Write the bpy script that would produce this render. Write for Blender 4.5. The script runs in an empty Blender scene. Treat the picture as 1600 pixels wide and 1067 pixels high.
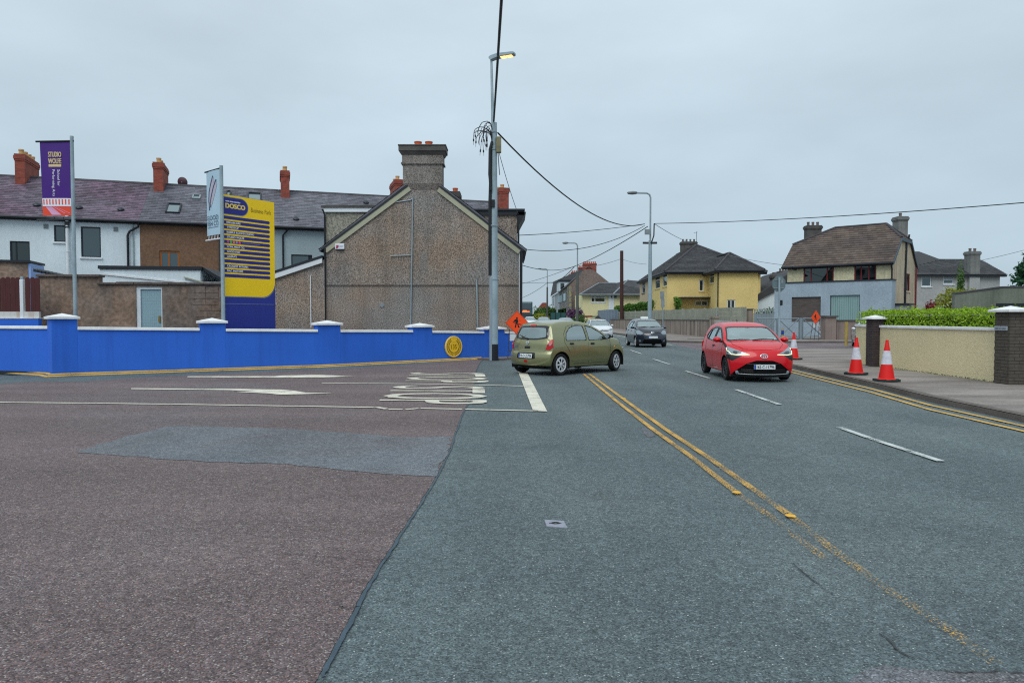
import bpy, bmesh, math, random
import numpy as np
from mathutils import Vector, Matrix
from mathutils.bvhtree import BVHTree
from mathutils.geometry import tessellate_polygon

random.seed(7)
R = math.radians
scn = bpy.context.scene
COL = scn.collection

# ------------------------------------------------------------------ camera, sky, sun, exposure
FPX, HZ, EYE = 1100.0, 497.0, 1.6
PITCH = math.atan((533.5 - HZ) / FPX)
cam_d = bpy.data.cameras.new('camera')
cam_d.sensor_width = 36.0
cam_d.lens = 36.0 * FPX / 1600.0
cam_d.clip_start, cam_d.clip_end = 0.1, 3000.0
cam = bpy.data.objects.new('camera', cam_d)
COL.objects.link(cam)
cam.location = (0, 0, EYE)
cam.rotation_euler = (R(90) - PITCH, 0, 0)
scn.camera = cam

SUN_EL, SUN_AZ = R(52), R(200)       # azimuth clockwise from +Y
SKY_STRENGTH, SUN_STRENGTH, EXPOSURE = 0.1, 1.5, 0.04
world = bpy.data.worlds.new('World')
scn.world = world
world.use_nodes = True
wn, wl = world.node_tree.nodes, world.node_tree.links
wn.clear()
w_out = wn.new('ShaderNodeOutputWorld')
w_bg = wn.new('ShaderNodeBackground')
w_bg.inputs['Strength'].default_value = SKY_STRENGTH
w_sky = wn.new('ShaderNodeTexSky')
w_sky.sky_type = 'NISHITA'
w_sky.sun_disc = False
w_sky.sun_elevation, w_sky.sun_rotation = SUN_EL, SUN_AZ
w_tc = wn.new('ShaderNodeTexCoord')
w_sep = wn.new('ShaderNodeSeparateXYZ')
wl.new(w_tc.outputs['Generated'], w_sep.inputs[0])
w_ramp = wn.new('ShaderNodeMapRange')          # overcast: brighter toward the zenith, all round
w_ramp.inputs['From Min'].default_value, w_ramp.inputs['From Max'].default_value = 0.0, 1.0
w_ramp.inputs['To Min'].default_value, w_ramp.inputs['To Max'].default_value = 0.0, 1.0
wl.new(w_sep.outputs['Z'], w_ramp.inputs['Value'])
w_cl = wn.new('ShaderNodeMix'); w_cl.data_type = 'RGBA'
w_cl.inputs[6].default_value = (4.5, 5.75, 6.7, 1)     # horizon cloud
w_cl.inputs[7].default_value = (9.5, 10.9, 11.6, 1)      # zenith cloud
wl.new(w_ramp.outputs[0], w_cl.inputs[0])
w_map = wn.new('ShaderNodeMapping'); w_map.inputs['Scale'].default_value = (1.0, 1.0, 2.6)
wl.new(w_tc.outputs['Generated'], w_map.inputs[0])
w_noise = wn.new('ShaderNodeTexNoise')
w_noise.inputs['Scale'].default_value, w_noise.inputs['Detail'].default_value, w_noise.inputs['Roughness'].default_value = 2.1, 5.0, 0.5
wl.new(w_map.outputs[0], w_noise.inputs['Vector'])
w_nr = wn.new('ShaderNodeMapRange')
w_nr.inputs['From Min'].default_value, w_nr.inputs['From Max'].default_value = 0.25, 0.75
w_nr.inputs['To Min'].default_value, w_nr.inputs['To Max'].default_value = 0.83, 1.12
wl.new(w_noise.outputs[0], w_nr.inputs['Value'])
w_mul = wn.new('ShaderNodeVectorMath'); w_mul.operation = 'SCALE'
wl.new(w_cl.outputs[2], w_mul.inputs[0]); wl.new(w_nr.outputs[0], w_mul.inputs['Scale'])
w_mix = wn.new('ShaderNodeMix'); w_mix.data_type = 'RGBA'
w_mix.inputs[0].default_value = 0.93           # cloud cover
wl.new(w_sky.outputs[0], w_mix.inputs[6]); wl.new(w_mul.outputs[0], w_mix.inputs[7])
wl.new(w_mix.outputs[2], w_bg.inputs[0]); wl.new(w_bg.outputs[0], w_out.inputs[0])

sun_d = bpy.data.lights.new('sun', 'SUN')
sun_d.energy, sun_d.angle, sun_d.color = SUN_STRENGTH, R(38), (1.0, 0.985, 0.95)
sun = bpy.data.objects.new('sun', sun_d)
COL.objects.link(sun)
sd = Vector((math.sin(SUN_AZ) * math.cos(SUN_EL), math.cos(SUN_AZ) * math.cos(SUN_EL), math.sin(SUN_EL)))
sun.rotation_euler = (-sd).to_track_quat('-Z', 'Y').to_euler()
sun.location = sd * 60

vs = scn.view_settings
vs.view_transform, vs.look, vs.exposure, vs.gamma = 'Standard', 'None', EXPOSURE, 1.0
vs.use_curve_mapping = False
scn.render.engine = 'CYCLES'
scn.cycles.max_bounces = 6
scn.cycles.transparent_max_bounces = 10
scn.cycles.use_denoising = False
scn.cycles.filter_width = 1.15

# ------------------------------------------------------------------ measuring: a sight line of the survey photograph -> a place in the world
_fw, _up = Vector((0, math.cos(PITCH), -math.sin(PITCH))), Vector((0, math.sin(PITCH), math.cos(PITCH)))
def sight(px, py):
    return Vector((1, 0, 0)) * ((px - 800) / FPX) + _fw + _up * ((533.5 - py) / FPX)
def G(px, py, z=0.0):                       # where it meets the level z
    d = sight(px, py); k = (z - EYE) / d.z
    return Vector((d.x * k, d.y * k, z))
def A(px, py, Y):                           # where it is Y metres ahead
    d = sight(px, py); k = Y / d.y
    return Vector((d.x * k, Y, EYE + d.z * k))
def P(px, py, p0, n):                       # where it meets a plane
    d = sight(px, py); o = Vector((0, 0, EYE))
    return o + d * ((Vector(p0) - o).dot(n) / d.dot(n))
def gz(y):                                  # the main road climbs slightly past 50 m
    return min(max(0.0, y - 50.0), 90.0) * 0.006

class Frame:                                # a vertical wall plane: s along it, t out of it (towards the viewer for u=+X), z up
    def __init__(self, p0, u):
        self.p = Vector((p0[0], p0[1], 0)); self.u = Vector((u[0], u[1], 0)).normalized()
        self.n = Vector((self.u.y, -self.u.x, 0))
    def pt(self, s, t, z):
        return self.p + self.u * s + self.n * t + Vector((0, 0, z))
    def px(self, x, y, t=0.0):
        q = P(x, y, self.p + self.n * t, self.n)
        return (q - self.p).dot(self.u), q.z
    def mat(self, s, t, z):
        m = Matrix((self.u, Vector((0, 0, 1)), self.n)).transposed().to_4x4()
        m.translation = self.pt(s, t, z)
        return m

# ------------------------------------------------------------------ mesh building
class MB:
    def __init__(self): self.v, self.f = [], []
    def add(self, vs_, fs_):
        b = len(self.v); self.v.extend(Vector(v) for v in vs_); self.f.extend(tuple(i + b for i in f) for f in fs_)
    def quad(self, a, b, c, d): self.add((a, b, c, d), ((0, 1, 2, 3),))
    def box(self, x0, x1, y0, y1, z0, z1, m=None):
        vs_ = [Vector((x, y, z)) for z in (z0, z1) for x, y in ((x0, y0), (x1, y0), (x1, y1), (x0, y1))]
        if m is not None: vs_ = [m @ v for v in vs_]
        self.add(vs_, ((0, 3, 2, 1), (4, 5, 6, 7), (0, 1, 5, 4), (1, 2, 6, 5), (2, 3, 7, 6), (3, 0, 4, 7)))
    def fbox(self, fr, s0, s1, t0, t1, z0, z1):
        vs_ = [fr.pt(s, t, z) for z in (z0, z1) for s, t in ((s0, t1), (s1, t1), (s1, t0), (s0, t0))]
        self.add(vs_, ((0, 3, 2, 1), (4, 5, 6, 7), (0, 1, 5, 4), (1, 2, 6, 5), (2, 3, 7, 6), (3, 0, 4, 7)))
    def hexa(self, q):                       # eight corners: bottom four (ccw from above), top four
        self.add(q, ((0, 3, 2, 1), (4, 5, 6, 7), (0, 1, 5, 4), (1, 2, 6, 5), (2, 3, 7, 6), (3, 0, 4, 7)))
    def prism(self, pts, off):               # polygon (3D, planar) pushed along a vector
        n = len(pts); off = Vector(off); pts = [Vector(p) for p in pts]
        self.add(pts + [p + off for p in pts], [tuple(range(n))[::-1], tuple(range(n, 2 * n))] + [(i, (i + 1) % n, n + (i + 1) % n, n + i) for i in range(n)])
    def poly(self, pts): self.add(pts, (tuple(range(len(pts))),))
    def tube(self, path, r, seg=8, cap=True):
        path = [Vector(p) for p in path]; rs = r if isinstance(r, (list, tuple)) else [r] * len(path)
        rings = []; ref = None
        for i, p in enumerate(path):
            a, b = path[max(i - 1, 0)], path[min(i + 1, len(path) - 1)]
            t = (b - a).normalized()
            if ref is None: ref = Vector((1, 0, 0)) if abs(t.x) < 0.8 else Vector((0, 1, 0))
            x = (ref - t * ref.dot(t)).normalized(); y = t.cross(x); ref = x
            rings.append([p + (x * math.cos(k * 2 * math.pi / seg) + y * math.sin(k * 2 * math.pi / seg)) * rs[i] for k in range(seg)])
        fs_ = []
        for i in range(len(path) - 1):
            for k in range(seg):
                k2 = (k + 1) % seg
                fs_.append((i * seg + k, i * seg + k2, (i + 1) * seg + k2, (i + 1) * seg + k))
        if cap: fs_ += [tuple(range(seg))[::-1], tuple(range((len(path) - 1) * seg, len(path) * seg))]
        self.add([v for r_ in rings for v in r_], fs_)
    def lathe(self, prof, seg=20, m=None, cap=True):   # (r, z) profile about local z
        n = len(prof)
        vs_ = [Vector((r_ * math.cos(k * 2 * math.pi / seg), r_ * math.sin(k * 2 * math.pi / seg), z)) for k in range(seg) for r_, z in prof]
        if m is not None: vs_ = [m @ v for v in vs_]
        fs_ = [(k * n + i, ((k + 1) % seg) * n + i, ((k + 1) % seg) * n + i + 1, k * n + i + 1) for k in range(seg) for i in range(n - 1)]
        if cap: fs_ += [tuple(k * n for k in range(seg))[::-1], tuple(k * n + n - 1 for k in range(seg))]
        self.add(vs_, fs_)
    def mesh(self, name, world_to=None, smooth=False, bevel=0.0, weld=False):
        me = bpy.data.meshes.new(name)
        vs_ = self.v if world_to is None else [world_to @ v for v in self.v]
        me.from_pydata([tuple(v) for v in vs_], [], self.f)
        if bevel or weld:
            bm = bmesh.new(); bm.from_mesh(me)
            if weld: bmesh.ops.remove_doubles(bm, verts=bm.verts, dist=1e-4)
            bmesh.ops.recalc_face_normals(bm, faces=bm.faces)
            if bevel:
                es = [e for e in bm.edges if len(e.link_faces) == 2 and e.calc_face_angle(0) > 0.6]
                bmesh.ops.bevel(bm, geom=es, offset=bevel, segments=2, profile=0.5, affect='EDGES', clamp_overlap=True)
            bm.to_mesh(me); bm.free()
        if smooth:
            me.polygons.foreach_set('use_smooth', [True] * len(me.polygons))
            try: me.set_sharp_from_angle(angle=R(38))
            except Exception: pass
        me.update()
        return me
    def build(self, name, mat, parent=None, smooth=False, bevel=0.0, weld=False, world=True):
        w = parent.matrix_basis.inverted() if (parent is not None and world and parent.parent is None) else None
        if parent is not None and world and parent.parent is not None:
            w = (parent.parent.matrix_basis @ parent.matrix_basis).inverted()
        me = self.mesh(name, w, smooth, bevel, weld)
        me.materials.append(mat)
        o = bpy.data.objects.new(name, me); COL.objects.link(o)
        if parent is not None: o.parent = parent
        return o

def tag(o, label=None, cat=None, group=None, kind=None):
    for k, v in (('label', label), ('category', cat), ('group', group), ('kind', kind)):
        if v: o[k] = v
    return o
def thing(name, label, cat, loc=(0, 0, 0), rotz=0.0, group=None):
    o = bpy.data.objects.new(name, None); COL.objects.link(o)
    o.empty_display_size = 0.2
    o.location = loc; o.rotation_euler = (0, 0, rotz)
    o.matrix_basis = Matrix.Translation(Vector(loc)) @ Matrix.Rotation(rotz, 4, 'Z')
    return tag(o, label, cat, group)
def copy_tree(o, parent=None):
    c = o.copy(); COL.objects.link(c)
    if parent is not None: c.parent = parent
    for ch in [x for x in COL.objects if x.parent == o]: copy_tree(ch, c)
    return c
def struct(mb, name, mat, **k):
    return tag(mb.build(name, mat, **k), kind='structure')

_txt = {}
def text_geo(s):                             # outline of a line of lettering: verts in a box of cap height 1, faces
    if s not in _txt:
        cu = bpy.data.curves.new('lettering', 'FONT'); cu.body = s; cu.size = 1.0; cu.resolution_u = 3
        ob = bpy.data.objects.new('lettering', cu)
        me = bpy.data.meshes.new_from_object(ob)
        v = [Vector(x.co) for x in me.vertices]; f = [tuple(p.vertices) for p in me.polygons]
        bpy.data.objects.remove(ob); bpy.data.curves.remove(cu); bpy.data.meshes.remove(me)
        x0, x1 = min(a.x for a in v), max(a.x for a in v)
        v = [Vector(((a.x - x0) / 0.7, a.y / 0.7, 0)) for a in v]
        _txt[s] = (v, f, (x1 - x0) / 0.7)
    return _txt[s]
def text_mb(mb, s, m, h, w=None, center=False, bold=0.0):
    v, f, wid = text_geo(s)
    sx = h if w is None else w / wid
    ox = -wid * sx / 2 if center else 0
    offs = [(0, 0)] if not bold else [(-bold, -bold * .4), (bold, bold * .4), (bold, -bold * .4), (-bold, bold * .4)]
    for i, (bx, by) in enumerate(offs):
        mb.add([m @ Vector((a.x * sx + ox + bx, a.y * h + by, i * 0.0004)) for a in v], f)
    return mb
def lettering(s, m, h, mat, parent, w=None, center=False, name='lettering', bold=0.0):
    return text_mb(MB(), s, m, h, w, center, bold).build(name, mat, parent)

def blocks(m, w, h, seed, mat, parent):      # print too small to read: word-like bars
    q = MB(); r_ = random.Random(seed); x = 0
    while x < w:
        b = min(x + r_.uniform(.4, .9) * h, w); q.box(x, b, 0, h * r_.uniform(.8, 1), 0, .0006, m); x = b + h * r_.choice((.15, .15, .15, .5))
    return q.build('lettering', mat, parent)
# ------------------------------------------------------------------ materials
def lin(c): return tuple(((x / 255 + .055) / 1.055) ** 2.4 if x > 10 else x / 255 / 12.92 for x in c)
def N(nt, t, **k):
    n = nt.nodes.new(t)
    for a, b in k.items(): setattr(n, a, b)
    return n
_M = {}
def mat(name, rgb, rough=0.75, var=0.0, vscale=1.5, speck=0.0, sscale=30.0, bump=0.0, bscale=None, metal=0.0, spec=0.4, coat=0.0,
        island=0.0, streak=0.0, streak_rgb=None, rgb2=None, emit=0.0, stretch=(1, 1, 1), detail=4.0):
    """Base colour rgb (sRGB 0-255) with large soft variation, fine speckle, vertical run-down stains, per-piece variation and bump."""
    if name in _M: return _M[name]
    m = bpy.data.materials.new(name); m.use_nodes = True
    nt = m.node_tree; nt.nodes.clear(); L = nt.links.new
    out = N(nt, 'ShaderNodeOutputMaterial'); b = N(nt, 'ShaderNodeBsdfPrincipled'); L(b.outputs[0], out.inputs[0])
    c = lin(rgb)
    b.inputs['Base Color'].default_value = (*c, 1); b.inputs['Roughness'].default_value = rough
    b.inputs['Metallic'].default_value = metal; b.inputs['Specular IOR Level'].default_value = spec
    b.inputs['Coat Weight'].default_value = coat; b.inputs['Coat Roughness'].default_value = 0.04
    geo = N(nt, 'ShaderNodeNewGeometry')
    mp = N(nt, 'ShaderNodeMapping'); mp.inputs['Scale'].default_value = stretch
    L(geo.outputs['Position'], mp.inputs[0])
    cur = N(nt, 'ShaderNodeRGB'); cur.outputs[0].default_value = (*c, 1); cur = cur.outputs[0]
    def noise(scale, det=detail, rgh=.55, src=None):
        n = N(nt, 'ShaderNodeTexNoise'); n.inputs['Scale'].default_value = scale; n.inputs['Detail'].default_value = det; n.inputs['Roughness'].default_value = rgh
        L(src or mp.outputs[0], n.inputs['Vector']); return n.outputs[0]
    def rng(src, a0, a1, b0, b1):
        r_ = N(nt, 'ShaderNodeMapRange'); L(src, r_.inputs['Value'])
        for k, x in zip(('From Min', 'From Max', 'To Min', 'To Max'), (a0, a1, b0, b1)): r_.inputs[k].default_value = x
        return r_.outputs[0]
    def scale(col, f):
        s = N(nt, 'ShaderNodeVectorMath', operation='SCALE'); L(col, s.inputs[0]); L(f, s.inputs['Scale']); return s.outputs[0]
    def mix(f, a, col):
        x = N(nt, 'ShaderNodeMix', data_type='RGBA'); L(f, x.inputs[0]); L(a, x.inputs[6])
        if isinstance(col, tuple): x.inputs[7].default_value = (*col, 1)
        else: L(col, x.inputs[7])
        return x.outputs[2]
    if rgb2 is not None: cur = mix(rng(noise(vscale * .6), .38, .62, 0, 1), cur, lin(rgb2))
    if island: cur = scale(cur, rng(geo.outputs['Random Per Island'], 0, 1, 1 - island, 1 + island))
    if var: cur = scale(cur, rng(noise(vscale), .3, .7, 1 - var, 1 + var))
    if speck: cur = scale(cur, rng(noise(sscale, 2.0, .6), .3, .7, 1 - speck, 1 + speck))
    if streak:
        sm = N(nt, 'ShaderNodeMapping'); sm.inputs['Scale'].default_value = (3.2, 3.2, .22); L(geo.outputs['Position'], sm.inputs[0])
        f = rng(noise(1.6, 5, .6, sm.outputs[0]), .48, .72, 0, streak)
        cur = mix(f, cur, lin(streak_rgb or (40, 40, 38)))
    L(cur, b.inputs['Base Color'])
    if bump:
        bp = N(nt, 'ShaderNodeBump'); bp.inputs['Strength'].default_value = bump; bp.inputs['Distance'].default_value = 0.02
        L(noise(bscale or sscale, 3.0), bp.inputs['Height']); L(bp.outputs[0], b.inputs['Normal'])
    if emit:
        b.inputs['Emission Color'].default_value = (*c, 1); b.inputs['Emission Strength'].default_value = emit
    _M[name] = m
    return m

def mat_asphalt(name, rgb, chip_light, chip_amt, tint2=None, chip2=None, worn=None, wscale=0.5, track=(.9, .07, 1)):
    """Bitumen with stone chips: voronoi stones of varied tone, wear patches, and bump."""
    m = bpy.data.materials.new(name); m.use_nodes = True
    nt = m.node_tree; nt.nodes.clear(); L = nt.links.new
    out = N(nt, 'ShaderNodeOutputMaterial'); b = N(nt, 'ShaderNodeBsdfPrincipled'); L(b.outputs[0], out.inputs[0])
    b.inputs['Roughness'].default_value = 0.78; b.inputs['Specular IOR Level'].default_value = 0.35
    geo = N(nt, 'ShaderNodeNewGeometry'); pos = geo.outputs['Position']
    def noise(scale, det=4, rgh=.55):
        n = N(nt, 'ShaderNodeTexNoise'); n.inputs['Scale'].default_value = scale; n.inputs['Detail'].default_value = det; n.inputs['Roughness'].default_value = rgh
        L(pos, n.inputs['Vector']); return n.outputs[0]
    def rng(src, a0, a1, b0, b1):
        r_ = N(nt, 'ShaderNodeMapRange'); L(src, r_.inputs['Value'])
        for k, x in zip(('From Min', 'From Max', 'To Min', 'To Max'), (a0, a1, b0, b1)): r_.inputs[k].default_value = x
        return r_.outputs[0]
    def mix(f, a, col):
        x = N(nt, 'ShaderNodeMix', data_type='RGBA')
        if isinstance(f, float): x.inputs[0].default_value = f
        else: L(f, x.inputs[0])
        if isinstance(a, tuple): x.inputs[6].default_value = (*a, 1)
        else: L(a, x.inputs[6])
        if isinstance(col, tuple): x.inputs[7].default_value = (*col, 1)
        else: L(col, x.inputs[7])
        return x.outputs[2]
    cur = lin(rgb)
    cur = mix(rng(noise(wscale, 5), .36, .64, 0, 1), cur, lin(tint2 or rgb))
    if worn: cur = mix(rng(noise(.23, 4), .52, .70, 0, .8), cur, lin(worn))
    tm = N(nt, 'ShaderNodeMapping'); tm.inputs['Scale'].default_value = track; L(pos, tm.inputs[0])
    tn = N(nt, 'ShaderNodeTexNoise'); tn.inputs['Scale'].default_value = 1.0; tn.inputs['Detail'].default_value = 3; L(tm.outputs[0], tn.inputs['Vector'])
    tk = N(nt, 'ShaderNodeMath', operation='MULTIPLY'); L(rng(tn.outputs[0], .32, .68, .86, 1.13), tk.inputs[0]); L(rng(noise(.9, 6, .62), .56, .70, 1, .80), tk.inputs[1])
    st_ = N(nt, 'ShaderNodeVectorMath', operation='SCALE')
    L(cur, st_.inputs[0]) if not isinstance(cur, tuple) else None; L(tk.outputs[0], st_.inputs['Scale']); cur = st_.outputs[0]
    v = N(nt, 'ShaderNodeTexVoronoi'); v.inputs['Scale'].default_value = 120.0; L(pos, v.inputs['Vector'])
    sep = N(nt, 'ShaderNodeSeparateColor'); L(v.outputs['Color'], sep.inputs[0])
    sc = N(nt, 'ShaderNodeVectorMath', operation='SCALE'); L(cur, sc.inputs[0]); L(rng(sep.outputs[0], 0, 1, .45, 1.5), sc.inputs['Scale']); cur = sc.outputs[0]
    cur = mix(rng(sep.outputs[1], 1 - chip_amt, 1 - chip_amt * .3, 0, .45), cur, lin(chip_light))
    if chip2: cur = mix(rng(sep.outputs[2], 1 - chip_amt * .7, 1 - chip_amt * .3, 0, .6), cur, lin(chip2))
    v2 = N(nt, 'ShaderNodeTexVoronoi'); v2.inputs['Scale'].default_value = 26.0; L(pos, v2.inputs['Vector'])
    s2 = N(nt, 'ShaderNodeSeparateColor'); L(v2.outputs['Color'], s2.inputs[0])
    sc2 = N(nt, 'ShaderNodeVectorMath', operation='SCALE'); L(cur, sc2.inputs[0]); L(rng(s2.outputs[0], 0, 1, .82, 1.16), sc2.inputs['Scale']); cur = sc2.outputs[0]
    v3 = N(nt, 'ShaderNodeTexVoronoi'); v3.inputs['Scale'].default_value = 58.0; L(pos, v3.inputs['Vector'])
    s3 = N(nt, 'ShaderNodeSeparateColor'); L(v3.outputs['Color'], s3.inputs[0])
    mm = N(nt, 'ShaderNodeMath', operation='MULTIPLY'); L(rng(v3.outputs['Distance'], .22, .30, 1, 0), mm.inputs[0]); L(rng(s3.outputs[0], 1 - chip_amt * 1.3, 1, 0, 1), mm.inputs[1])
    cur = mix(mm.outputs[0], cur, mix(s3.outputs[1], lin((205, 205, 200)), lin(chip2 or chip_light)))
    L(cur, b.inputs['Base Color'])
    bp = N(nt, 'ShaderNodeBump'); bp.inputs['Strength'].default_value = 0.7; bp.inputs['Distance'].default_value = 0.008
    L(v.outputs['Distance'], bp.inputs['Height']); bp.invert = True; L(bp.outputs[0], b.inputs['Normal'])
    return m

def mat_paint_line(name, rgb, under, wear=0.3, wscale=45.0, fade=None):
    """Road paint: worn through to the chips below; fade = (y0, y1) wear grows between these two distances."""
    m = bpy.data.materials.new(name); m.use_nodes = True
    nt = m.node_tree; nt.nodes.clear(); L = nt.links.new
    out = N(nt, 'ShaderNodeOutputMaterial'); b = N(nt, 'ShaderNodeBsdfPrincipled')
    b.inputs['Roughness'].default_value = 0.7
    geo = N(nt, 'ShaderNodeNewGeometry'); pos = geo.outputs['Position']
    n1 = N(nt, 'ShaderNodeTexNoise'); n1.inputs['Scale'].default_value = wscale; n1.inputs['Detail'].default_value = 5; n1.inputs['Roughness'].default_value = .7; L(pos, n1.inputs['Vector'])
    n2 = N(nt, 'ShaderNodeTexNoise'); n2.inputs['Scale'].default_value = 2.2; n2.inputs['Detail'].default_value = 3; L(pos, n2.inputs['Vector'])
    add = N(nt, 'ShaderNodeMath', operation='MULTIPLY_ADD'); L(n2.outputs[0], add.inputs[0]); add.inputs[1].default_value = .28 if fade else .5; L(n1.outputs[0], add.inputs[2])
    src = add.outputs[0]
    if fade:
        sep = N(nt, 'ShaderNodeSeparateXYZ'); L(pos, sep.inputs[0])
        r0 = N(nt, 'ShaderNodeMapRange'); L(sep.outputs['Y'], r0.inputs['Value'])
        for k, x in zip(('From Min', 'From Max', 'To Min', 'To Max'), (fade[0], fade[1], -.12, 0.045)): r0.inputs[k].default_value = x
        a2 = N(nt, 'ShaderNodeMath', operation='ADD'); L(src, a2.inputs[0]); L(r0.outputs[0], a2.inputs[1]); src = a2.outputs[0]
    r_ = N(nt, 'ShaderNodeMapRange'); L(src, r_.inputs['Value'])
    th = .52 + wear * .35
    for k, x in zip(('From Min', 'From Max', 'To Min', 'To Max'), (th - .03, th + .05, 0, 1)): r_.inputs[k].default_value = x
    sc = N(nt, 'ShaderNodeVectorMath', operation='SCALE'); sc.inputs[0].default_value = lin(rgb)
    r2 = N(nt, 'ShaderNodeMapRange'); L(n2.outputs[0], r2.inputs['Value'])
    for k, x in zip(('From Min', 'From Max', 'To Min', 'To Max'), (.3, .7, .82, 1.1)): r2.inputs[k].default_value = x
    L(r2.outputs[0], sc.inputs['Scale']); L(sc.outputs[0], b.inputs['Base Color'])
    tr = N(nt, 'ShaderNodeBsdfTransparent'); mx = N(nt, 'ShaderNodeMixShader')
    L(r_.outputs[0], mx.inputs[0]); L(tr.outputs[0], mx.inputs[1]); L(b.outputs[0], mx.inputs[2]); L(mx.outputs[0], out.inputs[0])
    return m

def mat_glass(name, tint, clear=0.35, rough=0.03, refl=1.0, base=.10):
    """Glazing: a tinted see-through sheet with a mirror coat that strengthens at grazing angles."""
    if name in _M: return _M[name]
    m = bpy.data.materials.new(name); m.use_nodes = True
    nt = m.node_tree; nt.nodes.clear(); L = nt.links.new
    out = N(nt, 'ShaderNodeOutputMaterial')
    tr = N(nt, 'ShaderNodeBsdfTransparent'); tr.inputs[0].default_value = (*[min(1, x) for x in lin(tint)], 1)
    df = N(nt, 'ShaderNodeBsdfDiffuse'); df.inputs[0].default_value = (*[x * .25 for x in lin(tint)], 1)
    m0 = N(nt, 'ShaderNodeMixShader'); m0.inputs[0].default_value = clear; L(df.outputs[0], m0.inputs[1]); L(tr.outputs[0], m0.inputs[2])
    gl = N(nt, 'ShaderNodeBsdfGlossy'); gl.inputs['Roughness'].default_value = rough; gl.inputs[0].default_value = (.86, 1, 1, 1)
    lw = N(nt, 'ShaderNodeLayerWeight'); lw.inputs['Blend'].default_value = 0.38
    mu = N(nt, 'ShaderNodeMath', operation='MULTIPLY_ADD'); L(lw.outputs['Fresnel'], mu.inputs[0]); mu.inputs[1].default_value = refl; mu.inputs[2].default_value = base * refl; mu.use_clamp = True
    mx = N(nt, 'ShaderNodeMixShader'); L(mu.outputs[0], mx.inputs[0]); L(m0.outputs[0], mx.inputs[1]); L(gl.outputs[0], mx.inputs[2]); L(mx.outputs[0], out.inputs[0])
    _M[name] = m
    return m

def mat_brick(name, rgb, rgb2, mortar, sx=.225, sz=.075, rot=0.0):
    """Brick courses seen from too far to tell bricks apart."""
    if name in _M: return _M[name]
    m = bpy.data.materials.new(name); m.use_nodes = True
    nt = m.node_tree; nt.nodes.clear(); L = nt.links.new
    out = N(nt, 'ShaderNodeOutputMaterial'); b = N(nt, 'ShaderNodeBsdfPrincipled'); L(b.outputs[0], out.inputs[0]); b.inputs['Roughness'].default_value = .85
    geo = N(nt, 'ShaderNodeNewGeometry'); sp = N(nt, 'ShaderNodeSeparateXYZ'); L(geo.outputs['Position'], sp.inputs[0])
    ad = N(nt, 'ShaderNodeMath', operation='ADD'); L(sp.outputs[0], ad.inputs[0]); L(sp.outputs[1], ad.inputs[1])
    cb = N(nt, 'ShaderNodeCombineXYZ'); L(ad.outputs[0], cb.inputs[0]); L(sp.outputs[2], cb.inputs[1])
    bt = N(nt, 'ShaderNodeTexBrick'); L(cb.outputs[0], bt.inputs['Vector'])
    bt.inputs['Scale'].default_value = 1.0; bt.inputs['Brick Width'].default_value = sx; bt.inputs['Row Height'].default_value = sz
    bt.inputs['Mortar Size'].default_value = .012; bt.inputs['Mortar Smooth'].default_value = .1
    bt.inputs['Color1'].default_value = (*lin(rgb), 1); bt.inputs['Color2'].default_value = (*lin(rgb2), 1); bt.inputs['Mortar'].default_value = (*lin(mortar), 1)
    n = N(nt, 'ShaderNodeTexNoise'); n.inputs['Scale'].default_value = 4; L(geo.outputs['Position'], n.inputs['Vector'])
    r_ = N(nt, 'ShaderNodeMapRange'); L(n.outputs[0], r_.inputs['Value'])
    for k, x in zip(('From Min', 'From Max', 'To Min', 'To Max'), (.3, .7, .75, 1.2)): r_.inputs[k].default_value = x
    sc = N(nt, 'ShaderNodeVectorMath', operation='SCALE'); L(bt.outputs[0], sc.inputs[0]); L(r_.outputs[0], sc.inputs['Scale']); L(sc.outputs[0], b.inputs['Base Color'])
    _M[name] = m
    return m
# ------------------------------------------------------------------ palette
m_asph = mat_asphalt('road_asphalt', (81, 93, 96), (158, 170, 170), .08, tint2=(90, 102, 104), worn=(100, 110, 111))
m_red = mat_asphalt('side_road_asphalt', (96, 83, 85), (186, 184, 178), .10, tint2=(104, 92, 93), chip2=(160, 120, 96), worn=(101, 98, 103), track=(.08, .8, 1))
m_patch = mat_asphalt('worn_grey_asphalt', (97, 96, 100), (165, 174, 178), .10, tint2=(102, 109, 116))
m_tar = mat('bitumen_seal', (58, 74, 86), rough=.6, var=.2, vscale=5, speck=.2, sscale=90)
m_conc = mat('pavement_concrete', (138, 130, 124), rough=.85, var=.24, vscale=.8, speck=.28, sscale=26, bump=.35, rgb2=(112, 105, 101), stretch=(.6, 1.6, 1))
m_kerb = mat('kerb_stone', (92, 85, 80), rough=.85, var=.25, vscale=1.4, speck=.2, sscale=30, bump=.3)
m_pink = mat_asphalt('side_street_asphalt', (104, 92, 97), (170, 165, 165), .06, tint2=(114, 104, 106))
m_white_line = mat_paint_line('white_road_paint', (208, 204, 188), None, .24)
m_dash = mat_paint_line('worn_white_dash_paint', (184, 190, 188), None, .42)
m_yel_line = mat_paint_line('yellow_road_paint', (204, 162, 76), None, .24)
m_yel_worn = mat_paint_line('worn_yellow_road_paint', (196, 152, 68), None, .30, 60.0, fade=(2.3, 9.5))
m_yel_worn2 = mat_paint_line('worn_left_yellow_paint', (196, 152, 68), None, .30, 60.0, fade=(3.3, 9.5))
m_yel_spot = mat('fresh_yellow_paint', (214, 164, 52), rough=.7, var=.1, vscale=8)
m_grass = mat('rough_ground', (78, 84, 66), rough=.9, var=.3, vscale=.4)
m_blue = mat('blue_masonry_paint', (40, 102, 208), rough=.72, var=.08, vscale=.6, speck=.05, sscale=35, bump=.15, streak=.22, streak_rgb=(30, 62, 140))
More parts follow.
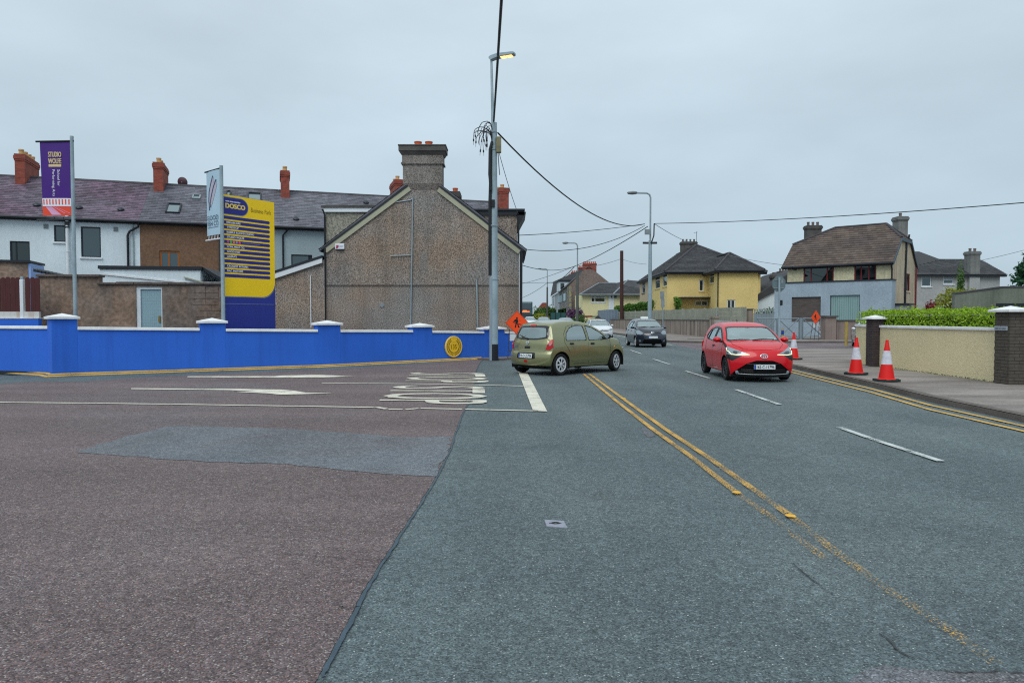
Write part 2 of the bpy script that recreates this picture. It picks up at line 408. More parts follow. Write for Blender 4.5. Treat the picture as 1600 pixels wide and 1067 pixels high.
m_coping = mat('white_coping_paint', (222, 224, 226), rough=.7, var=.08, vscale=2, speck=.06, sscale=30, streak=.25, streak_rgb=(150, 150, 148))
m_dash_render = mat('pebbledash_render', (129, 125, 122), rough=.9, var=.2, vscale=.6, speck=.85, sscale=26, bump=.5, bscale=30, rgb2=(138, 122, 108), streak=.4, streak_rgb=(92, 88, 86))
m_dash_dark = mat('stained_pebbledash', (124, 118, 113), rough=.9, var=.2, vscale=1.2, speck=.75, sscale=32, bump=.5, bscale=14)
m_dash_green = mat('dormer_pebbledash', (136, 134, 122), rough=.9, var=.12, vscale=.6, speck=.5, sscale=12, bump=.5)
m_cement = mat('aged_cement', (84, 82, 80), rough=.9, var=.3, vscale=1.6, speck=.2, sscale=18)
m_cream_trim = mat('cream_bargeboard_paint', (164, 164, 142), rough=.7, var=.1, vscale=1.2)
m_black = mat('black_plastic', (22, 27, 33), rough=.5)
m_fascia = mat('dark_fascia', (30, 36, 44), rough=.55, var=.2, vscale=2)
m_white_pvc = mat('white_pvc', (214, 220, 224), rough=.5, var=.06, vscale=2)
m_white_wall = mat('white_render', (208, 220, 226), rough=.85, var=.07, vscale=.5, speck=.06, sscale=14, streak=.2, streak_rgb=(172, 184, 188))
m_brown_wall = mat('brown_render', (122, 94, 74), rough=.9, var=.10, vscale=.8, speck=.22, sscale=9, bump=.4, rgb2=(112, 86, 68))
m_grey_wall = mat('pale_grey_render', (150, 166, 172), rough=.85, var=.05, vscale=.6, speck=.06, sscale=14)
m_slate_a = mat('purple_slate', (86, 66, 82), rough=.6, island=.42, var=.34, vscale=.6, speck=.15, sscale=6, rgb2=(92, 84, 96))
m_slate_b = mat('grey_slate', (84, 84, 94), rough=.6, island=.32, var=.2, vscale=.5, speck=.15, sscale=6, rgb2=(98, 98, 106))
m_tile_grey = mat('grey_concrete_tile', (62, 63, 66), rough=.85, island=.28, var=.15, vscale=.6)
m_tile_brown = mat('brown_concrete_tile', (80, 71, 68), rough=.85, island=.24, var=.2, vscale=.7, rgb2=(92, 80, 72))
m_ridge = mat('ridge_tile', (70, 68, 72), rough=.85, var=.2, vscale=2)
m_brick = mat_brick('red_chimney_brick', (158, 66, 46), (134, 52, 40), (120, 84, 72))
m_brick_far = mat_brick('far_chimney_brick', (150, 70, 52), (128, 56, 44), (124, 86, 74), .3, .11)
m_terracotta = mat('terracotta_pot', (190, 92, 58), rough=.8, var=.15, vscale=4)
m_buff_pot = mat('buff_pot', (196, 156, 104), rough=.8, var=.15, vscale=4)
m_lead = mat('lead_flashing', (128, 138, 142), rough=.6, var=.15, vscale=3)
m_yard = mat('rough_brown_render', (118, 106, 98), rough=.92, var=.28, vscale=1.3, speck=.3, sscale=8, bump=.9, bscale=7, rgb2=(134, 112, 96), streak=.35, streak_rgb=(84, 84, 84))
m_yard_cap = mat('mossy_coping', (96, 88, 84), rough=.92, var=.3, vscale=2.5, speck=.2, sscale=20, bump=.6)
m_pipe_grey = mat('galvanised_steel', (146, 160, 166), rough=.45, metal=.35, var=.14, vscale=2.5, spec=.5)
m_pole = mat('pole_galvanised', (146, 164, 172), rough=.5, metal=.15, var=.2, vscale=1.2, speck=.08, sscale=20)
m_pole_dark = mat('pole_green_grey', (86, 92, 88), rough=.6, var=.15, vscale=1.5)
m_dark_metal = mat('dark_metal', (40, 46, 52), rough=.5, metal=.4)
m_frame_dark = mat('anthracite_frame', (26, 36, 46), rough=.4)
m_frame_oak = mat('oak_frame', (150, 88, 38), rough=.5, var=.12, vscale=6)
m_frame_red = mat('red_window_frame', (112, 24, 34), rough=.5)
m_pane = mat_glass('window_pane', (74, 100, 118), .3, .02, .75)
m_pane_dark = mat_glass('dark_pane', (26, 34, 38), .12, .02, .55)
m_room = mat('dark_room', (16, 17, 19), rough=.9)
m_curtain = mat('net_curtain', (168, 182, 178), rough=.9)
m_wood_dark = mat('brown_stained_board', (74, 34, 34), rough=.75, var=.2, vscale=3, island=.15, stretch=(6, 6, .5))
m_door_blue = mat('pale_blue_door', (138, 168, 178), rough=.5, var=.04, vscale=2)
m_yellow_wall = mat('yellow_dash', (214, 201, 162), rough=.9, var=.06, vscale=.7, speck=.14, sscale=30, bump=.6, bscale=28, streak=.08, streak_rgb=(168, 152, 112))
m_yel_house = mat('yellow_house_render', (222, 198, 132), rough=.9, var=.08, vscale=.6, speck=.12, sscale=16, bump=.3)
m_cream_house = mat('pale_yellow_render', (216, 208, 162), rough=.9, var=.05, vscale=.5)
m_cream_dash = mat('cream_dash', (196, 190, 158), rough=.9, var=.08, vscale=.6, speck=.2, sscale=9, streak=.25, streak_rgb=(150, 140, 116))
m_cream_stain = mat('stained_cream_dash', (182, 170, 146), rough=.9, var=.15, vscale=.6, speck=.2, sscale=9, streak=.75, streak_rgb=(140, 112, 94))
m_blue_grey = mat('blue_grey_render', (150, 166, 178), rough=.88, var=.10, vscale=.8, speck=.12, sscale=10, streak=.2, streak_rgb=(126, 142, 152))
m_conc_wall = mat('weathered_concrete', (142, 130, 120), rough=.9, var=.5, vscale=2.2, speck=.16, sscale=12, streak=.7, streak_rgb=(66, 62, 58), stretch=(1, 1, .06))
m_conc_panel = mat('precast_panel', (150, 152, 138), rough=.9, var=.16, vscale=1.2, speck=.15, sscale=14, streak=.3, streak_rgb=(92, 98, 88))
m_far_wall = mat('mossy_concrete', (106, 112, 102), rough=.9, var=.2, vscale=.8, speck=.12, sscale=12, streak=.5, streak_rgb=(74, 82, 70))
m_grey_render = mat('grey_house_render', (160, 162, 162), rough=.9, var=.08, vscale=.7, speck=.12, sscale=8)
m_pier_brick = mat('dark_pier_brick', (82, 76, 69), rough=.85, island=.2, var=.18, vscale=6, speck=.15, sscale=70)
m_pier_brick2 = mat('purple_pier_brick', (64, 54, 56), rough=.85, var=.2, vscale=6, speck=.15, sscale=70)
m_mortar = mat('dark_mortar', (68, 65, 60), rough=.95)
m_orange = mat('fluorescent_orange', (255, 82, 24), rough=.5, emit=0.0)
m_cone_red = mat('cone_red_plastic', (216, 18, 12), rough=.5, var=.05, vscale=4)
m_cone_white = mat('retroreflective_sleeve', (196, 196, 206), rough=.35, var=.16, vscale=11)
m_cone_base = mat('recycled_cone_base', (34, 52, 48), rough=.8, var=.2, vscale=8)
m_plate_w = mat('plate_white', (214, 222, 224), rough=.35)
m_plate_txt = mat('plate_lettering', (20, 22, 26), rough=.5)
m_plate_blue = mat('plate_euroband', (24, 62, 150), rough=.4)
m_purple = mat('purple_vinyl', (62, 16, 120), rough=.5, var=.06, vscale=2)
m_orange_print = mat('orange_red_print', (226, 74, 44), rough=.5)
m_white_print = mat('white_print', (226, 226, 236), rough=.5)
m_gold_print = mat('gold_print', (206, 184, 138), rough=.5)
m_pink_print = mat('pink_print', (214, 160, 196), rough=.5)
m_fish_bg = mat('pale_blue_vinyl', (168, 196, 212), rough=.5, var=.04, vscale=2)
m_navy_print = mat('navy_print', (44, 66, 96), rough=.5)
m_fish_print = mat('silver_fish_print', (176, 172, 188), rough=.5)
m_sign_yel = mat('sign_yellow', (252, 210, 8), rough=.38, var=.03, vscale=2)
m_sign_blue = mat('sign_navy', (34, 38, 128), rough=.35)
m_sign_base = mat('sign_royal_blue', (36, 50, 142), rough=.4, var=.06, vscale=1.5)
m_sign_txt = mat('sign_white_print', (226, 228, 234), rough=.5)
m_cable = mat('black_cable', (34, 38, 42), rough=.6)
m_cable_pale = mat('grey_cable', (108, 116, 122), rough=.6)
m_timber_pole = mat('brown_timber_pole', (70, 44, 40), rough=.85, var=.2, vscale=3)
m_bark = mat('bark', (74, 62, 50), rough=.9, var=.2, vscale=4)

def mat_leaf(name, a, b):
    if name in _M: return _M[name]
    m = bpy.data.materials.new(name); m.use_nodes = True
    nt = m.node_tree; nt.nodes.clear(); L = nt.links.new
    out = N(nt, 'ShaderNodeOutputMaterial'); d = N(nt, 'ShaderNodeBsdfPrincipled'); d.inputs['Roughness'].default_value = .55; d.inputs['Specular IOR Level'].default_value = .3
    t = N(nt, 'ShaderNodeBsdfTranslucent'); mx = N(nt, 'ShaderNodeMixShader'); mx.inputs[0].default_value = .3
    geo = N(nt, 'ShaderNodeNewGeometry'); c = N(nt, 'ShaderNodeMix', data_type='RGBA')
    L(geo.outputs['Random Per Island'], c.inputs[0]); c.inputs[6].default_value = (*lin(a), 1); c.inputs[7].default_value = (*lin(b), 1)
    L(c.outputs[2], d.inputs['Base Color']); L(c.outputs[2], t.inputs[0])
    L(d.outputs[0], mx.inputs[1]); L(t.outputs[0], mx.inputs[2]); L(mx.outputs[0], out.inputs[0])
    _M[name] = m
    return m
m_hedge = mat_leaf('hedge_leaf', (112, 150, 26), (168, 198, 58))
m_hedge_dk = mat_leaf('far_hedge_leaf', (66, 104, 40), (98, 140, 52))
m_tree_dk = mat_leaf('dark_conifer_leaf', (28, 68, 50), (52, 100, 62))
m_tree_md = mat_leaf('mid_green_leaf', (56, 92, 44), (92, 126, 58))
m_tree_yl = mat_leaf('yellow_green_leaf', (112, 126, 40), (158, 158, 56))
m_leaf_red = mat_leaf('copper_leaf', (104, 32, 36), (140, 54, 50))
m_leaf_pur = mat_leaf('purple_leaf', (82, 54, 88), (124, 88, 124))
m_blossom = mat_leaf('white_blossom', (150, 164, 130), (212, 216, 196))

def leaf_cloud(mb, pts, size, flat=0.0):
    for p in pts:
        a = Vector((random.gauss(0, 1), random.gauss(0, 1), random.gauss(0, 1) * (1 - flat))).normalized()
        b = a.cross(Vector((random.gauss(0, 1), random.gauss(0, 1), random.gauss(0, 1)))).normalized()
        s = size * random.uniform(.6, 1.3)
        p = Vector(p)
        mb.add([p - a * s, p + b * s * .45, p + a * s, p - b * s * .45], ((0, 1, 2, 3),))

# ------------------------------------------------------------------ ground, roads, pavements
def sheet(pts, z):
    """A level ground sheet from plan points, following the climb of the road past 50 m."""
    bm = bmesh.new()
    vs_ = [bm.verts.new((p[0], p[1], 0)) for p in pts]
    bm.faces.new(vs_)
    for y in (50, 140):
        bmesh.ops.bisect_plane(bm, geom=bm.verts[:] + bm.edges[:] + bm.faces[:], plane_co=(0, y, 0), plane_no=(0, 1, 0))
    bmesh.ops.triangulate(bm, faces=bm.faces[:])
    bmesh.ops.recalc_face_normals(bm, faces=bm.faces[:])
    if sum(f.normal.z for f in bm.faces) < 0: bmesh.ops.reverse_faces(bm, faces=bm.faces[:])
    mb = MB()
    bm.verts.index_update()
    mb.add([(v.co.x, v.co.y, z + gz(v.co.y)) for v in bm.verts], [tuple(v.index for v in f.verts) for f in bm.faces])
    bm.free()
    return mb
struct(sheet([(-700, -60), (700, -60), (700, 1200), (-700, 1200)], -0.03), 'ground', m_grass)
g2 = lambda px, py: tuple(G(px, py))[:2]
struct(sheet([(-60, -40), (40, -40), (9.0, 22), (9.0, 24), (9.3, 28), (13, 34.4), (45, 34.5), (45, 47), (12.2, 47), (10.6, 49), (10.4, 60), (9.6, 72), (7.7, 84), (6.6, 96), (5.1, 120), (2.3, 150), (-6, 220), (-14, 220), (-6.5, 150), (-3.4, 120), (-1.3, 96), (.5, 76), (1.2, 60), (.9, 45), (0.6, 27.6), (-1.0, 28.2), (-12.9, 19.6), (-60, 23)], 0.0), 'road', m_asph)

seam = [(756, 561), (750, 566), (742, 582), (740, 600), (734, 625), (722, 645), (712, 672), (702, 703), (686, 735), (664, 772), (641, 808), (614, 850), (588, 890), (561, 935), (536, 985), (512, 1030), (492, 1067)]
seam_w = [g2(*p) for p in seam]
jit = random.Random(3)
fine = []
for a, b in zip(seam_w[:-1], seam_w[1:]):
    for k in range(6):
        t = k / 6; fine.append((a[0] + (b[0] - a[0]) * t + jit.uniform(-.25, .25) * min(.03, (b[1] - a[1]) ** 2 * .03 + .012), a[1] + (b[1] - a[1]) * t))
fine += [seam_w[-1], (-1.6, 0.5), (-3.2, -12), (-55, -12), (-55, 19.5)]
edge_left = [(0, 600), (60, 596), (130, 596), (200, 591), (300, 586), (400, 582), (520, 577), (640, 570)]
struct(sheet(fine + [g2(-700, 600)] + [g2(*p) for p in edge_left], 0.004), 'side_road', m_red)
# worn pale patch across the side road
patch = [(118, 707), (150, 696), (200, 682), (262, 667), (330, 667), (450, 670), (560, 678), (640, 684), (704, 682), (701, 700), (690, 724), (676, 746), (560, 738), (450, 726), (330, 722), (240, 716), (170, 711)]
pw = [g2(*p) for p in patch]
pf = []
for a, b in zip(pw, pw[1:] + pw[:1]):
    for k in range(5):
        t = k / 5; pf.append((a[0] + (b[0] - a[0]) * t + jit.uniform(-.04, .04), a[1] + (b[1] - a[1]) * t + jit.uniform(-.03, .03)))
struct(sheet(pf, 0.008), 'worn_patch', m_patch)
# bitumen seal run down the joint, thin where it has worn off
def ribbon(path, w, z, zfn=None):
    mb = MB(); vs_ = []
    for i, p in enumerate(path):
        a, b = Vector((*path[max(i - 1, 0)], 0)), Vector((*path[min(i + 1, len(path) - 1)], 0))
        t = (b - a).normalized(); n = Vector((-t.y, t.x, 0))
        ww = w[i] if isinstance(w, list) else w
        q = Vector((p[0], p[1], z + gz(p[1])))
        vs_ += [q + n * ww / 2, q - n * ww / 2]
    mb.add(vs_, [(2 * i, 2 * i + 1, 2 * i + 3, 2 * i + 2) for i in range(len(path) - 1)])
    return mb
sl = fine[:len(seam) * 6 - 6]
struct(ribbon([(x + .02, y) for x, y in sl], [0.010 + (0.013 if y < 5 else 0) * abs(math.sin(i * .13)) + 0.006 * abs(math.sin(i * .7)) for i, (x, y) in enumerate(sl)], 0.012), 'joint_seal', m_tar)
def crack(px_pts, w, name='road_crack', z=.012):
    pts = [g2(*p) for p in px_pts]; out = []
    for a, b in zip(pts[:-1], pts[1:]):
        for k in range(5):
            t = k / 5; out.append((a[0] + (b[0] - a[0]) * t + jit.uniform(-.012, .012), a[1] + (b[1] - a[1]) * t + jit.uniform(-.012, .012)))
    out.append(pts[-1])
    struct(ribbon(out, [w * .32 * jit.uniform(.1, 1.4) for _ in out], z), name, m_rcrack)
m_crack = mat('matt_charcoal', (40, 42, 42), rough=.95)
m_rcrack = mat('crack_shade', (58, 60, 62), rough=.95, var=.3, vscale=9)
crack([(430, 866), (470, 868), (520, 872), (570, 876), (609, 874)], .02)
crack([(455, 852), (490, 860), (540, 862), (612, 866)], .012)
crack([(510, 887), (545, 888), (586, 886)], .010)
crack([(520, 945), (535, 950), (545, 953), (562, 950)], .018)
crack([(500, 905), (540, 909), (582, 914)], .009)
crack([(1240, 880), (1275, 912), (1302, 930)], .025, z=.008)
crack([(1375, 990), (1405, 1020), (1450, 1043), (1490, 1052), (1560, 1050), (1600, 1054)], .03, z=.008)
crack([(860, 646), (900, 650), (960, 652), (985, 652)], .012, z=.008)
crack([(660, 762), (690, 770), (700, 768)], .010, z=.008)
struct(sheet([g2(*p) for p in [(1352, 1047), (1380, 1040), (1425, 1046), (1480, 1050), (1600, 1052), (1640, 1070), (1640, 1110), (1300, 1110), (1330, 1062)]], .004), 'old_road_layer', m_patch)
struct(sheet([g2(*p) for p in [(1002, 668), (1016, 671), (1024, 681), (1014, 684), (1006, 678)]], .004), 'worn_road_spot', m_patch)
# dark asphalt margin along the blue wall comes from the road sheet itself

# ------------------------------------------------------------------ painted markings
LINE_Z = 0.016
def line_px(pts, w, z=LINE_Z, name='lane_line', m=None, steps=6):
    pw_ = [g2(*p) for p in pts]; out = []
    for a, b in zip(pw_[:-1], pw_[1:]):
        for k in range(steps):
            t = k / steps; out.append((a[0] + (b[0] - a[0]) * t, a[1] + (b[1] - a[1]) * t))
    out.append(pw_[-1])
    return struct(ribbon(out, w, z), name, m or m_white_line)
line_px([(-300, 625), (0, 629.5), (150, 631), (300, 633), (460, 635.5), (584, 637.5)], .10)
for seg in ([(588, 637), (604, 640)], [(607, 640.5), (629, 640.8)], [(634, 641), (654, 639)], [(657, 639), (722, 640.3)], [(727, 640.5), (840, 643)]):
    line_px(seg, .10, steps=2)
line_px([(503, 599.3), (600, 600), (700, 601), (818, 604)], .10)
struct(sheet([g2(*p) for p in [(806, 572), (818.5, 572), (855, 644), (833, 643)]], LINE_Z), 'stop_line', m_white_line)
def arrow_px(pts): struct(sheet([g2(*p) for p in pts], LINE_Z), 'lane_arrow', m_white_line)
arrow_px([(293, 588.6), (430, 588.4), (440, 587.4), (500, 586.4), (520, 587.2), (540, 588.6), (555, 588.8), (538, 589.3), (505, 590.4), (440, 590.9), (293, 590.0)])
arrow_px([(205, 607.4), (375, 608.6), (400, 609), (440, 609.6), (460, 611.4), (478, 614.4), (520, 615.4), (478, 616.6), (440, 617.6), (415, 615.4), (370, 613.2), (372, 612.6), (402, 612.6), (360, 610.4), (205, 608.8)])
def road_word(s, a, b, c, length, wid):
    """STOP painted long ways: a = near-left corner of the word's baseline in plan, reading away along the lane."""
    fwd = (Vector(b) - Vector(a)).normalized(); rt = (Vector(c) - Vector(a)).normalized()
    mb = MB(); v, f, w_ = text_geo(s)
    y1 = max(p.y for p in v); y0 = min(p.y for p in v)
    for k, o_ in enumerate((-.018, 0, .018)): mb.add([Vector((*(Vector(a) + rt * (p.x / w_ * wid + o_) + fwd * ((p.y - y0) / (y1 - y0) * length)), LINE_Z + k * .001)) for p in v], f)
    return struct(mb, 'stop_marking', m_white_line)
def word_px(s, bl, tl, br):
    a, b, c = (Vector(g2(*p)) for p in (bl, tl, br))
    road_word(s, a, b, c, (b - a).length, (c - a).length)
word_px('STOP', (641, 583.2), (757, 583.6), (630, 598.2))
word_px('STOP', (616, 604.0), (758, 604.6), (585, 631.5))

line_px([(912, 585), (935, 604), (960, 625), (1020, 672), (1080, 715), (1150, 771), (1210, 814), (1258, 852), (1290, 876)], .072, name='double_yellow_line', m=m_yel_worn2)
line_px([(921, 585), (948, 605), (975, 625), (1040, 672), (1105, 715), (1160, 754), (1235, 808), (1300, 860), (1380, 920), (1480, 985), (1560, 1043)], .076, name='double_yellow_line', m=m_yel_worn)
for cx, cy in ((1151, 772), (1236, 809)):
    p = G(cx, cy, 0)
    struct(sheet([(p.x + math.cos(k * .628) * .045 * jit.uniform(.75, 1.2), p.y + math.sin(k * .628) * .05 * jit.uniform(.8, 1.1)) for k in range(10)], LINE_Z + .004), 'yellow_paint_spot', m_yel_spot)
p = G(974, 624, 0)
struct(sheet([(p.x + math.cos(k * .628) * .05, p.y + math.sin(k * .628) * .14) for k in range(10)], LINE_Z + .004), 'yellow_paint_spot', m_yel_spot)
for seg in ([(1311, 668.5), (1360, 686), (1415, 704), (1470, 722)], [(1150, 609.5), (1218, 633)], [(1072, 580.5), (1108, 591.5)], [(1021, 561.5), (1047, 570)], [(985, 547.5), (1003, 553.5)], [(962, 539.5), (974, 543.5)]):
    line_px(seg, .10, name='centre_dash', m=m_dash, steps=3)
line_px([(2725, 937), (1700, 701), (1600, 675), (1453, 641), (1362, 614), (1290, 596), (1238, 582.5), (1190, 572)], .085, name='double_yellow_line', m=m_yel_line)
line_px([(2807, 937), (1700, 691), (1600, 667), (1453, 634), (1362, 608.5), (1290, 591.5), (1238, 579), (1190, 569)], .085, name='double_yellow_line', m=m_yel_line)
0 and line_px([(-200, 583), (0, 587), (60, 590.5), (85, 592.4), (110, 590.5), (180, 586.2), (300, 582.0), (400, 579.6), (480, 577), (620, 569.5), (757, 562.6)], .09, name='double_yellow_line', m=m_yel_line)
0 and line_px([(-200, 586), (0, 589.6), (50, 592.6), (85, 594.4), (115, 592.4), (180, 587.9), (300, 583.5), (400, 580.9), (480, 578.3), (620, 570.7), (750, 564.2)], .09, name='double_yellow_line', m=m_yel_line)
line_px([(955, 524.5), (1000, 531.5), (1050, 539.5)], .10, name='kerb_line', m=m_white_line)

# ------------------------------------------------------------------ pavements with kerbs
def pavement(name, pts, h=0.11, kerb_edges=None):
    o = struct(sheet(pts, h), name, m_conc)
    return o
def kerb(path, h=.112, w=.16, side=1):
    mb = MB(); prof = []
    for i, p in enumerate(path):
        a, b = Vector((*path[max(i - 1, 0)], 0)), Vector((*path[min(i + 1, len(path) - 1)], 0))
        t = (b - a).normalized(); n = Vector((-t.y, t.x, 0)) * side
        q = Vector((p[0], p[1], gz(p[1])))
        prof.append([q + n * .012 + Vector((0, 0, -.02)), q + Vector((0, 0, h * .75)), q - n * .03 + Vector((0, 0, h + .004)), q - n * w + Vector((0, 0, h + .004)), q - n * w + Vector((0, 0, -.02))])
    for i in range(len(prof) - 1):
        for k in range(4): mb.quad(prof[i][k], prof[i + 1][k], prof[i + 1][k + 1], prof[i][k + 1])
    return struct(mb, 'kerb', m_kerb, smooth=True)
kb = [(7.4, -8), (7.6, 4), (7.80, 9.0), (7.85, 10.8), (7.98, 13.4), (8.42, 16.6), (8.70, 19.5), (8.98, 22.6), (9.15, 25.5), (9.35, 28.4), (9.9, 31.0), (11.0, 33.0), (13.0, 34.3), (16, 34.9), (45, 35.6)]
pavement('pavement', kb + [(45, 24), (40, -8)])
kerb(kb, side=1)
kf = [(45, 46.2), (22, 45.4), (14, 44.9), (11.6, 45.1), (10.4, 46.6), (10.35, 50), (10.1, 60), (9.3, 72), (7.4, 84), (6.3, 96), (4.8, 120), (2, 150)]
pavement('pavement', kf + [(20, 150), (45, 80)])
kerb(kf, side=1)
kl = [(-6, 150), (-3, 120), (-1, 96), (.8, 76), (1.4, 60), (1.0, 45), (0.75, 30), (0.45, 27.8), (-0.4, 26.55), (-.9, 26.5), (-1.3, 27.0)]
pavement('pavement', kl + [(-2.2, 27.6), (-2.2, 29.9), (-.2, 29.9), (-.6, 60), (-3, 96), (-9, 150)], h=.06)
kerb(kl, h=.062, side=1)
struct(sheet([(9.2, 27), (16, 34.9), (45, 35.6), (45, 46.2), (22, 45.4), (14, 44.9), (11.6, 45.1), (10.4, 46.6), (9.6, 40)], .004), 'side_street', m_pink)
struct(sheet([(-30, 24.0), (-13.2, 24.2), (-8.6, 24.6), (-1.2, 29.6), (.2, 30.0), (-2, 45), (-40, 45)], .45), 'yard_ground', m_conc)
struct(sheet([(12.4, 49.8), (45, 51.2), (45, 62), (14.6, 58)], .13), 'driveway', m_conc)
# ------------------------------------------------------------------ building pieces
def wall_holes(mb, fr, s0, s1, z0, z1, holes=(), t=0.0, rec=.12):
    ss = sorted({s0, s1, *[h[0] for h in holes], *[h[1] for h in holes]}); zs = sorted({z0, z1, *[h[2] for h in holes], *[h[3] for h in holes]})
    ss = [s for s in ss if s0 - 1e-6 <= s <= s1 + 1e-6]; zs = [z for z in zs if z0 - 1e-6 <= z <= z1 + 1e-6]
    for a, b in zip(ss[:-1], ss[1:]):
        for c, d in zip(zs[:-1], zs[1:]):
            m_, k_ = (a + b) / 2, (c + d) / 2
            if any(h[0] < m_ < h[1] and h[2] < k_ < h[3] for h in holes): continue
            mb.quad(fr.pt(a, t, c), fr.pt(b, t, c), fr.pt(b, t, d), fr.pt(a, t, d))
    for h in holes:
        a, b, c, d = h
        for q in (((a, c), (a, d)), ((a, d), (b, d)), ((b, d), (b, c)), ((b, c), (a, c))):
            (x0, y0), (x1, y1) = q
            mb.quad(fr.pt(x0, t, y0), fr.pt(x1, t, y1), fr.pt(x1, t - rec, y1), fr.pt(x0, t - rec, y0))
def window(fr, parent, h, t=0.0, rec=.1, fm=None, pane=None, mull=(), trans=(), sill=None, bar=.065, name='window', label=None, curtain=None):
    """A framed window in the hole h=(s0,s1,z0,z1): frame > pane, sill."""
    s0, s1, z0, z1 = h; mb = MB(); d0, d1 = t - rec - .02, t - rec + .045
    mb.fbox(fr, s0, s0 + bar, d0, d1, z0, z1); mb.fbox(fr, s1 - bar, s1, d0, d1, z0, z1)
    mb.fbox(fr, s0 + bar, s1 - bar, d0, d1, z0, z0 + bar); mb.fbox(fr, s0 + bar, s1 - bar, d0, d1, z1 - bar, z1)
    for k in mull:
        c = s0 + (s1 - s0) * k; mb.fbox(fr, c - bar * .45, c + bar * .45, d0 + .002, d1 - .003, z0 + bar, z1 - bar)
    for k in trans:
        f, a, b = k if isinstance(k, tuple) else (k, 0, 1)
        c = z0 + (z1 - z0) * f; mb.fbox(fr, s0 + (s1 - s0) * a + (bar if a == 0 else 0), s0 + (s1 - s0) * b - (bar if b == 1 else 0), d0 + .004, d1 - .006, c - bar * .4, c + bar * .4)
    w = mb.build(name, fm, parent, bevel=.006)
    if label: tag(w, label)
    p = MB(); cuts = [s0 + bar * .5] + [s0 + (s1 - s0) * k for k in mull] + [s1 - bar * .5]
    for a, b in zip(cuts[:-1], cuts[1:]):
        q = MB(); q.fbox(fr, a, b, t - rec, t - rec + .008, z0 + bar * .5, z1 - bar * .5)
        q.build('pane', pane, w)
    if curtain:
        q = MB(); q.fbox(fr, s0 + bar, s1 - bar, t - rec - .16, t - rec - .15, z0 + (z1 - z0) * curtain[0], z1 - bar); q.build('curtain', curtain[1], w)
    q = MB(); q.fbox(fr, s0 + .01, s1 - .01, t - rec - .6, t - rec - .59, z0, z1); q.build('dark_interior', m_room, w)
    if sill is not None:
        q = MB(); q.fbox(fr, s0 - .06, s1 + .06, t - rec, t + .07, z0 - .09, z0 - .002); q.build('sill', sill, w, bevel=.008)
    return w
def inset(fr, x0, y0, x1, y1, t=0.0):          # window opening measured between two corners
    a, b = fr.px(x0, y0, t), fr.px(x1, y1, t)
    zt = (fr.px(x0, y0, t)[1] + fr.px(x1, y0, t)[1]) / 2; zb = (fr.px(x0, y1, t)[1] + fr.px(x1, y1, t)[1]) / 2
    return (a[0], b[0], zb, zt)
def slates(mb, poly, gauge=.24, width=.32, th=.012, seed=1):
    """Lapped slates or tiles over a convex planar roof face; poly starts with the eave edge."""
    rd = random.Random(seed)
    poly = [Vector(p) for p in poly]
    o = poly[0]; u = (poly[1] - poly[0]).normalized(); nn = u.cross(poly[2] - poly[0]).normalized()
    w = nn.cross(u)
    if nn.z < 0: nn = -nn
    p2 = [((p - o).dot(u), (p - o).dot(w)) for p in poly]
    H = max(p[1] for p in p2); rows = max(1, int(round(H / gauge))); g = H / rows
    for r_ in range(rows):
        def span(h):
            xs = []
            for (x0, y0), (x1, y1) in zip(p2, p2[1:] + p2[:1]):
                if (y0 - h) * (y1 - h) <= 0 and abs(y1 - y0) > 1e-9: xs.append(x0 + (x1 - x0) * (h - y0) / (y1 - y0))
            return (min(xs), max(xs)) if len(xs) >= 2 else None
        t0 = r_ * g; sp = span(t0 + g * .5)
        if sp is None or sp[1] - sp[0] < .03: continue
        lo, hi = sp; c = lo - (width * .5 if r_ % 2 else 0) - (lo % width if False else 0)
        while c < hi:
            a, b = max(c, lo) + .003, min(c + width, hi) - .003
            c += width
            if b - a < .03: continue
            j = rd.uniform(-.003, .004); lift = th * 1.5 + rd.uniform(0, .006); dz = rd.uniform(-.008, .008)
            A0, B0 = o + u * a + w * (t0 - .012 + dz) + nn * (lift + j), o + u * b + w * (t0 - .012 + dz) + nn * (lift - j)
            A1, B1 = o + u * a + w * (t0 + g) + nn * (lift * .25), o + u * b + w * (t0 + g) + nn * (lift * .25)
            mb.add([A0, B0, B1, A1, A0 - nn * th * 1.4, B0 - nn * th * 1.4], ((0, 1, 2, 3), (4, 5, 1, 0)))
def roof_face(parent, roof, poly, m, gauge, width, th=.012, seed=1, name='slates'):
    mb = MB(); slates(mb, poly, gauge, width, th, seed)
    return tag(mb.build(name, m, roof), kind='stuff')
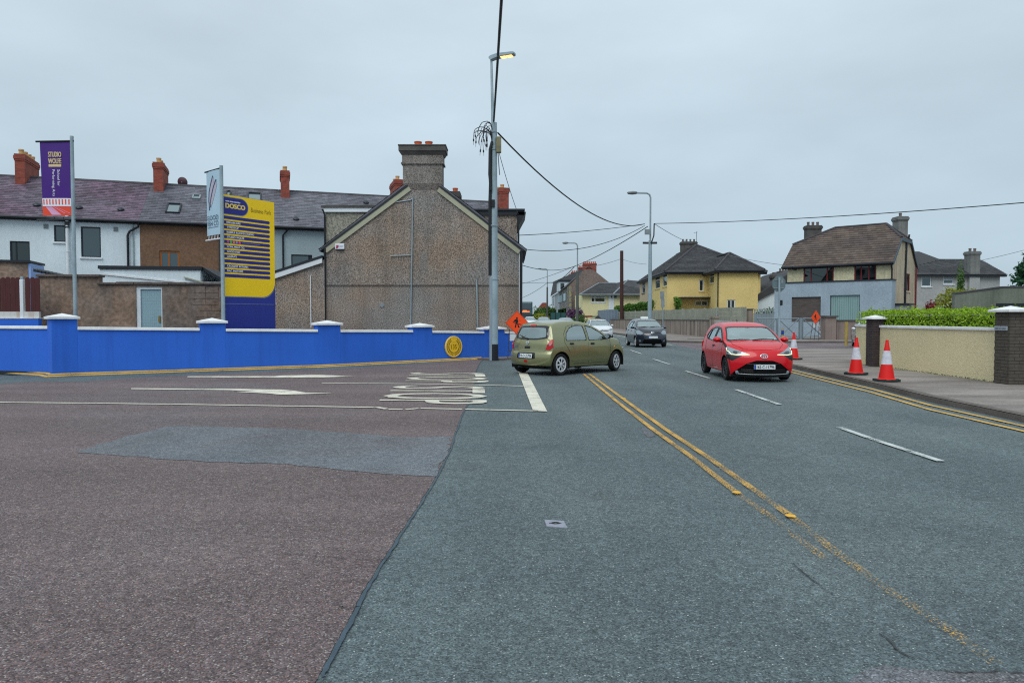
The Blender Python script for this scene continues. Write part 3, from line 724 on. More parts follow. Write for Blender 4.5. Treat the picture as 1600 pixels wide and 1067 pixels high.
def chimney_part(parent, fr, s0, s1, t0, t1, z0, z1, m, pots=1, potm=None, corbel=.05, potn_t=None, base=None, pot_h=.3, pot_r=.13):
    mb = MB(); h = .09
    mb.fbox(fr, s0, s1, t0, t1, z0, z1 - 4 * h)
    mb.fbox(fr, s0 - corbel * .5, s1 + corbel * .5, t0 - corbel * .5, t1 + corbel * .5, z1 - 4 * h, z1 - 3 * h)
    mb.fbox(fr, s0 - corbel, s1 + corbel, t0 - corbel, t1 + corbel, z1 - 3 * h, z1 - h)
    mb.fbox(fr, s0 - corbel * .4, s1 + corbel * .4, t0 - corbel * .4, t1 + corbel * .4, z1 - h, z1)
    c = mb.build('chimney', m, parent)
    along_t = (t1 - t0) >= (s1 - s0)
    for k in range(pots):
        f = (k + .5) / pots; s, t = ((s0 + s1) / 2, t1 - (t1 - t0) * f) if along_t else (s0 + (s1 - s0) * f, (t0 + t1) / 2)
        q = MB(); q.lathe([(pot_r * .95, 0), (pot_r * .85, pot_h * .7), (pot_r, pot_h * .75), (pot_r, pot_h), (pot_r * .75, pot_h), (pot_r * .7, pot_h * .2)], 14, Matrix.Translation(fr.pt(s, t, z1)))
        q.build('chimney_pot', potm or m_terracotta, c, smooth=True)
    if base:
        q = MB(); q.fbox(fr, s0 - .015, s1 + .015, t0 - .015, t1 + .015, z0 - .3, z0 + base); q.build('flashing', m_lead, c)
    return c
def pipe_part(parent, pts, r, m, name='downpipe', clips=0):
    mb = MB(); mb.tube(pts, r, 10)
    for k in range(clips):
        a, b = Vector(pts[-2]), Vector(pts[-1]); p = a.lerp(b, (k + .5) / clips)
        mb.tube([p - Vector((0, 0, .03)), p + Vector((0, 0, .03))], r * 1.25, 10)
    return mb.build(name, m, parent, smooth=True)

# ------------------------------------------------------------------ the terrace behind (rear elevation)
TF = Frame((-24.73, 34.0), (.949, .315))
ZE = 6.52
ZR = TF.px(300, 290.5, -4.0)[1]
sS = lambda x, y=345: TF.px(x, y)[0]
S = {k: sS(k) for k in (-260, 218, 348, 520, 850)}
S[850] = sS(801)
def roof_pt(x, y):                               # a point on the front roof slope
    e0, e1, r0 = TF.pt(0, .25, ZE), TF.pt(1, .25, ZE), TF.pt(0, -4, ZR)
    n = (e1 - e0).cross(r0 - e0).normalized()
    return P(x, y, e0, n), n
def terrace_house(name, label, s0, s1, wall_m, slate_m, holes, seed, slate_w=.30):
    h = thing(name, label, 'house', TF.pt((s0 + s1) / 2, 0, .45))
    mb = MB(); wall_holes(mb, TF, s0, s1, .45, ZE, holes)
    mb.quad(TF.pt(s0, -8, .45), TF.pt(s1, -8, .45), TF.pt(s1, -8, ZE), TF.pt(s0, -8, ZE))
    for s in (s0 + .002, s1 - .002): mb.poly([TF.pt(s, 0, .45), TF.pt(s, -8, .45), TF.pt(s, -8, ZE), TF.pt(s, -4, ZR - .08), TF.pt(s, 0, ZE)])
    mb.build('wall', wall_m, h)
    q = MB(); q.hexa([TF.pt(s0, .25, ZE - .03), TF.pt(s1, .25, ZE - .03), TF.pt(s1, -4, ZR - .05), TF.pt(s0, -4, ZR - .05), TF.pt(s0, .25, ZE), TF.pt(s1, .25, ZE), TF.pt(s1, -4, ZR), TF.pt(s0, -4, ZR)])
    q.hexa([TF.pt(s0, -4, ZR - .05), TF.pt(s1, -4, ZR - .05), TF.pt(s1, -8.2, ZE - .03), TF.pt(s0, -8.2, ZE - .03), TF.pt(s0, -4, ZR), TF.pt(s1, -4, ZR), TF.pt(s1, -8.2, ZE), TF.pt(s0, -8.2, ZE)])
    roof = q.build('roof', slate_m, h)
    roof_face(h, roof, [TF.pt(s0, .27, ZE + .004), TF.pt(s1, .27, ZE + .004), TF.pt(s1, -4, ZR + .004), TF.pt(s0, -4, ZR + .004)], slate_m, .215, slate_w, .010, seed)
    n = int((s1 - s0) / .45)
    q = MB()
    for k in range(n):
        a = s0 + (s1 - s0) * k / n + .004; b = s0 + (s1 - s0) * (k + 1) / n - .004
        q.hexa([TF.pt(a, -3.87, ZR - .04), TF.pt(b, -3.87, ZR - .04), TF.pt(b, -4.13, ZR - .04), TF.pt(a, -4.13, ZR - .04), TF.pt(a, -3.98, ZR + .06), TF.pt(b, -3.98, ZR + .06), TF.pt(b, -4.02, ZR + .06), TF.pt(a, -4.02, ZR + .06)])
    tag(q.build('ridge_tiles', m_ridge, roof), kind='stuff')
    q = MB(); q.fbox(TF, s0, s1, .02, .16, ZE - .17, ZE - .03); q.tube([TF.pt(s0, .30, ZE - .06), TF.pt(s1, .30, ZE - .06)], .065, 8); q.build('gutter', m_fascia, h)
    return h, roof
hw1 = inset(TF, 15, 377, 47, 412); hw2 = inset(TF, 84, 352, 103, 378); hw3 = inset(TF, 126, 354.5, 158, 402)
white_house, wroof = terrace_house('terraced_house', 'white rendered end of the terrace with anthracite windows and purplish slates', S[-260], S[218], m_white_wall, m_slate_a, [hw1, hw2, hw3], 11)
window(TF, white_house, hw1, fm=m_frame_dark, pane=m_pane_dark, mull=(.3,), label='open anthracite window above the brown annexe', sill=m_fascia)
window(TF, white_house, hw2, fm=m_frame_dark, pane=m_pane, sill=m_white_pvc, label='small anthracite window beside the soil pipe')
window(TF, white_house, hw3, fm=m_frame_dark, pane=m_pane, sill=m_white_pvc, label='large anthracite window right of the banner pole', curtain=(.05, m_curtain))
for x, y in ((72, 353.5), (181, 358)):
    s, z = TF.px(x, y); q = MB(); q.fbox(TF, s - .1, s + .1, 0, .03, z - .12, z + .1)
    for k in range(4): q.fbox(TF, s - .08, s + .08, .03, .045, z - .08 + k * .045, z - .06 + k * .045)
    q.build('wall_vent', m_lead, white_house)
sp_s, _ = TF.px(107, 400)
pipe_part(white_house, [TF.pt(sp_s, .14, TF.px(107, 334)[1]), TF.pt(sp_s, .14, .5)], .075, m_white_pvc, 'soil_pipe', 5)
q = MB(); z_ = TF.px(107, 352)[1]; q.fbox(TF, sp_s - .085, sp_s + .085, .05, .22, z_ - .15, z_ + .15); q.build('pipe_hopper', m_fascia, white_house)
d0 = TF.px(218, 352); d1 = TF.px(200, 365)
pipe_part(white_house, [TF.pt(d0[0], .27, ZE - .1), TF.pt(d0[0] - .02, .2, d0[1] - .1), TF.pt(d1[0] + .1, .12, d1[1] + .1), TF.pt(d1[0], .1, d1[1] - .1), TF.pt(d1[0], .1, .5)], .055, m_black)
pipe_part(white_house, [TF.pt(TF.px(209, 400)[0], .05, ZE - .2), TF.pt(TF.px(209, 400)[0], .05, .5)], .03, m_pipe_grey, 'service_pipe')
hb = inset(TF, 249, 392, 281, 422)
brown_house, broof = terrace_house('terraced_house', 'brown rendered house in the middle of the terrace with an oak framed window', S[218], S[348], m_brown_wall, m_slate_b, [hb], 12)
window(TF, brown_house, hb, fm=m_frame_oak, pane=m_pane, mull=(.46,), label='oak framed window', sill=m_cement, bar=.10)
pipe_part(brown_house, [TF.pt(TF.px(345, 400)[0] - .1, .06, ZE - .2), TF.pt(TF.px(345, 400)[0] - .1, .06, .5)], .03, m_cement, 'service_pipe')
hg = inset(TF, 455, 398, 488, 425)
grey_house, groof = terrace_house('terraced_house', 'pale grey rendered house of the terrace between the yellow sign and the gable', S[348], S[520], m_grey_wall, m_slate_b, [hg], 13)
window(TF, grey_house, hg, fm=m_frame_dark, pane=m_pane, label='anthracite window above the lean-to')
c = TF.px(449, 358); c2 = TF.px(442, 368)
pipe_part(grey_house, [TF.pt(c[0], .28, ZE - .1), TF.pt(c[0], .2, c[1] - .1), TF.pt(c2[0], .08, c2[1]), TF.pt(c2[0], .08, .5)], .045, m_black)
far_house, froof = terrace_house('terraced_house', 'last house of the rear terrace, its slates rising behind the dashed gable', S[520], S[850], m_grey_wall, m_slate_b, [], 14)
def terrace_chimney(h, x0, x1, ytop, ybase, pots, tf=-3.05, tb=-5.0, potm=None, base=.22):
    s0 = TF.px(x0, ytop, tf)[0]; s1 = TF.px(x1, ytop, tf)[0]; z1 = TF.px(x0, ytop, tf)[1]
    zb = ZE + (ZR - ZE) * (.25 - tf) / 4.25
    return chimney_part(h, TF, s0, s1, tb, tf, zb - .35, z1, m_brick, pots, potm or m_buff_pot, base=.35 if base else None, pot_h=.28)
terrace_chimney(white_house, 22.5, 38, 240, 290, 4, tb=-5.4)
terrace_chimney(brown_house, 239, 254.5, 253, 300, 3, base=0)
terrace_chimney(grey_house, 438.5, 452, 266, 308, 3)
terrace_chimney(far_house, 617, 629, 280, 310, 2)
terrace_chimney(far_house, 781.5, 795, 293, 330, 2)
def skylight(h, x0, y0, x1, y1, frame_m=None, pane=None):
    a, n = roof_pt(x0, y1); b, _ = roof_pt(x1, y1); c, _ = roof_pt(x1, y0)
    u = TF.u; w = n.cross(u).normalized()
    if w.z < 0: w = -w
    if n.y > 0: n = -n
    if n.z < 0: n = -n
    W = (b - a).dot(u); H = (c - b).dot(w); m = Matrix((u, w, n)).transposed().to_4x4(); m.translation = a
    q = MB(); e = .07
    q.box(0, e, 0, H, 0, .10, m); q.box(W - e, W, 0, H, 0, .10, m); q.box(e, W - e, 0, e, 0, .09, m); q.box(e, W - e, H - e, H, 0, .12, m)
    s = q.build('skylight', frame_m or m_fascia, h)
    q = MB(); q.box(e, W - e, e, H - e, .03, .06, m); q.build('pane', pane or m_pane, s)
m_sky_pane = mat_glass('skylight_pane', (150, 168, 176), .15, .02, 1.0)
skylight(brown_house, 258, 319.5, 281, 333.5, pane=m_sky_pane)
skylight(brown_house, 300, 306, 313, 312, m_lead, m_sky_pane)
skylight(grey_house, 386, 303, 408, 322, pane=m_sky_pane)
skylight(grey_house, 351, 300, 359, 320, pane=m_sky_pane)
for x, y in ((58, 322), (124, 326), (189, 329), (463, 344), (572, 318)):
    a, n = roof_pt(x, y)
    if n.z < 0: n = -n
    q = MB(); q.lathe([(.17, 0), (.16, .1), (.08, .15), (.01, .16)], 10, Matrix.Translation(a) @ n.to_track_quat('Z', 'Y').to_matrix().to_4x4()); q.build('roof_vent', m_frame_dark, [white_house, white_house, white_house, grey_house, far_house][(58, 124, 189, 463, 572).index(x)], smooth=True)
dp, n = roof_pt(284, 285); dp = TF.pt(TF.px(284, 285, -4.3)[0], -4.3, TF.px(284, 285, -4.3)[1])
q = MB(); q.lathe([(.02, 0), (.12, .01), (.22, .05), (.29, .10)], 18, Matrix.Translation(dp) @ Matrix.Rotation(R(-75), 4, 'X'), cap=False); q.tube([dp, dp - Vector((0, -.1, .7))], .02, 6)
dish = q.build('satellite_dish', mat('dish_brown', (88, 62, 70), rough=.6), None, smooth=True)
tag(dish, 'round brown satellite dish on the terrace ridge beside the second brick chimney', 'satellite dish')

# ------------------------------------------------------------------ gable-ended pebbledashed house
GY = 30.0
gx = lambda x, y=385, Y=GY: A(x, y, Y)
GF = Frame((A(508, 385, GY).x, GY), (1, 0))
W_ = GF.px(814, 385)[0]; EZ = GF.px(600, 388)[1]
gable = thing('gable_house', 'pebbledashed end house with its blank gable and tall chimney stack above the blue wall', 'house', GF.pt(W_ / 2, 0, 0))
apx, apz = W_ / 2 - .02, GF.px(661, 273)[1]
mb = MB(); D_ = 6.4
zc = GF.px(600, 445)[1]
mb.poly([GF.pt(0, 0, 0), GF.pt(W_, 0, 0), GF.pt(W_, 0, zc - .03), GF.pt(0, 0, zc - .03)])
mb.poly([GF.pt(0, .03, zc), GF.pt(W_, .03, zc), GF.pt(W_, .03, EZ), GF.pt(apx, .03, apz), GF.pt(0, .03, EZ)])
mb.poly([GF.pt(0, 0, zc - .03), GF.pt(W_, 0, zc - .03), GF.pt(W_, .03, zc), GF.pt(0, .03, zc)])
for s in (0, W_): mb.poly([GF.pt(s, 0, 0), GF.pt(s, -D_, 0), GF.pt(s, -D_, EZ), GF.pt(s, 0.03, EZ), GF.pt(s, .03, zc), GF.pt(s, 0, zc - .03)])
mb.poly([GF.pt(0, -D_, 0), GF.pt(W_, -D_, 0), GF.pt(W_, -D_, EZ), GF.pt(apx, -D_, apz), GF.pt(0, -D_, EZ)])
mb.build('wall', m_dash_render, gable)
q = MB(); q.fbox(GF, -.01, W_ + .01, .0, .04, zc - .04, zc - .018); q.build('string_course', m_dash_dark, gable)
# roof planes, bargeboards
roof_m = MB()
for (sa, za), (sb, zb) in ((( -.22, EZ - .15), (apx, apz + .05)), ((W_ + .22, EZ - .15), (apx, apz + .05))):
    q_ = [GF.pt(sa, .12, za), GF.pt(sb, .12, zb), GF.pt(sb, -D_ - .1, zb), GF.pt(sa, -D_ - .1, za)]
    up = Vector((0, 0, .09)); roof_m.hexa(q_ + [p + up for p in q_])
groof2 = roof_m.build('roof', m_slate_b, gable)
roof_face(gable, groof2, [GF.pt(W_ + .24, -D_, EZ - .05), GF.pt(W_ + .24, .12, EZ - .05), GF.pt(apx, .12, apz + .15), GF.pt(apx, -D_, apz + .15)], m_slate_b, .22, .3, .010, 21)
roof_face(gable, groof2, [GF.pt(-.24, .12, EZ - .05), GF.pt(-.24, -D_, EZ - .05), GF.pt(apx, -D_, apz + .15), GF.pt(apx, .12, apz + .15)], m_slate_b, .22, .3, .010, 22)
for sgn, (x0, y0, x1, y1) in ((1, (506, 389, 638, 291)), (-1, (814, 391, 687, 293))):
    a, b = GF.px(x0, y0, .1), GF.px(x1, y1, .1)
    d = Vector((b[0] - a[0], b[1] - a[1])).normalized(); nrm = Vector((-d.y, d.x)) * (1 if sgn > 0 else -1)
    if nrm.y < 0: nrm = -nrm
    wd = .20
    pts = [(a[0], a[1]), (b[0], b[1]), (b[0] - nrm.x * wd, b[1] - nrm.y * wd), (a[0] - nrm.x * wd, a[1] - nrm.y * wd)]
    q = MB(); q.prism([GF.pt(s, .035, z) for s, z in pts], GF.n * .07); q.build('bargeboard', m_cream_trim, gable)
    pts2 = [(a[0] - d.x * .1, a[1] - d.y * .1), (b[0], b[1]), (b[0] + nrm.x * .07, b[1] + nrm.y * .07), (a[0] - d.x * .1 + nrm.x * .07, a[1] - d.y * .1 + nrm.y * .07)]
    q = MB(); q.prism([GF.pt(s, .03, z) for s, z in pts2], GF.n * .10); q.build('verge_slates', m_fascia, gable)
# chimney stack
def sz(x, y, t=0.03): return GF.px(x, y, t)
s0, s1 = sz(629, 280)[0], sz(692.5, 280)[0]
zt = sz(660, 228)[1]; zn = sz(660, 238)[1]; zm = sz(660, 256)[1]
q = MB(); tt0, tt1 = -.55, .165
zft = sz(660, 297)[1]
q.fbox(GF, s0 + .03, s1 - .03, tt0, tt1 - .02, zft + .25, zm)
q.fbox(GF, s0, s1, tt0 - .03, tt1, zm, zn - .12)
stack = q.build('chimney', m_dash_dark, gable)
q = MB(); q.hexa([GF.pt(s0 + .05, .034, zft), GF.pt(s1 - .05, .034, zft), GF.pt(s1 - .05, -.5, zft), GF.pt(s0 + .05, -.5, zft), GF.pt(s0 + .031, tt1 - .021, zft + .25), GF.pt(s1 - .031, tt1 - .021, zft + .25), GF.pt(s1 - .031, -.5, zft + .25), GF.pt(s0 + .031, -.5, zft + .25)]); q.build('stack_foot', m_dash_render, stack)
q = MB(); q.fbox(GF, s0 - .04, s1 + .04, tt0 - .06, tt1 + .04, zm - .04, zm + .03); q.build('band', m_dash_dark, stack)
q = MB()
q.hexa([GF.pt(s0 - .02, tt1 + .02, zn - .14), GF.pt(s1 + .02, tt1 + .02, zn - .14), GF.pt(s1 + .02, tt0 - .05, zn - .14), GF.pt(s0 - .02, tt0 - .05, zn - .14), GF.pt(s0 - .10, tt1 + .1, zn), GF.pt(s1 + .10, tt1 + .1, zn), GF.pt(s1 + .10, tt0 - .1, zn), GF.pt(s0 - .10, tt0 - .1, zn)])
q.fbox(GF, s0 - .13, s1 + .13, tt0 - .13, tt1 + .13, zn, zt - .06); q.fbox(GF, s0 - .15, s1 + .15, tt0 - .15, tt1 + .15, zt - .06, zt)
q.build('cap', m_cement, stack, bevel=.015)
for x in (652, 669):
    s, _ = sz(x, 225); pz = zt
    q = MB(); q.lathe([(.155, -.02), (.15, .16), (.165, .18), (.165, .22), (.12, .22), (.11, .05)], 18, Matrix.Translation(GF.pt(s, -.22, pz))); q.build('chimney_pot', m_terracotta, stack, smooth=True)
# conduits, vent and stains on the gable
px2 = lambda x, y, t=.06: GF.pt(*(lambda r_: (r_[0], t, r_[1]))(GF.px(x, y, t)))
pipe_part(gable, [px2(613, 317), px2(640, 313), px2(645, 311)], .022, m_pipe_grey, 'conduit')
pipe_part(gable, [px2(645, 309), px2(643.5, 400), px2(641.5, 519)], .032, m_pipe_grey, 'conduit')
pipe_part(gable, [px2(610, 400), px2(642, 399)], .022, m_pipe_grey, 'conduit')
pipe_part(gable, [px2(744.5, 437), px2(745.5, 470), px2(746.5, 514)], .04, m_pipe_grey, 'conduit')
s, z = GF.px(597, 477); q = MB(); q.lathe([(.0, .03), (.08, .03), (.10, .01), (.10, 0)], 16, Matrix.Translation(GF.pt(s, 0, z)) @ Matrix.Rotation(R(90), 4, 'X')); q.build('round_vent', m_lead, gable)
s, z = GF.px(662, 402); q = MB(); q.fbox(GF, s - .18, s + .18, .03, .036, z - .55, z + .2); q.build('render_patch', m_dash_dark, gable)
pipe_part(gable, [px2(507.5, 388, .1), px2(507.5, 520, .1)], .05, m_black)
pipe_part(gable, [px2(814.5, 392, .1), px2(814, 525, .1)], .055, m_black)
pipe_part(gable, [px2(811.5, 394, .05), px2(811.5, 525, .05)], .02, m_white_pvc, 'service_pipe')
# dormers on both slopes
YD = 30.9
DF = Frame((0, YD), (1, 0))
def dormer(x0, x1, yt, yf, yb, label, wm, white):
    a, b = DF.px(x0, yt)[0], DF.px(x1, yt)[0]; zt_, zf, zb_ = DF.px(x0, yt)[1], DF.px(x0, yf)[1], DF.px(x0, yb)[1]
    q = MB(); q.fbox(DF, a + (.16 if white else 0), b - (0 if white else .34), -2.6, 0, zb_, zf)
    d = q.build('dormer', wm, gable); tag(d, label)
    q = MB(); q.fbox(DF, a, b, -2.75, .15, zf + .16, zt_); q.build('flat_roof', m_fascia if not white else m_cement, d, bevel=.01)
    q = MB(); q.fbox(DF, a + .02, b - .02, -2.7, .10, zf - .02, zf + .17); q.build('fascia', m_white_pvc if white else m_fascia, d)
    return d, a, b, zt_, zf, zb_
d, a, b, zt_, zf, zb_ = dormer(503, 640, 321.5, 331, 395, 'pale dashed dormer with a white fascia', m_dash_green, True)
pipe_part(d, [DF.pt(a + .05, .12, zf + .1), DF.pt(a + .14, .08, zf - .15), DF.pt(a + .14, .08, zb_ + .1)], .04, m_black)
d, a, b, zt_, zf, zb_ = dormer(690, 820, 327, 336, 395, 'brown dashed dormer with a weathered dark fascia', m_dash_render, False)
q = MB(); q.hexa([DF.pt(b - .33, .1, zf - .5), DF.pt(b - .28, .1, zf - .5), DF.pt(b - .28, -2.6, zf - .5), DF.pt(b - .33, -2.6, zf - .5), DF.pt(b - .33, .1, zf + .12), DF.pt(b + .05, .1, zf + .12), DF.pt(b + .05, -2.6, zf + .12), DF.pt(b - .33, -2.6, zf + .12)]); q.build('gutter_box', m_fascia, d)
pipe_part(d, [DF.pt(b - .28, .06, zf - .1), DF.pt(b - .28, .06, zb_ - .1)], .045, m_black)
# small chimney and terracotta pot seen over the right slope
ss, zz = GF.px(706, 300, -3.0)
chimney_part(gable, GF, GF.px(703, 300, -3)[0], GF.px(718, 300, -3)[0], -3.7, -3.0, apz - 1.5, GF.px(706, 299, -3)[1], m_cement, 1, m_terracotta, pot_h=.2)

# alarm box
s, z = GF.px(531.5, 385.5); ab = thing('alarm_box', 'white burglar alarm box with a red emblem high on the dashed gable', 'alarm box', GF.pt(s, .03, z - .13))
q = MB(); q.fbox(GF, s - .20, s + .20, .032, .11, z - .12, z + .13); q.build('casing', m_white_pvc, ab, bevel=.02)
q = MB(); q.fbox(GF, s - .17, s + .17, .04, .10, z - .15, z - .12); q.build('lamp_strip', m_fascia, ab)
q = MB(); q.fbox(GF, s - .14, s - .04, .112, .116, z - .05, z + .05); q.fbox(GF, s - .16, s - .07, .112, .1165, z - .08, z - .05); q.build('emblem', mat('red_print', (160, 50, 84), rough=.5), ab)
q = MB(); q.fbox(GF, s - .01, s + .15, .112, .116, z - .02, z + .03); q.build('lettering', mat('lilac_print', (180, 178, 204), rough=.5), ab)

# lean-to between the sign and the gable
lean = thing('lean_to', 'brown dashed lean-to with a white fascia rising against the gable house', 'outbuilding', A(470, 510, 29.9))
LF = Frame((0, 29.8), (1, 0))
a, b = LF.px(405, 440), LF.px(506.5, 406)
q = MB(); q.prism([LF.pt(a[0], 0, 0), LF.pt(b[0], 0, 0), LF.pt(b[0], 0, b[1]), LF.pt(a[0], 0, a[1])], -LF.n * 4.2); q.build('wall', m_dash_render, lean)
a1, b1 = LF.px(405, 444), LF.px(504, 411); a2, b2 = LF.px(405, 435.5), LF.px(504, 403.5); a3, b3 = LF.px(405, 431.5), LF.px(504, 399.5)
q = MB(); q.prism([LF.pt(a1[0], .02, a1[1]), LF.pt(b1[0], .02, b1[1]), LF.pt(b2[0], .02, b2[1]), LF.pt(a2[0], .02, a2[1])], LF.n * .1); q.build('fascia', m_white_pvc, lean)
q = MB(); q.prism([LF.pt(a2[0], .14, a2[1]), LF.pt(b2[0], .14, b2[1]), LF.pt(b3[0], .14, b3[1]), LF.pt(a3[0], .14, a3[1])], -LF.n * 4.4); q.build('roof', m_fascia, lean)
pp = lambda x, y, t=.05: LF.pt(LF.px(x, y, t)[0], t, LF.px(x, y, t)[1])
pipe_part(lean, [pp(485, 431), pp(485.5, 470), pp(486, 512)], .022, m_white_pvc, 'service_pipe')

# ------------------------------------------------------------------ outbuildings and yard walls
fx = thing('flat_roofed_extension', 'white flat roofed extension behind the brown yard wall', 'outbuilding', A(235, 500, 27.5) * 1)
XF = Frame((A(156, 430, 27.5).x, 27.5), (.985, .17))
b = XF.px(313, 425)[0]; z1 = XF.px(156, 415)[1]
q = MB(); q.fbox(XF, 0, b, -4, 0, .45, z1 - .14); q.build('wall', m_white_wall, fx)
q = MB(); q.fbox(XF, -.05, b + .06, -4.1, .06, z1 - .13, z1); q.build('roof', m_fascia, fx)
z2 = XF.px(325, 440)[1]
q = MB(); q.prism([XF.pt(b + .06, -.1, z1), XF.pt(b + .75, -.1, z1 - .42), XF.pt(b + .75, -.1, z1 - .54), XF.pt(b + .06, -.1, z1 - .14)], XF.n * -3.5); q.build('lean_roof', m_fascia, fx)
q = MB(); q.fbox(XF, b + .002, b + .9, -3.6, -.12, .45, z1 - .6); q.build('side_wall', m_white_wall, fx)
q = MB(); q.prism([XF.pt(b - .6, .02, z1 - .40), XF.pt(b + .75, .02, z1 - .78), XF.pt(b + .75, .02, z1 - .83), XF.pt(b - .6, .02, z1 - .44)], XF.n * .08); q.build('trim', m_cream_trim, fx)
q = MB(); q.prism([XF.pt(.15, .004, z1 - .30), XF.pt(b * .9, .004, z1 - .62), XF.pt(b * .9, .004, z1 - .68), XF.pt(.15, .004, z1 - .36)], XF.n * .04); q.build('verge_trim', m_coping, fx)

an = thing('rear_annexe', 'small brown annexe with a flat dark roof behind the board fence', 'outbuilding', A(0, 500, 28))
NF = Frame((A(43.5, 410, 31).x, 31.0), (.949, .315))
a, b, zz = NF.px(-120, 410)[0], NF.px(43.5, 410)[0], NF.px(20, 410)[1]
q = MB(); q.fbox(NF, a, b, -2, 0, .45, zz); q.build('wall', m_yard, an)
q = MB(); q.fbox(NF, a, b + .10, -2.05, .1, zz, zz + .10); q.build('roof', m_fascia, an)
q = MB(); q.fbox(NF, b + .001, b + .10, -1.9, -.02, .45, zz - .03); q.build('corner_post', mat('pale_blue_paint', (140, 168, 216), rough=.7), an)
sh = thing('slate_shed', 'low lean-to shed roof with old slates behind the brown yard wall', 'outbuilding', A(78, 500, 27))
SH = Frame((A(52, 420, 29).x, 29.0), (.949, .315))
l, r_ = SH.px(52, 420), SH.px(104, 431)
q = MB(); q.fbox(SH, l[0] + .05, r_[0] - .1, -.9, -.1, .45, r_[1] - .05); q.build('wall', mat('shed_blue', (124, 150, 196), rough=.8), sh)
q = MB()
for k in range(9):
    x0 = l[0] + (r_[0] - l[0]) * k / 9; x1 = l[0] + (r_[0] - l[0]) * (k + 1) / 9; h0 = l[1] + (r_[1] - l[1]) * k / 9; h1 = l[1] + (r_[1] - l[1]) * (k + 1) / 9
    s_ = MB(); s_.hexa([SH.pt(x0, 0, h0 - .12), SH.pt(x1 + .05, 0, h1 - .12), SH.pt(x1 + .05, -1, h1 - .1), SH.pt(x0, -1, h0 - .1), SH.pt(x0, 0, h0), SH.pt(x1 + .05, 0, h1 - .05), SH.pt(x1 + .05, -1, h1 + .02), SH.pt(x0, -1, h0 + .05)]); s_.build('slate', m_fascia, sh)

YF = Frame((A(60, 440, 25.0).x, 25.0), (.997, .07))
yw = thing('yard_wall', 'rough brown rendered yard wall with a mossy coping behind the blue wall', 'wall', YF.pt(3, 0, .45))
sA, sB, sC = 0.0, YF.px(155, 440)[0], YF.px(346, 450)[0]
zA, zB = YF.px(100, 433)[1], YF.px(250, 445)[1]
dh = (YF.px(212, 450)[0], YF.px(253, 450)[0], .45, YF.px(232, 448)[1])
mb = MB(); wall_holes(mb, YF, sA, sB, .0, zA); wall_holes(mb, YF, sB, sC, .0, zB, [dh], rec=.18)
mb.quad(YF.pt(sA, -.25, 0), YF.pt(sC, -.25, 0), YF.pt(sC, -.25, zB), YF.pt(sA, -.25, zB)); mb.quad(YF.pt(sA, 0, 0), YF.pt(sA, -.25, 0), YF.pt(sA, -.25, zA), YF.pt(sA, 0, zA)); mb.quad(YF.pt(sB, 0, zB), YF.pt(sB, -.25, zB), YF.pt(sB, -.25, zA), YF.pt(sB, 0, zA)); mb.quad(YF.pt(sC, 0, 0), YF.pt(sC, -.25, 0), YF.pt(sC, -.25, zB), YF.pt(sC, 0, zB))
mb.quad(YF.pt(sA, -.25, zB), YF.pt(sB, -.25, zB), YF.pt(sB, -.25, zA), YF.pt(sA, -.25, zA))
mb.build('wall', m_yard, yw)
rd = random.Random(5)
for s0, s1, z in ((sA, sB, zA), (sB, sC, zB)):
    n = max(2, int((s1 - s0) / .55))
    for k in range(n):
        a, b = s0 + (s1 - s0) * k / n, s0 + (s1 - s0) * (k + 1) / n; dz = rd.uniform(-.012, .015)
        q = MB(); q.fbox(YF, a - (.05 if k == 0 else 0), b - .008 + (.06 if k == n - 1 else 0), -.32, .08 + rd.uniform(-.015, .015), z + .001, z + .09 + dz); q.build('coping_stone', m_yard_cap, yw, bevel=.02)
# the brickwork that shows through the render at the right end
bs0, bs1 = YF.px(296, 470)[0], YF.px(345, 470)[0]; bz0 = 1.2
k = 0; z = bz0
while z < zB - .2:
    s = bs0 + (.11 if k % 2 else 0) + .35 * abs(math.sin(k * 1.3)) * (1 if z < 2 else .4)
    while s < bs1 - .1:
        q = MB(); q.fbox(YF, s, min(s + .43, bs1), -.02, .012 + rd.uniform(0, .008), z, z + .205); q.build('block', m_yard, yw); s += .445
    z += .22; k += 1
yd = thing('yard_door', 'pale blue panelled door set in the brown yard wall', 'door', YF.pt((dh[0] + dh[1]) / 2, -.1, .45))
q = MB(); e = .09
q.fbox(YF, dh[0], dh[0] + e * 1.6, -.16, -.04, .45, dh[3]); q.fbox(YF, dh[1] - e * .5, dh[1], -.16, -.04, .45, dh[3]); q.fbox(YF, dh[0] + e * 1.6, dh[1] - e * .5, -.16, -.04, dh[3] - e, dh[3]); q.build('door_frame', m_white_pvc, yd)
q = MB(); q.fbox(YF, dh[0] + e * 1.6, dh[1] - e * .5, -.14, -.09, .47, dh[3] - e); leaf = q.build('door_leaf', m_door_blue, yd)
q = MB()
for k in range(9):
    s = dh[0] + e * 1.6 + (dh[1] - dh[0] - e * 2.1) * (k + 1) / 10; q.fbox(YF, s - .004, s + .004, -.092, -.085, .5, dh[3] - e - .03)
for k in range(18):
    z = .55 + (dh[3] - .7) * k / 18; q.fbox(YF, dh[0] + e * 1.7, dh[1] - e * .6, -.092, -.0865, z - .004, z + .004)
q.build('mesh_ribs', mat('door_rib', (160, 186, 194), rough=.5), leaf)
q = MB(); q.fbox(YF, dh[1] - .16, dh[1] - .09, -.085, -.05, 1.45, 1.68); q.build('handle', mat('brass', (150, 128, 70), rough=.4, metal=.7), yd)

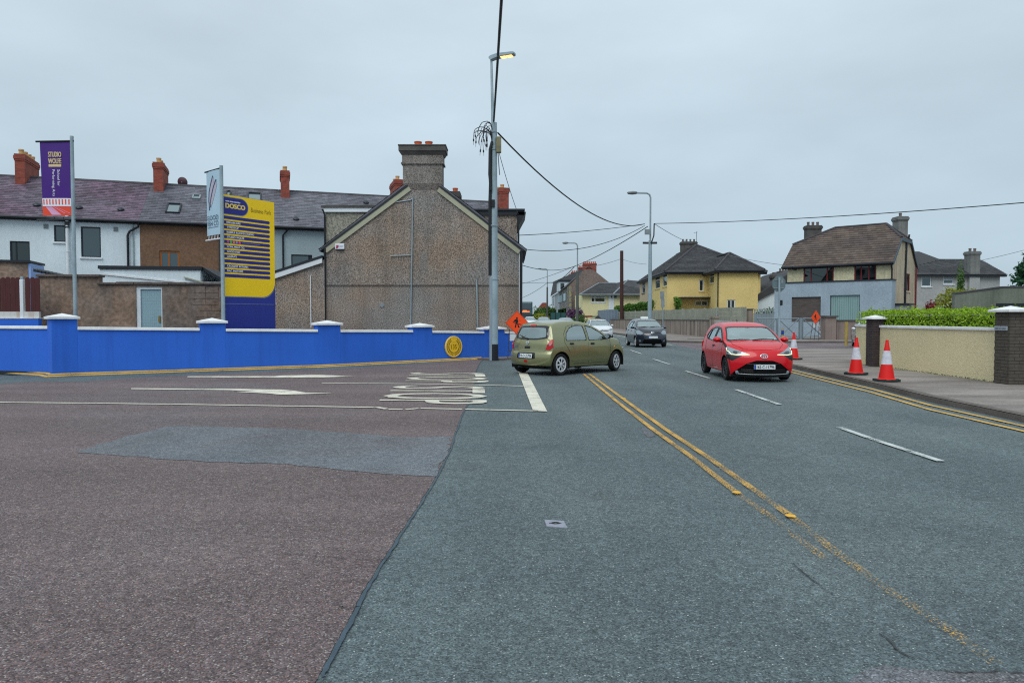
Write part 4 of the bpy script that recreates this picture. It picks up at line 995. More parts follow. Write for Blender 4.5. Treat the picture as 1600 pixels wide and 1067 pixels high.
# board fence with a gravel board, left edge
FF = Frame((A(-120, 490, 24.0).x, 24.0), (1, 0))
fence = thing('board_fence', 'dark red-brown scalloped board fence on a white gravel board at the left edge', 'fence', FF.pt(2, 0, 1.5))
fz0, fz1 = FF.px(20, 487)[1], FF.px(20, 434)[1]; fgl = FF.px(20, 496.5)[1]
fs1 = FF.px(62.5, 460)[0]; sp0, sp1 = FF.px(32, 460)[0], FF.px(37.5, 460)[0]
nb = 24; bw = fs1 / nb
for k in range(nb):
    a, b = k * bw + .006, (k + 1) * bw - .006
    if sp0 - .04 < (a + b) / 2 < sp1 + .04: continue
    dz = rd.uniform(-.015, .015)
    pts = [(a, fz0 + .002), (b, fz0 + .002), (b, fz1 - .05)] + [((a + b) / 2 + math.cos(t_) * (b - a) / 2, fz1 - .05 + math.sin(t_) * .07 + dz) for t_ in (R(25), R(60), R(90), R(120), R(155))] + [(a, fz1 - .05)]
    q = MB(); q.prism([FF.pt(s, -.02 + (k % 2) * .01, z) for s, z in pts], FF.n * .02); q.build('board', m_wood_dark, fence)
q = MB(); q.fbox(FF, sp0, sp1, -.06, .05, 1.0, FF.px(35, 437)[1]); q.build('post', m_white_pvc, fence, bevel=.01)
q = MB(); q.fbox(FF, sp0 + .02, sp1 - .01, -.04, .03, FF.px(35, 437)[1], FF.px(35, 432)[1]); q.build('post_top', m_pole, fence)
q = MB(); q.fbox(FF, 0, fs1 - .02, -.04, .04, fgl, fz0); q.build('gravel_board', mat('stained_white_board', (204, 204, 200), rough=.8, streak=.7, streak_rgb=(168, 142, 116)), fence)
rw = thing('retaining_wall', 'low blue retaining wall under the board fence', 'wall', FF.pt(2, .05, 0))
q = MB(); q.fbox(FF, 0, fs1 - .02, -.10, .08, 0, fgl - .03); q.build('wall', m_blue, rw)
q = MB(); q.fbox(FF, 0, fs1 - .0, -.12, .10, fgl - .03, fgl - .004); q.build('coping', m_coping, rw)

# ------------------------------------------------------------------ blue boundary wall
bw_ = thing('boundary_wall', 'long bright blue roadside wall with white copings and capped pillars', 'wall', (-7, 23, 0))
def bp(x, y):                                    # foot of the wall in plan
    p = G(x, y, 0); return Vector((p.x, p.y, 0))
kn = [(-420, 570), (0, 581), (72, 584.5)]
main = [(82, 588.5), (122, 586.6), (313, 580.2), (353, 578.9), (497, 573.8), (532, 572.2), (645, 566.4), (675, 564.9), (756, 560.8), (788, 559.4), (815, 558.2)]
cop_y = {(122, 313): 511.5, (353, 497): 514.5, (532, 645): 515.6, (675, 756): 517.4, (788, 815): 518.4}
def ztop(x, y, foot):
    d = sight(x, y); k = foot.y / d.y; return EYE + d.z * k
def seg_wall(mb, a, b, za, zb, th=.22):
    t = (b - a).normalized(); n = Vector((t.y, -t.x, 0))      # towards the road
    z0 = Vector((0, 0, -.05))
    mb.hexa([a + z0, b + z0, b - n * th + z0, a - n * th + z0, a + Vector((0, 0, za)), b + Vector((0, 0, zb)), b - n * th + Vector((0, 0, zb)), a - n * th + Vector((0, 0, za))])
def seg_cope(mb, a, b, za, zb, th=.22, ov=.045, h=.085, e0=0.05, e1=0.05):
    t = (b - a).normalized(); n = Vector((t.y, -t.x, 0)); a = a - t * e0; b = b + t * e1
    up = lambda p, z: p + Vector((0, 0, z))
    mb.hexa([up(a + n * ov, za), up(b + n * ov, zb), up(b - n * (th + ov), zb), up(a - n * (th + ov), za), up(a + n * (ov - .01), za + h), up(b + n * (ov - .01), zb + h), up(b - n * (th + ov - .01), zb + h), up(a - n * (th + ov - .01), za + h)])
feet = [bp(x, y) for x, y in main]
xs = [x for x, _ in main]
def wall_run(x0, x1, ycop0, ycop1):
    a, b = feet[xs.index(x0)], feet[xs.index(x1)]
    za, zb = ztop(x0, ycop0, a) - .09, ztop(x1, ycop1, b) - .09
    q = MB(); seg_wall(q, a, b, za, zb); q.build('wall_section', m_blue, bw_)
    q = MB(); seg_cope(q, a, b, za + .002, zb + .002, e0=-.01, e1=.0); q.build('coping', m_coping, bw_, bevel=.012)
wall_run(122, 313, 510.5, 512.3); wall_run(353, 497, 513.4, 514.6); wall_run(532, 645, 515.2, 515.6); wall_run(675, 756, 516.4, 517.6); wall_run(788, 815, 517.6, 518.6)
def pillar(x0, x1, ytop, th=.34, ov=.07, back=None):
    a, b = feet[xs.index(x0)], feet[xs.index(x1)]
    t = (b - a).normalized(); n = Vector((t.y, -t.x, 0)); c = (a + b) / 2
    zt_ = ztop((x0 + x1) / 2, ytop + 7.5, c)
    q = MB(); f = .004
    up = lambda p, z: p + Vector((0, 0, z))
    A_, B_ = a + n * f, b + n * f
    q.hexa([up(A_, -.05), up(B_, -.05), up(B_ - n * th, -.05), up(A_ - n * th, -.05), up(A_, zt_), up(B_, zt_), up(B_ - n * th, zt_), up(A_ - n * th, zt_)])
    p_ = q.build('pillar', m_blue, bw_)
    q = MB(); A2, B2 = A_ - t * ov + n * ov, B_ + t * ov + n * ov
    base = [A2, B2, B2 - n * (th + 2 * ov), A2 - n * (th + 2 * ov)]; cc = sum(base, Vector()) / 4
    q.add([up(p, zt_ + .002) for p in base] + [up(p, zt_ + .065) for p in base] + [up(cc, zt_ + .16)], ((0, 3, 2, 1), (0, 1, 5, 4), (1, 2, 6, 5), (2, 3, 7, 6), (3, 0, 4, 7), (4, 5, 8), (5, 6, 8), (6, 7, 8), (7, 4, 8)))
    q.build('cap', m_coping, p_)
pillar(82, 122, 491, th=.62); pillar(313, 353, 497.5); pillar(497, 532, 500.5); pillar(645, 675, 504); pillar(756, 788, 507.5)
fl = [bp(x, y) for x, y in kn]
fl[2] = feet[0] + Vector((-.30, .48, 0))
tdir = (fl[2] - fl[1]).normalized()
q = MB(); za = ztop(0, 508.5, fl[1]) - .09
seg_wall(q, fl[0], fl[2], za, za); q.build('wall_section', m_blue, bw_)
q = MB(); seg_cope(q, fl[0], fl[2], za + .002, za + .002, e1=-.02); q.build('coping', m_coping, bw_, bevel=.012)
q = MB(); seg_wall(q, fl[0] + Vector((0, -.012, 0)), fl[2] + Vector((0, -.012, 0)), .06, .09, th=.02); q.build('dark_base_strip', m_crack, bw_)  # thin charcoal strip along the foot of the left wall section

# sloping channel at the wall foot with its double yellow line
def foot_strip(path, d0, z0, d1, z1, name, m):
    q = MB(); r_ = []
    for i, p in enumerate(path):
        t = (path[min(i + 1, len(path) - 1)] - path[max(i - 1, 0)]).normalized(); n = Vector((t.y, -t.x, 0))
        r_.append((p + n * d0 + Vector((0, 0, z0)), p + n * d1 + Vector((0, 0, z1))))
    for (a, b), (c, d) in zip(r_[:-1], r_[1:]): q.quad(a, c, d, b)
    struct(q, name, m)
fpath = [fl[0], fl[1], fl[2] + Vector((-.02, -.05, 0)), feet[0]] + [feet[k] for k in (1, 2, 4, 6)] + [feet[8] + Vector((-.15, -.1, 0))]
foot_strip(fpath, .34, .001, .012, .092, 'channel', m_asph)
foot_strip(fpath, .30, .018, .21, .043, 'double_yellow_line', m_yel_line)
foot_strip(fpath, .15, .059, .06, .084, 'double_yellow_line', m_yel_line)

# anniversary plaque on the wall
ia, ib = feet[xs.index(675)], feet[xs.index(756)]
PF = Frame(ia, (ib - ia))
ps, pz = PF.px(708.2, 541.5)
plq = thing('round_plaque', 'round yellow anniversary plaque with a dark laurel wreath on the blue wall', 'plaque', PF.pt(ps, 0, pz - .4))
pm = PF.mat(ps, 0.0, pz); PR = .40
q = MB(); q.lathe([(0, 0), (PR, 0), (PR, .03), (PR - .012, .045), (0, .045)], 40, pm, cap=False); q.build('disc', mat('plaque_yellow', (240, 190, 20), rough=.4), plq)
q = MB(); q.lathe([(PR - .045, .046), (PR - .004, .046), (PR - .01, .052), (PR - .04, .052)], 40, pm, cap=False); q.build('rim', mat('plaque_rim', (232, 200, 110), rough=.4), plq)
m_wr = mat('wreath_brown', (88, 70, 30), rough=.5)
q = MB()
for sd in (-1, 1):
    for k in range(11):
        an_ = R(270) + sd * R(10 + k * 13.6)
        for rr, tw in ((.245, .55), (.315, -.55)):
            c_ = Vector((math.cos(an_) * rr, math.sin(an_) * rr, .048)); d = Vector((-math.sin(an_), math.cos(an_), 0)) * sd
            d = Matrix.Rotation(tw * sd, 3, 'Z') @ d; e = Vector((-d.y, d.x, 0))
            q.add([pm @ (c_ - d * .045), pm @ (c_ + e * .019), pm @ (c_ + d * .05), pm @ (c_ - e * .019)], ((0, 1, 2, 3),))
q.build('laurel_wreath', m_wr, plq)
q = MB(); q.lathe([(.19, .046), (.205, .046), (.205, .05), (.19, .05)], 36, pm, cap=False); q.build('inner_ring', mat('plaque_rim', (232, 200, 110)), plq)
lettering('135', PF.mat(ps, .05, pz - .085), .17, m_wr, plq, w=.25, center=True)
# ------------------------------------------------------------------ banners, business sign, lamp pole
def pole_thing(name, label, cat, base, top, r0, r1, m=None, group=None):
    t = thing(name, label, cat, base, group=group)
    q = MB(); q.tube([base, Vector(base).lerp(Vector(top), .5), top], [r0, (r0 + r1) / 2, r1], 14); q.build('pole', m or m_pole, t, smooth=True)
    return t
b1 = A(119.5, 575, 20.9); b1.z = 0; t1 = A(113.5, 213, 20.9)
lean_x = t1.x - b1.x
bp1 = pole_thing('banner_pole', 'galvanised pole holding the purple banner', 'banner pole', b1, Vector((b1.x, b1.y, t1.z)), .055, .05)
BF = Frame((b1.x, 20.9), (1, .0))
def bs(x, y): return BF.px(x, y)
za_, zb_ = bs(90, 220.5)[1], bs(90, 343)[1]
sL = bs(56, 221)[0]
q = MB(); q.tube([BF.pt(.05, 0, za_), BF.pt(sL, 0, za_ - .02)], .028, 8); q.build('arm', m_dark_metal, bp1, smooth=True)
q = MB(); q.tube([BF.pt(.05, 0, zb_), BF.pt(bs(58, 344)[0], 0, zb_ - .02)], .026, 8)
for x in (69, 84, 98): q.tube([BF.pt(bs(x, 344)[0], 0, zb_ - .02), BF.pt(bs(x, 344)[0] + .03, 0, zb_ + .07)], .012, 6)
q.build('arm', m_dark_metal, bp1, smooth=True)
ban = thing('banner', 'purple performing arts school banner with gold logo and orange striped foot', 'banner', BF.pt(-.5, 0, bs(90, 337)[1]))
r_edge = bs(111.5, 300)[0]; l_top, l_bot = bs(62, 222)[0], bs(67.5, 338)[0]
zt_, zb2 = bs(90, 222)[1], bs(90, 337)[1]
def bq(u, v, t):                                 # u 0 left..1 right, v 0 bottom..1 top
    l = l_bot + (l_top - l_bot) * v
    return BF.pt(l + (r_edge - l) * u, t + .03 * math.sin(u * 3.1) * math.sin(v * 3 + .4), zb2 + (zt_ - zb2) * v)
def cloth(mb, u0, u1, v0, v1, t, nu=6, nv=10, skew=0):
    g = [[bq(u0 + (u1 - u0) * i / nu, v0 + (v1 - v0) * j / nv, t) for i in range(nu + 1)] for j in range(nv + 1)]
    vs_ = [p for r_ in g for p in r_]; mb.add(vs_, [(j * (nu + 1) + i, j * (nu + 1) + i + 1, (j + 1) * (nu + 1) + i + 1, (j + 1) * (nu + 1) + i) for j in range(nv) for i in range(nu)])
q = MB(); cloth(q, 0, 1, 0, 1, 0, 8, 14); cloth(q, 0, 1, 0, 1, -.004, 8, 14); q.build('cloth', m_purple, ban, smooth=True)
q = MB(); cloth(q, 0, 1, .125, .235, .004); q.build('white_band', m_white_print, ban)
q = MB()
for k in range(9): cloth(q, .035 + k * .108, .075 + k * .108, .148, .222, .008, 1, 3)
cloth(q, 0, 1, 0, .12, .006); q.build('orange_print', m_orange_print, ban)
q = MB()
q.poly([bq(.12, .118, .012), bq(.34, .118, .012), bq(.66, .008, .012), bq(.33, .008, .012)])
q.poly([bq(.38, .118, .012), bq(.41, .118, .012), bq(.80, .03, .012), bq(.76, .03, .012)]); q.poly([bq(.46, .118, .012), bq(.48, .118, .012), bq(.96, .03, .012), bq(.93, .03, .012)])
q.build('pink_print', m_pink_print, ban)
def bmat(u, v, t=.014):
    o = bq(u, v, t); m = Matrix((BF.u, Vector((0, 0, 1)), BF.n)).transposed().to_4x4(); m.translation = o; return m
H_ = zt_ - zb2; Wd = r_edge - l_top
lettering('STUDIO', bmat(.49, .795), H_ * .068, m_gold_print, ban, w=Wd * .42, center=True, bold=.006)
lettering('WOLFE', bmat(.49, .705), H_ * .068, m_gold_print, ban, w=Wd * .42, center=True, bold=.006)
q = MB(); cloth(q, .28, .70, .66, .695, .012, 2, 1); q.build('logo_bar', m_gold_print, ban)
rot = lambda m: m @ Matrix.Rotation(R(-90), 4, 'Z')
lettering('School for', rot(bmat(.57, .62)), Wd * .085, m_white_print, ban, w=H_ * .22)
lettering('Performing Arts', rot(bmat(.40, .62)), Wd * .085, m_white_print, ban, w=H_ * .36)

b2 = A(349.5, 540, 22.7); b2.z = 0; t2 = A(347, 259, 22.7)
bp2 = pole_thing('banner_pole', 'galvanised pole holding the pale fish banner in front of the yellow sign', 'banner pole', b2, Vector((b2.x, b2.y, t2.z)), .065, .055)
B2 = Frame((b2.x, 22.7), (.757, -.653))
s2 = lambda x, y: B2.px(x, y)
lt = s2(322.5, 272)[0]; zt3 = s2(344, 264)[1]; zb3 = s2(344, 366)[1]
q = MB(); q.tube([B2.pt(.03, 0, zt3 + .02), B2.pt(lt - .1, 0, zt3 + .02)], .026, 8); q.build('arm', m_dark_metal, bp2)
q = MB(); q.tube([B2.pt(.03, 0, zb3 - .14), B2.pt(lt - .1, 0, zb3 - .14)], .024, 8)
for k in range(5): q.tube([B2.pt(lt * (.1 + k * .2), 0, zb3 - .14), B2.pt(lt * (.1 + k * .2) + .04, 0, zb3)], .014, 6)
q.build('arm', m_white_pvc, bp2)
fb = thing('banner', 'pale blue fish company banner with two drawn fish', 'banner', B2.pt(lt / 2, 0, zb3))
def fq(u, v, t): return B2.pt(lt + (-.07 - lt) * u, t + .025 * math.sin(u * 3), zb3 + (zt3 - zb3) * v)
def grid(mb, fn, u0, u1, v0, v1, t, nu=5, nv=10):
    vs_ = [fn(u0 + (u1 - u0) * i / nu, v0 + (v1 - v0) * j / nv, t) for j in range(nv + 1) for i in range(nu + 1)]
    mb.add(vs_, [(j * (nu + 1) + i, j * (nu + 1) + i + 1, (j + 1) * (nu + 1) + i + 1, (j + 1) * (nu + 1) + i) for j in range(nv) for i in range(nu)])
q = MB(); grid(q, fq, 0, 1, 0, 1, 0); grid(q, fq, 0, 1, 0, 1, -.004); q.build('cloth', m_fish_bg, fb, smooth=True)
def fish(pts, back, m1, m2):
    q = MB(); q.poly([fq(u, v, .008) for u, v in pts]); f = q.build('fish_print', m1, fb)
    q = MB()
    for (u0, v0), (u1, v1) in zip(back[:-1], back[1:]): q.poly([fq(u0, v0, .012), fq(u1, v1, .012), fq(u1 + .06, v1 - .004, .012), fq(u0 + .06, v0 - .004, .012)])
    q.build('fish_back', m2, f)
fish([(.52, .93), (.62, .84), (.50, .68), (.36, .50), (.24, .42), (.16, .52), (.22, .70), (.36, .85)], [(.50, .92), (.36, .82), (.20, .68), (.17, .55), (.22, .42), (.20, .40)], m_fish_print, m_navy_print)
fish([(.72, .86), (.80, .77), (.66, .64), (.48, .50), (.34, .44), (.30, .52), (.40, .66), (.56, .78)], [(.72, .85), (.54, .75), (.36, .60), (.28, .50), (.32, .44)], m_fish_print, m_navy_print)
def fmat(u, v, t=.014):
    o = fq(u, v, t); m = Matrix((B2.u, Vector((0, 0, 1)), B2.n)).transposed().to_4x4(); m.translation = o; return m
Hf, Wf = zt3 - zb3, -.07 - lt
lettering('GOOD', fmat(.48, .235), Hf * .072, m_navy_print, fb, w=Wf * .80, center=True)
lettering('FISH CO', fmat(.48, .145), Hf * .072, m_navy_print, fb, w=Wf * .82, center=True)
q = MB(); grid(q, fq, .08, .86, .118, .124, .012, 2, 1); q.build('rule', m_navy_print, fb)

SF = Frame(A(350.5, 400, 22.9), (.56, .828))
sg = lambda x, y: SF.px(x, y)
sw = sg(429.5, 400)[0]; stz = sg(350.5, 303.5)[1]; stz2 = sg(429.5, 316)[1]; stz = (stz + stz2) / 2
sign = thing('business_sign', 'tall yellow and navy business park directory sign behind the blue wall', 'sign', SF.pt(sw / 2, 0, 0))
q = MB(); q.fbox(SF, -.03, sw, -.14, -.004, 0, stz); q.build('panel', m_sign_base, sign, bevel=.008)
yb = sg(352, 462.5)[1]; rr = .52
pts = [(-.025, yb), (sw - rr - .01, yb)] + [(sw - rr - .01 + math.sin(k * R(10)) * rr, yb + rr - math.cos(k * R(10)) * rr) for k in range(1, 10)] + [(sw - .01, stz - .01), (-.025, stz - .01)]
q = MB(); q.prism([SF.pt(s, -.003, z) for s, z in pts], SF.n * .004); q.build('yellow_field', m_sign_yel, sign)
pts2 = [(-.025, yb - .03), (sw - rr + .01, yb - .03)] + [(sw - rr + .01 + math.sin(k * R(10)) * (rr + .01), yb + rr - .01 - math.cos(k * R(10)) * (rr + .025)) for k in range(1, 9)]
q = MB()
for (a0, a1), (c0, c1) in zip(pts2[:-1], pts2[1:]): q.quad(SF.pt(a0, .0012, a1), SF.pt(c0, .0012, c1), SF.pt(c0, .0012, c1 + .03), SF.pt(a0, .0012, a1 + .03))
q.build('grey_edge', m_lead, sign)
def pill(s0, s1, z0, z1, t0, t1, m, name, left_round=False):
    r_ = (z1 - z0) / 2; c = (z0 + z1) / 2
    pts = [(s0, z0), (s1 - r_, z0)] + [(s1 - r_ + math.sin(R(k)) * r_, c - math.cos(R(k)) * r_) for k in range(15, 180, 15)] + [(s1 - r_, z1), (s0, z1)]
    q = MB(); q.prism([SF.pt(s, t0, z) for s, z in pts], SF.n * (t1 - t0)); return q.build(name, m, sign)
pz0 = (sg(351, 334.5)[1] + sg(380, 336.5)[1]) / 2; pz1 = (sg(351, 308.5)[1] + sg(375, 311)[1]) / 2; ps1 = sg(387, 325)[0]
pill(-.023, ps1 + .025, pz0 - .025, pz1 + .025, .001, .004, m_lead, 'logo_edge'); pill(-.023, ps1, pz0, pz1, .004, .007, m_sign_blue, 'logo_panel')
ls = sg(352.3, 325)[0]
lettering('DOSCO', SF.mat(ls, .0085, pz0 + (pz1 - pz0) * .36), (pz1 - pz0) * .28, mat('pale_yellow_print', (244, 212, 96), rough=.5), sign, w=ps1 - ls - .11, bold=.012)
blocks(SF.mat(ls, .0085, pz0 + (pz1 - pz0) * .73), (ps1 - ls) * .66, (pz1 - pz0) * .075, 5, m_sign_txt, sign)
bs_, bz = sg(392, 327.5)
lettering('Business Park', SF.mat(bs_, .004, bz - .09), .15, mat('olive_print', (120, 92, 20), rough=.5), sign, w=sg(423.5, 332)[0] - bs_)
rows = ['', 'REHABCARE', 'TYRESTOP', 'BUBBLE ROOMS STUDIO', 'STUDIO WOLFE', None, 'CORK MEAT CO.', 'GOOD FISH', "LAURA'S", '', 'CROSSFIT RETURN', 'MAC MOTORS', '']
be = sg(421.8, 390)[0]; tz0 = sg(421, 348.6)[1]; tz1 = sg(421, 434.2)[1]; dz = (tz0 - tz1) / 12
tl = sg(354.5, 390)[0]
wid_px = {'REHABCARE': 376, 'TYRESTOP': 373, 'BUBBLE ROOMS STUDIO': 397, 'STUDIO WOLFE': 381.5, 'CORK MEAT CO.': 382, 'GOOD FISH': 374.5, "LAURA'S": 369.5, 'CROSSFIT RETURN': 387, 'MAC MOTORS': 379}
for k, s_ in enumerate(rows):
    z = tz0 - dz * k
    pill(-.023, be, z - dz * .33, z + dz * .33, .001, .005, m_sign_blue, 'name_bar')
    if s_: lettering(s_, SF.mat(tl, .0065, z - dz * .19), dz * .40, m_sign_txt, sign, w=sg(wid_px[s_], 390)[0] - tl, bold=.003)
    if s_ is None:
        for j, cc in enumerate(((206, 76, 170), (70, 190, 110), (240, 120, 80), (150, 140, 200), (244, 90, 130))):
            q = MB(); q.lathe([(0, .007), (dz * .27, .007), (dz * .27, .005)], 12, SF.mat(sg(356.3 + j * 4.5, 380)[0], 0, z), cap=False); q.build('colour_dot', mat('dot_%d_%d_%d' % cc, cc, rough=.5), sign)
        q = MB(); q.fbox(SF, sg(378, 380)[0], sg(406, 380)[0], .005, .007, z - dz * .07, z + dz * .05); q.build('small_print', mat('dim_print', (112, 112, 180), rough=.5), sign)
zl = sg(352, 474.5)[1]; q = MB(); q.fbox(SF, 0, sw - .06, -.004, .004, zl - .012, zl + .012); q.build('seam', mat('seam_grey', (96, 106, 160), rough=.5), sign)

# main lamp pole at the corner
LP = A(771.5, 565, 26.5); LP.z = 0
zj = A(772, 192, 26.5).z; ztop_ = A(769, 93, 26.5).z
lamp = thing('street_lamp', 'tall galvanised street lamp with its lantern lit at the corner by the blue wall', 'street lamp', LP)
q = MB(); q.tube([LP, (LP.x, LP.y, 2.0), (LP.x + .02, LP.y, zj)], [.165, .16, .105], 18); q.build('pole', m_pole, lamp, smooth=True)
q = MB(); q.tube([(LP.x, LP.y, .001), (LP.x, LP.y, .62)], [.175, .172], 18); q.build('base_paint', mat('black_base_paint', (22, 28, 38), rough=.6), lamp, smooth=True)
q = MB(); q.tube([(LP.x - .02, LP.y, zj - .6), (LP.x - .03, LP.y, zj + .2), (LP.x - .08, LP.y, ztop_)], [.06, .06, .042], 12); q.build('upper_pole', m_pole, lamp, smooth=True)
q = MB(); q.box(-.16, -.05, -.14, .0, .0, A(764, 433, 26.4).z, Matrix.Translation((LP.x, LP.y - .02, 0)))
q.build('conduit', mat('grey_conduit', (138, 152, 162), rough=.5, var=.1), lamp, bevel=.02)
q = MB(); q.tube([(LP.x - .12, LP.y - .08, 3.2), (LP.x - .125, LP.y - .06, 6), (LP.x - .08, LP.y - .05, zj - .9)], [.075, .07, .05], 10); q.build('conduit', m_black, lamp, smooth=True)
zhd = A(775, 325, 26.5).z
q = MB(); q.box(-.07, .06, -.19, -.11, zhd, zhd + .28, Matrix.Translation((LP.x - .01, LP.y, 0))); q.build('junction_cover', m_black, lamp, bevel=.01)
for zz_ in (A(0, 437, 26.5).z, A(0, 353, 26.5).z, zj - .35, zj - 1.0):
    q = MB(); q.tube([(LP.x, LP.y, zz_ - .02), (LP.x, LP.y, zz_ + .02)], .17 if zz_ < 5.5 else .135, 16); q.build('band', m_pipe_grey, lamp)
# lantern pointing out over the road
lh = Vector((LP.x - .08, LP.y, ztop_)); ld = Vector((.93, -.36, .0)).normalized()
lm = Matrix((ld, Vector((-ld.y, ld.x, 0)), Vector((0, 0, 1)))).transposed().to_4x4(); lm.translation = lh + Vector((0, 0, -.02))
lm = lm @ Matrix.Rotation(R(-1), 4, 'Y') @ Matrix.Diagonal((.80, .85, .85, 1))
q = MB()
prof = [(-.10, .09, .05, .13), (.0, .13, -.03, .17), (.25, .15, .02, .20), (.42, .17, .05, .20), (1.10, .17, .05, .17), (1.16, .14, .07, .15)]
ring = lambda p: [lm @ Vector((p[0], y, z)) for y, z in ((-p[1], p[2]), (p[1], p[2]), (p[1], p[3] - .02), (p[1] * .7, p[3]), (-p[1] * .7, p[3]), (-p[1], p[3] - .02))]
rs_ = [ring(p) for p in prof]
q.add([v for r_ in rs_ for v in r_], [(i * 6 + k, i * 6 + (k + 1) % 6, (i + 1) * 6 + (k + 1) % 6, (i + 1) * 6 + k) for i in range(5) for k in range(6)] + [tuple(range(6))[::-1], tuple(range(30, 36))])
lan = q.build('lantern', m_pole, lamp, weld=True)
m_lit = mat('lit_led_panel', (255, 206, 128), rough=.4, emit=2.0)
q = MB(); q.box(.46, 1.08, -.15, .15, .035, .049, lm); q.build('bezel', mat('lantern_bezel', (190, 160, 110), rough=.5), lan)
for k in range(2):
    q = MB(); q.box(.49 + k * .30, .75 + k * .30, -.12, .12, .005, .0345, lm); q.build('led_panel', m_lit, lan, bevel=.01)
bx = A(779, 227, 26.4); box = thing('pole_box', 'weathered buff distribution box fixed near the top of the street lamp pole', 'junction box', bx)
q = MB(); q.box(-.085, .10, -.12, .08, -.29, .29, Matrix.Translation(bx)); q.build('casing', mat('buff_casing', (124, 120, 92), rough=.7, var=.25, vscale=4), box, bevel=.02)
q = MB(); q.tube([bx + Vector((-.02, 0, -.29)), bx + Vector((.0, 0, -.6)), bx + Vector((.04, 0, -1.1))], .018, 6); q.build('cable_tail', m_cable_pale, box)
# tangle of dead cable ends
tg = A(771, 205, 26.4); tang = thing('cable_tangle', 'tangle of cut black cable ends arching from the street lamp pole', 'cable bundle', tg)
rd = random.Random(21)
for k in range(15):
    x1 = -rd.uniform(.12, .78); h = rd.uniform(.1, .55) * (1 - .25 * abs(x1)); drop = -rd.uniform(.15, .78) if x1 > -.65 else -rd.uniform(.1, .55); y1 = rd.uniform(-.35, .25)
    p0 = Vector((-.06, -.05, rd.uniform(-.45, .15))); p3 = Vector((x1, y1, drop)); p1 = p0 + Vector((-.05, y1 * .2, h * 1.2)); p2 = Vector((x1 * 1.02 + rd.uniform(-.1, .05), y1, h * .9))
    pts = []
    for j in range(13):
        t = j / 12; pts.append(tg + p0 * (1 - t) ** 3 + p1 * 3 * t * (1 - t) ** 2 + p2 * 3 * t * t * (1 - t) + p3 * t ** 3 + Vector((rd.uniform(-.012, .012), 0, rd.uniform(-.012, .012))))
    e = (pts[-1] - pts[-2]).normalized()
    q = MB(); q.tube(pts, rd.uniform(.009, .015), 6)
    if rd.random() < .6: q.tube([pts[-1] - e * .02, pts[-1] + e * .07], .026, 6); q.tube([pts[-1] + e * .07, pts[-1] + e * .2], .007, 5)
    q.build('cable_end', m_cable, tang, smooth=True)
q = MB(); q.tube([tg + Vector((-.05, -.06, -.4)), tg + Vector((-.13, -.08, -.7)), tg + Vector((-.15, -.08, -1.6)), tg + Vector((-.10, -.08, -2.2))], [.05, .05, .045, .045], 8); q.build('cable_riser', m_cable, tang, smooth=True)

# ------------------------------------------------------------------ other lamp posts, timber pole, overhead cables
def arm_lamp(base, px_top, label, height, arm, headlen, rbase, m, dirv=(-1, -.25), group='street lamps along the far road'):
    t = thing('street_lamp', label, 'street lamp', base, group=group)
    b = Vector(base); d = Vector((dirv[0], dirv[1], 0)).normalized()
    zj_ = height * .67
    q = MB(); q.tube([b, b + Vector((0, 0, zj_))], [rbase, rbase * .72], 12); q.build('pole', m, t, smooth=True)
    top = b + Vector((0, 0, height))
    q = MB(); q.tube([b + Vector((0, 0, zj_ - .3)), b + Vector((0, 0, height - .35)), top + d * .08 + Vector((0, 0, -.12)), top + d * .3, top + d * arm], rbase * .38, 10); q.build('arm', m_pipe_grey, t, smooth=True)
    m4 = Matrix((d, Vector((-d.y, d.x, 0)), Vector((0, 0, 1)))).transposed().to_4x4(); m4.translation = top + d * (arm - .1)
    q = MB(); L_ = headlen
    prof = [(0, .05, -.06, .05), (.12, .13, -.1, .1), (L_ * .5, .17, -.15, .12), (L_ * .9, .13, -.12, .07), (L_, .03, -.04, .02)]
    rs_ = [[m4 @ Vector((p[0], y, z)) for y, z in ((-p[1], (p[2] + p[3]) / 2), (0, p[2]), (p[1], (p[2] + p[3]) / 2), (p[1] * .6, p[3]), (-p[1] * .6, p[3]))] for p in prof]
    q.add([v for r_ in rs_ for v in r_], [(i * 5 + k, i * 5 + (k + 1) % 5, (i + 1) * 5 + (k + 1) % 5, (i + 1) * 5 + k) for i in range(4) for k in range(5)] + [tuple(range(5))[::-1], tuple(range(20, 25))])
    q.build('lantern', mat('lantern_grey', (112, 118, 122), rough=.5), t, smooth=True)
    return t
p2 = A(1015.3, 497, 56); p2.z = gz(56) + .11
l2 = arm_lamp(p2, None, 'grey street lamp with a curved arm standing behind the dark hatchback', A(1010, 302, 56).z - p2.z, 1.15, .85, .185, m_pole, (-1, -.1))
q = MB(); z_ = A(1010, 363, 56).z; q.box(-.55, -.12, -.3, -.1, z_ - .2, z_ + .2, Matrix.Translation((p2.x + .08, p2.y, 0))); q.build('junction_box', m_lead, l2)
z_ = A(1010, 380, 56).z
for sx in (-1, 1):
    q = MB(); q.tube([(p2.x + sx * .12 - .05, p2.y - .1, z_), (p2.x + sx * .56 - .05, p2.y - .1, z_ + .01)], .085, 8); q.build('insulator', m_black, l2)
q = MB(); q.tube([(p2.x + .3, p2.y, A(0, 350, 56).z), (p2.x + .28, p2.y, A(0, 368, 56).z), (p2.x + .12, p2.y - .1, A(0, 377, 56).z), (p2.x, p2.y - .2, z_)], .05, 6); q.build('cable_drop', m_cable, l2)
p3 = A(902, 500, 84.5); p3.z = gz(84.5) + .11
arm_lamp(p3, None, 'green-grey street lamp in front of the brick chimneys', A(900, 380, 84.5).z - p3.z, 1.2, .75, .2, m_pole_dark, (-1, -.15))
p4 = A(855, 500, 132); p4.z = gz(132)
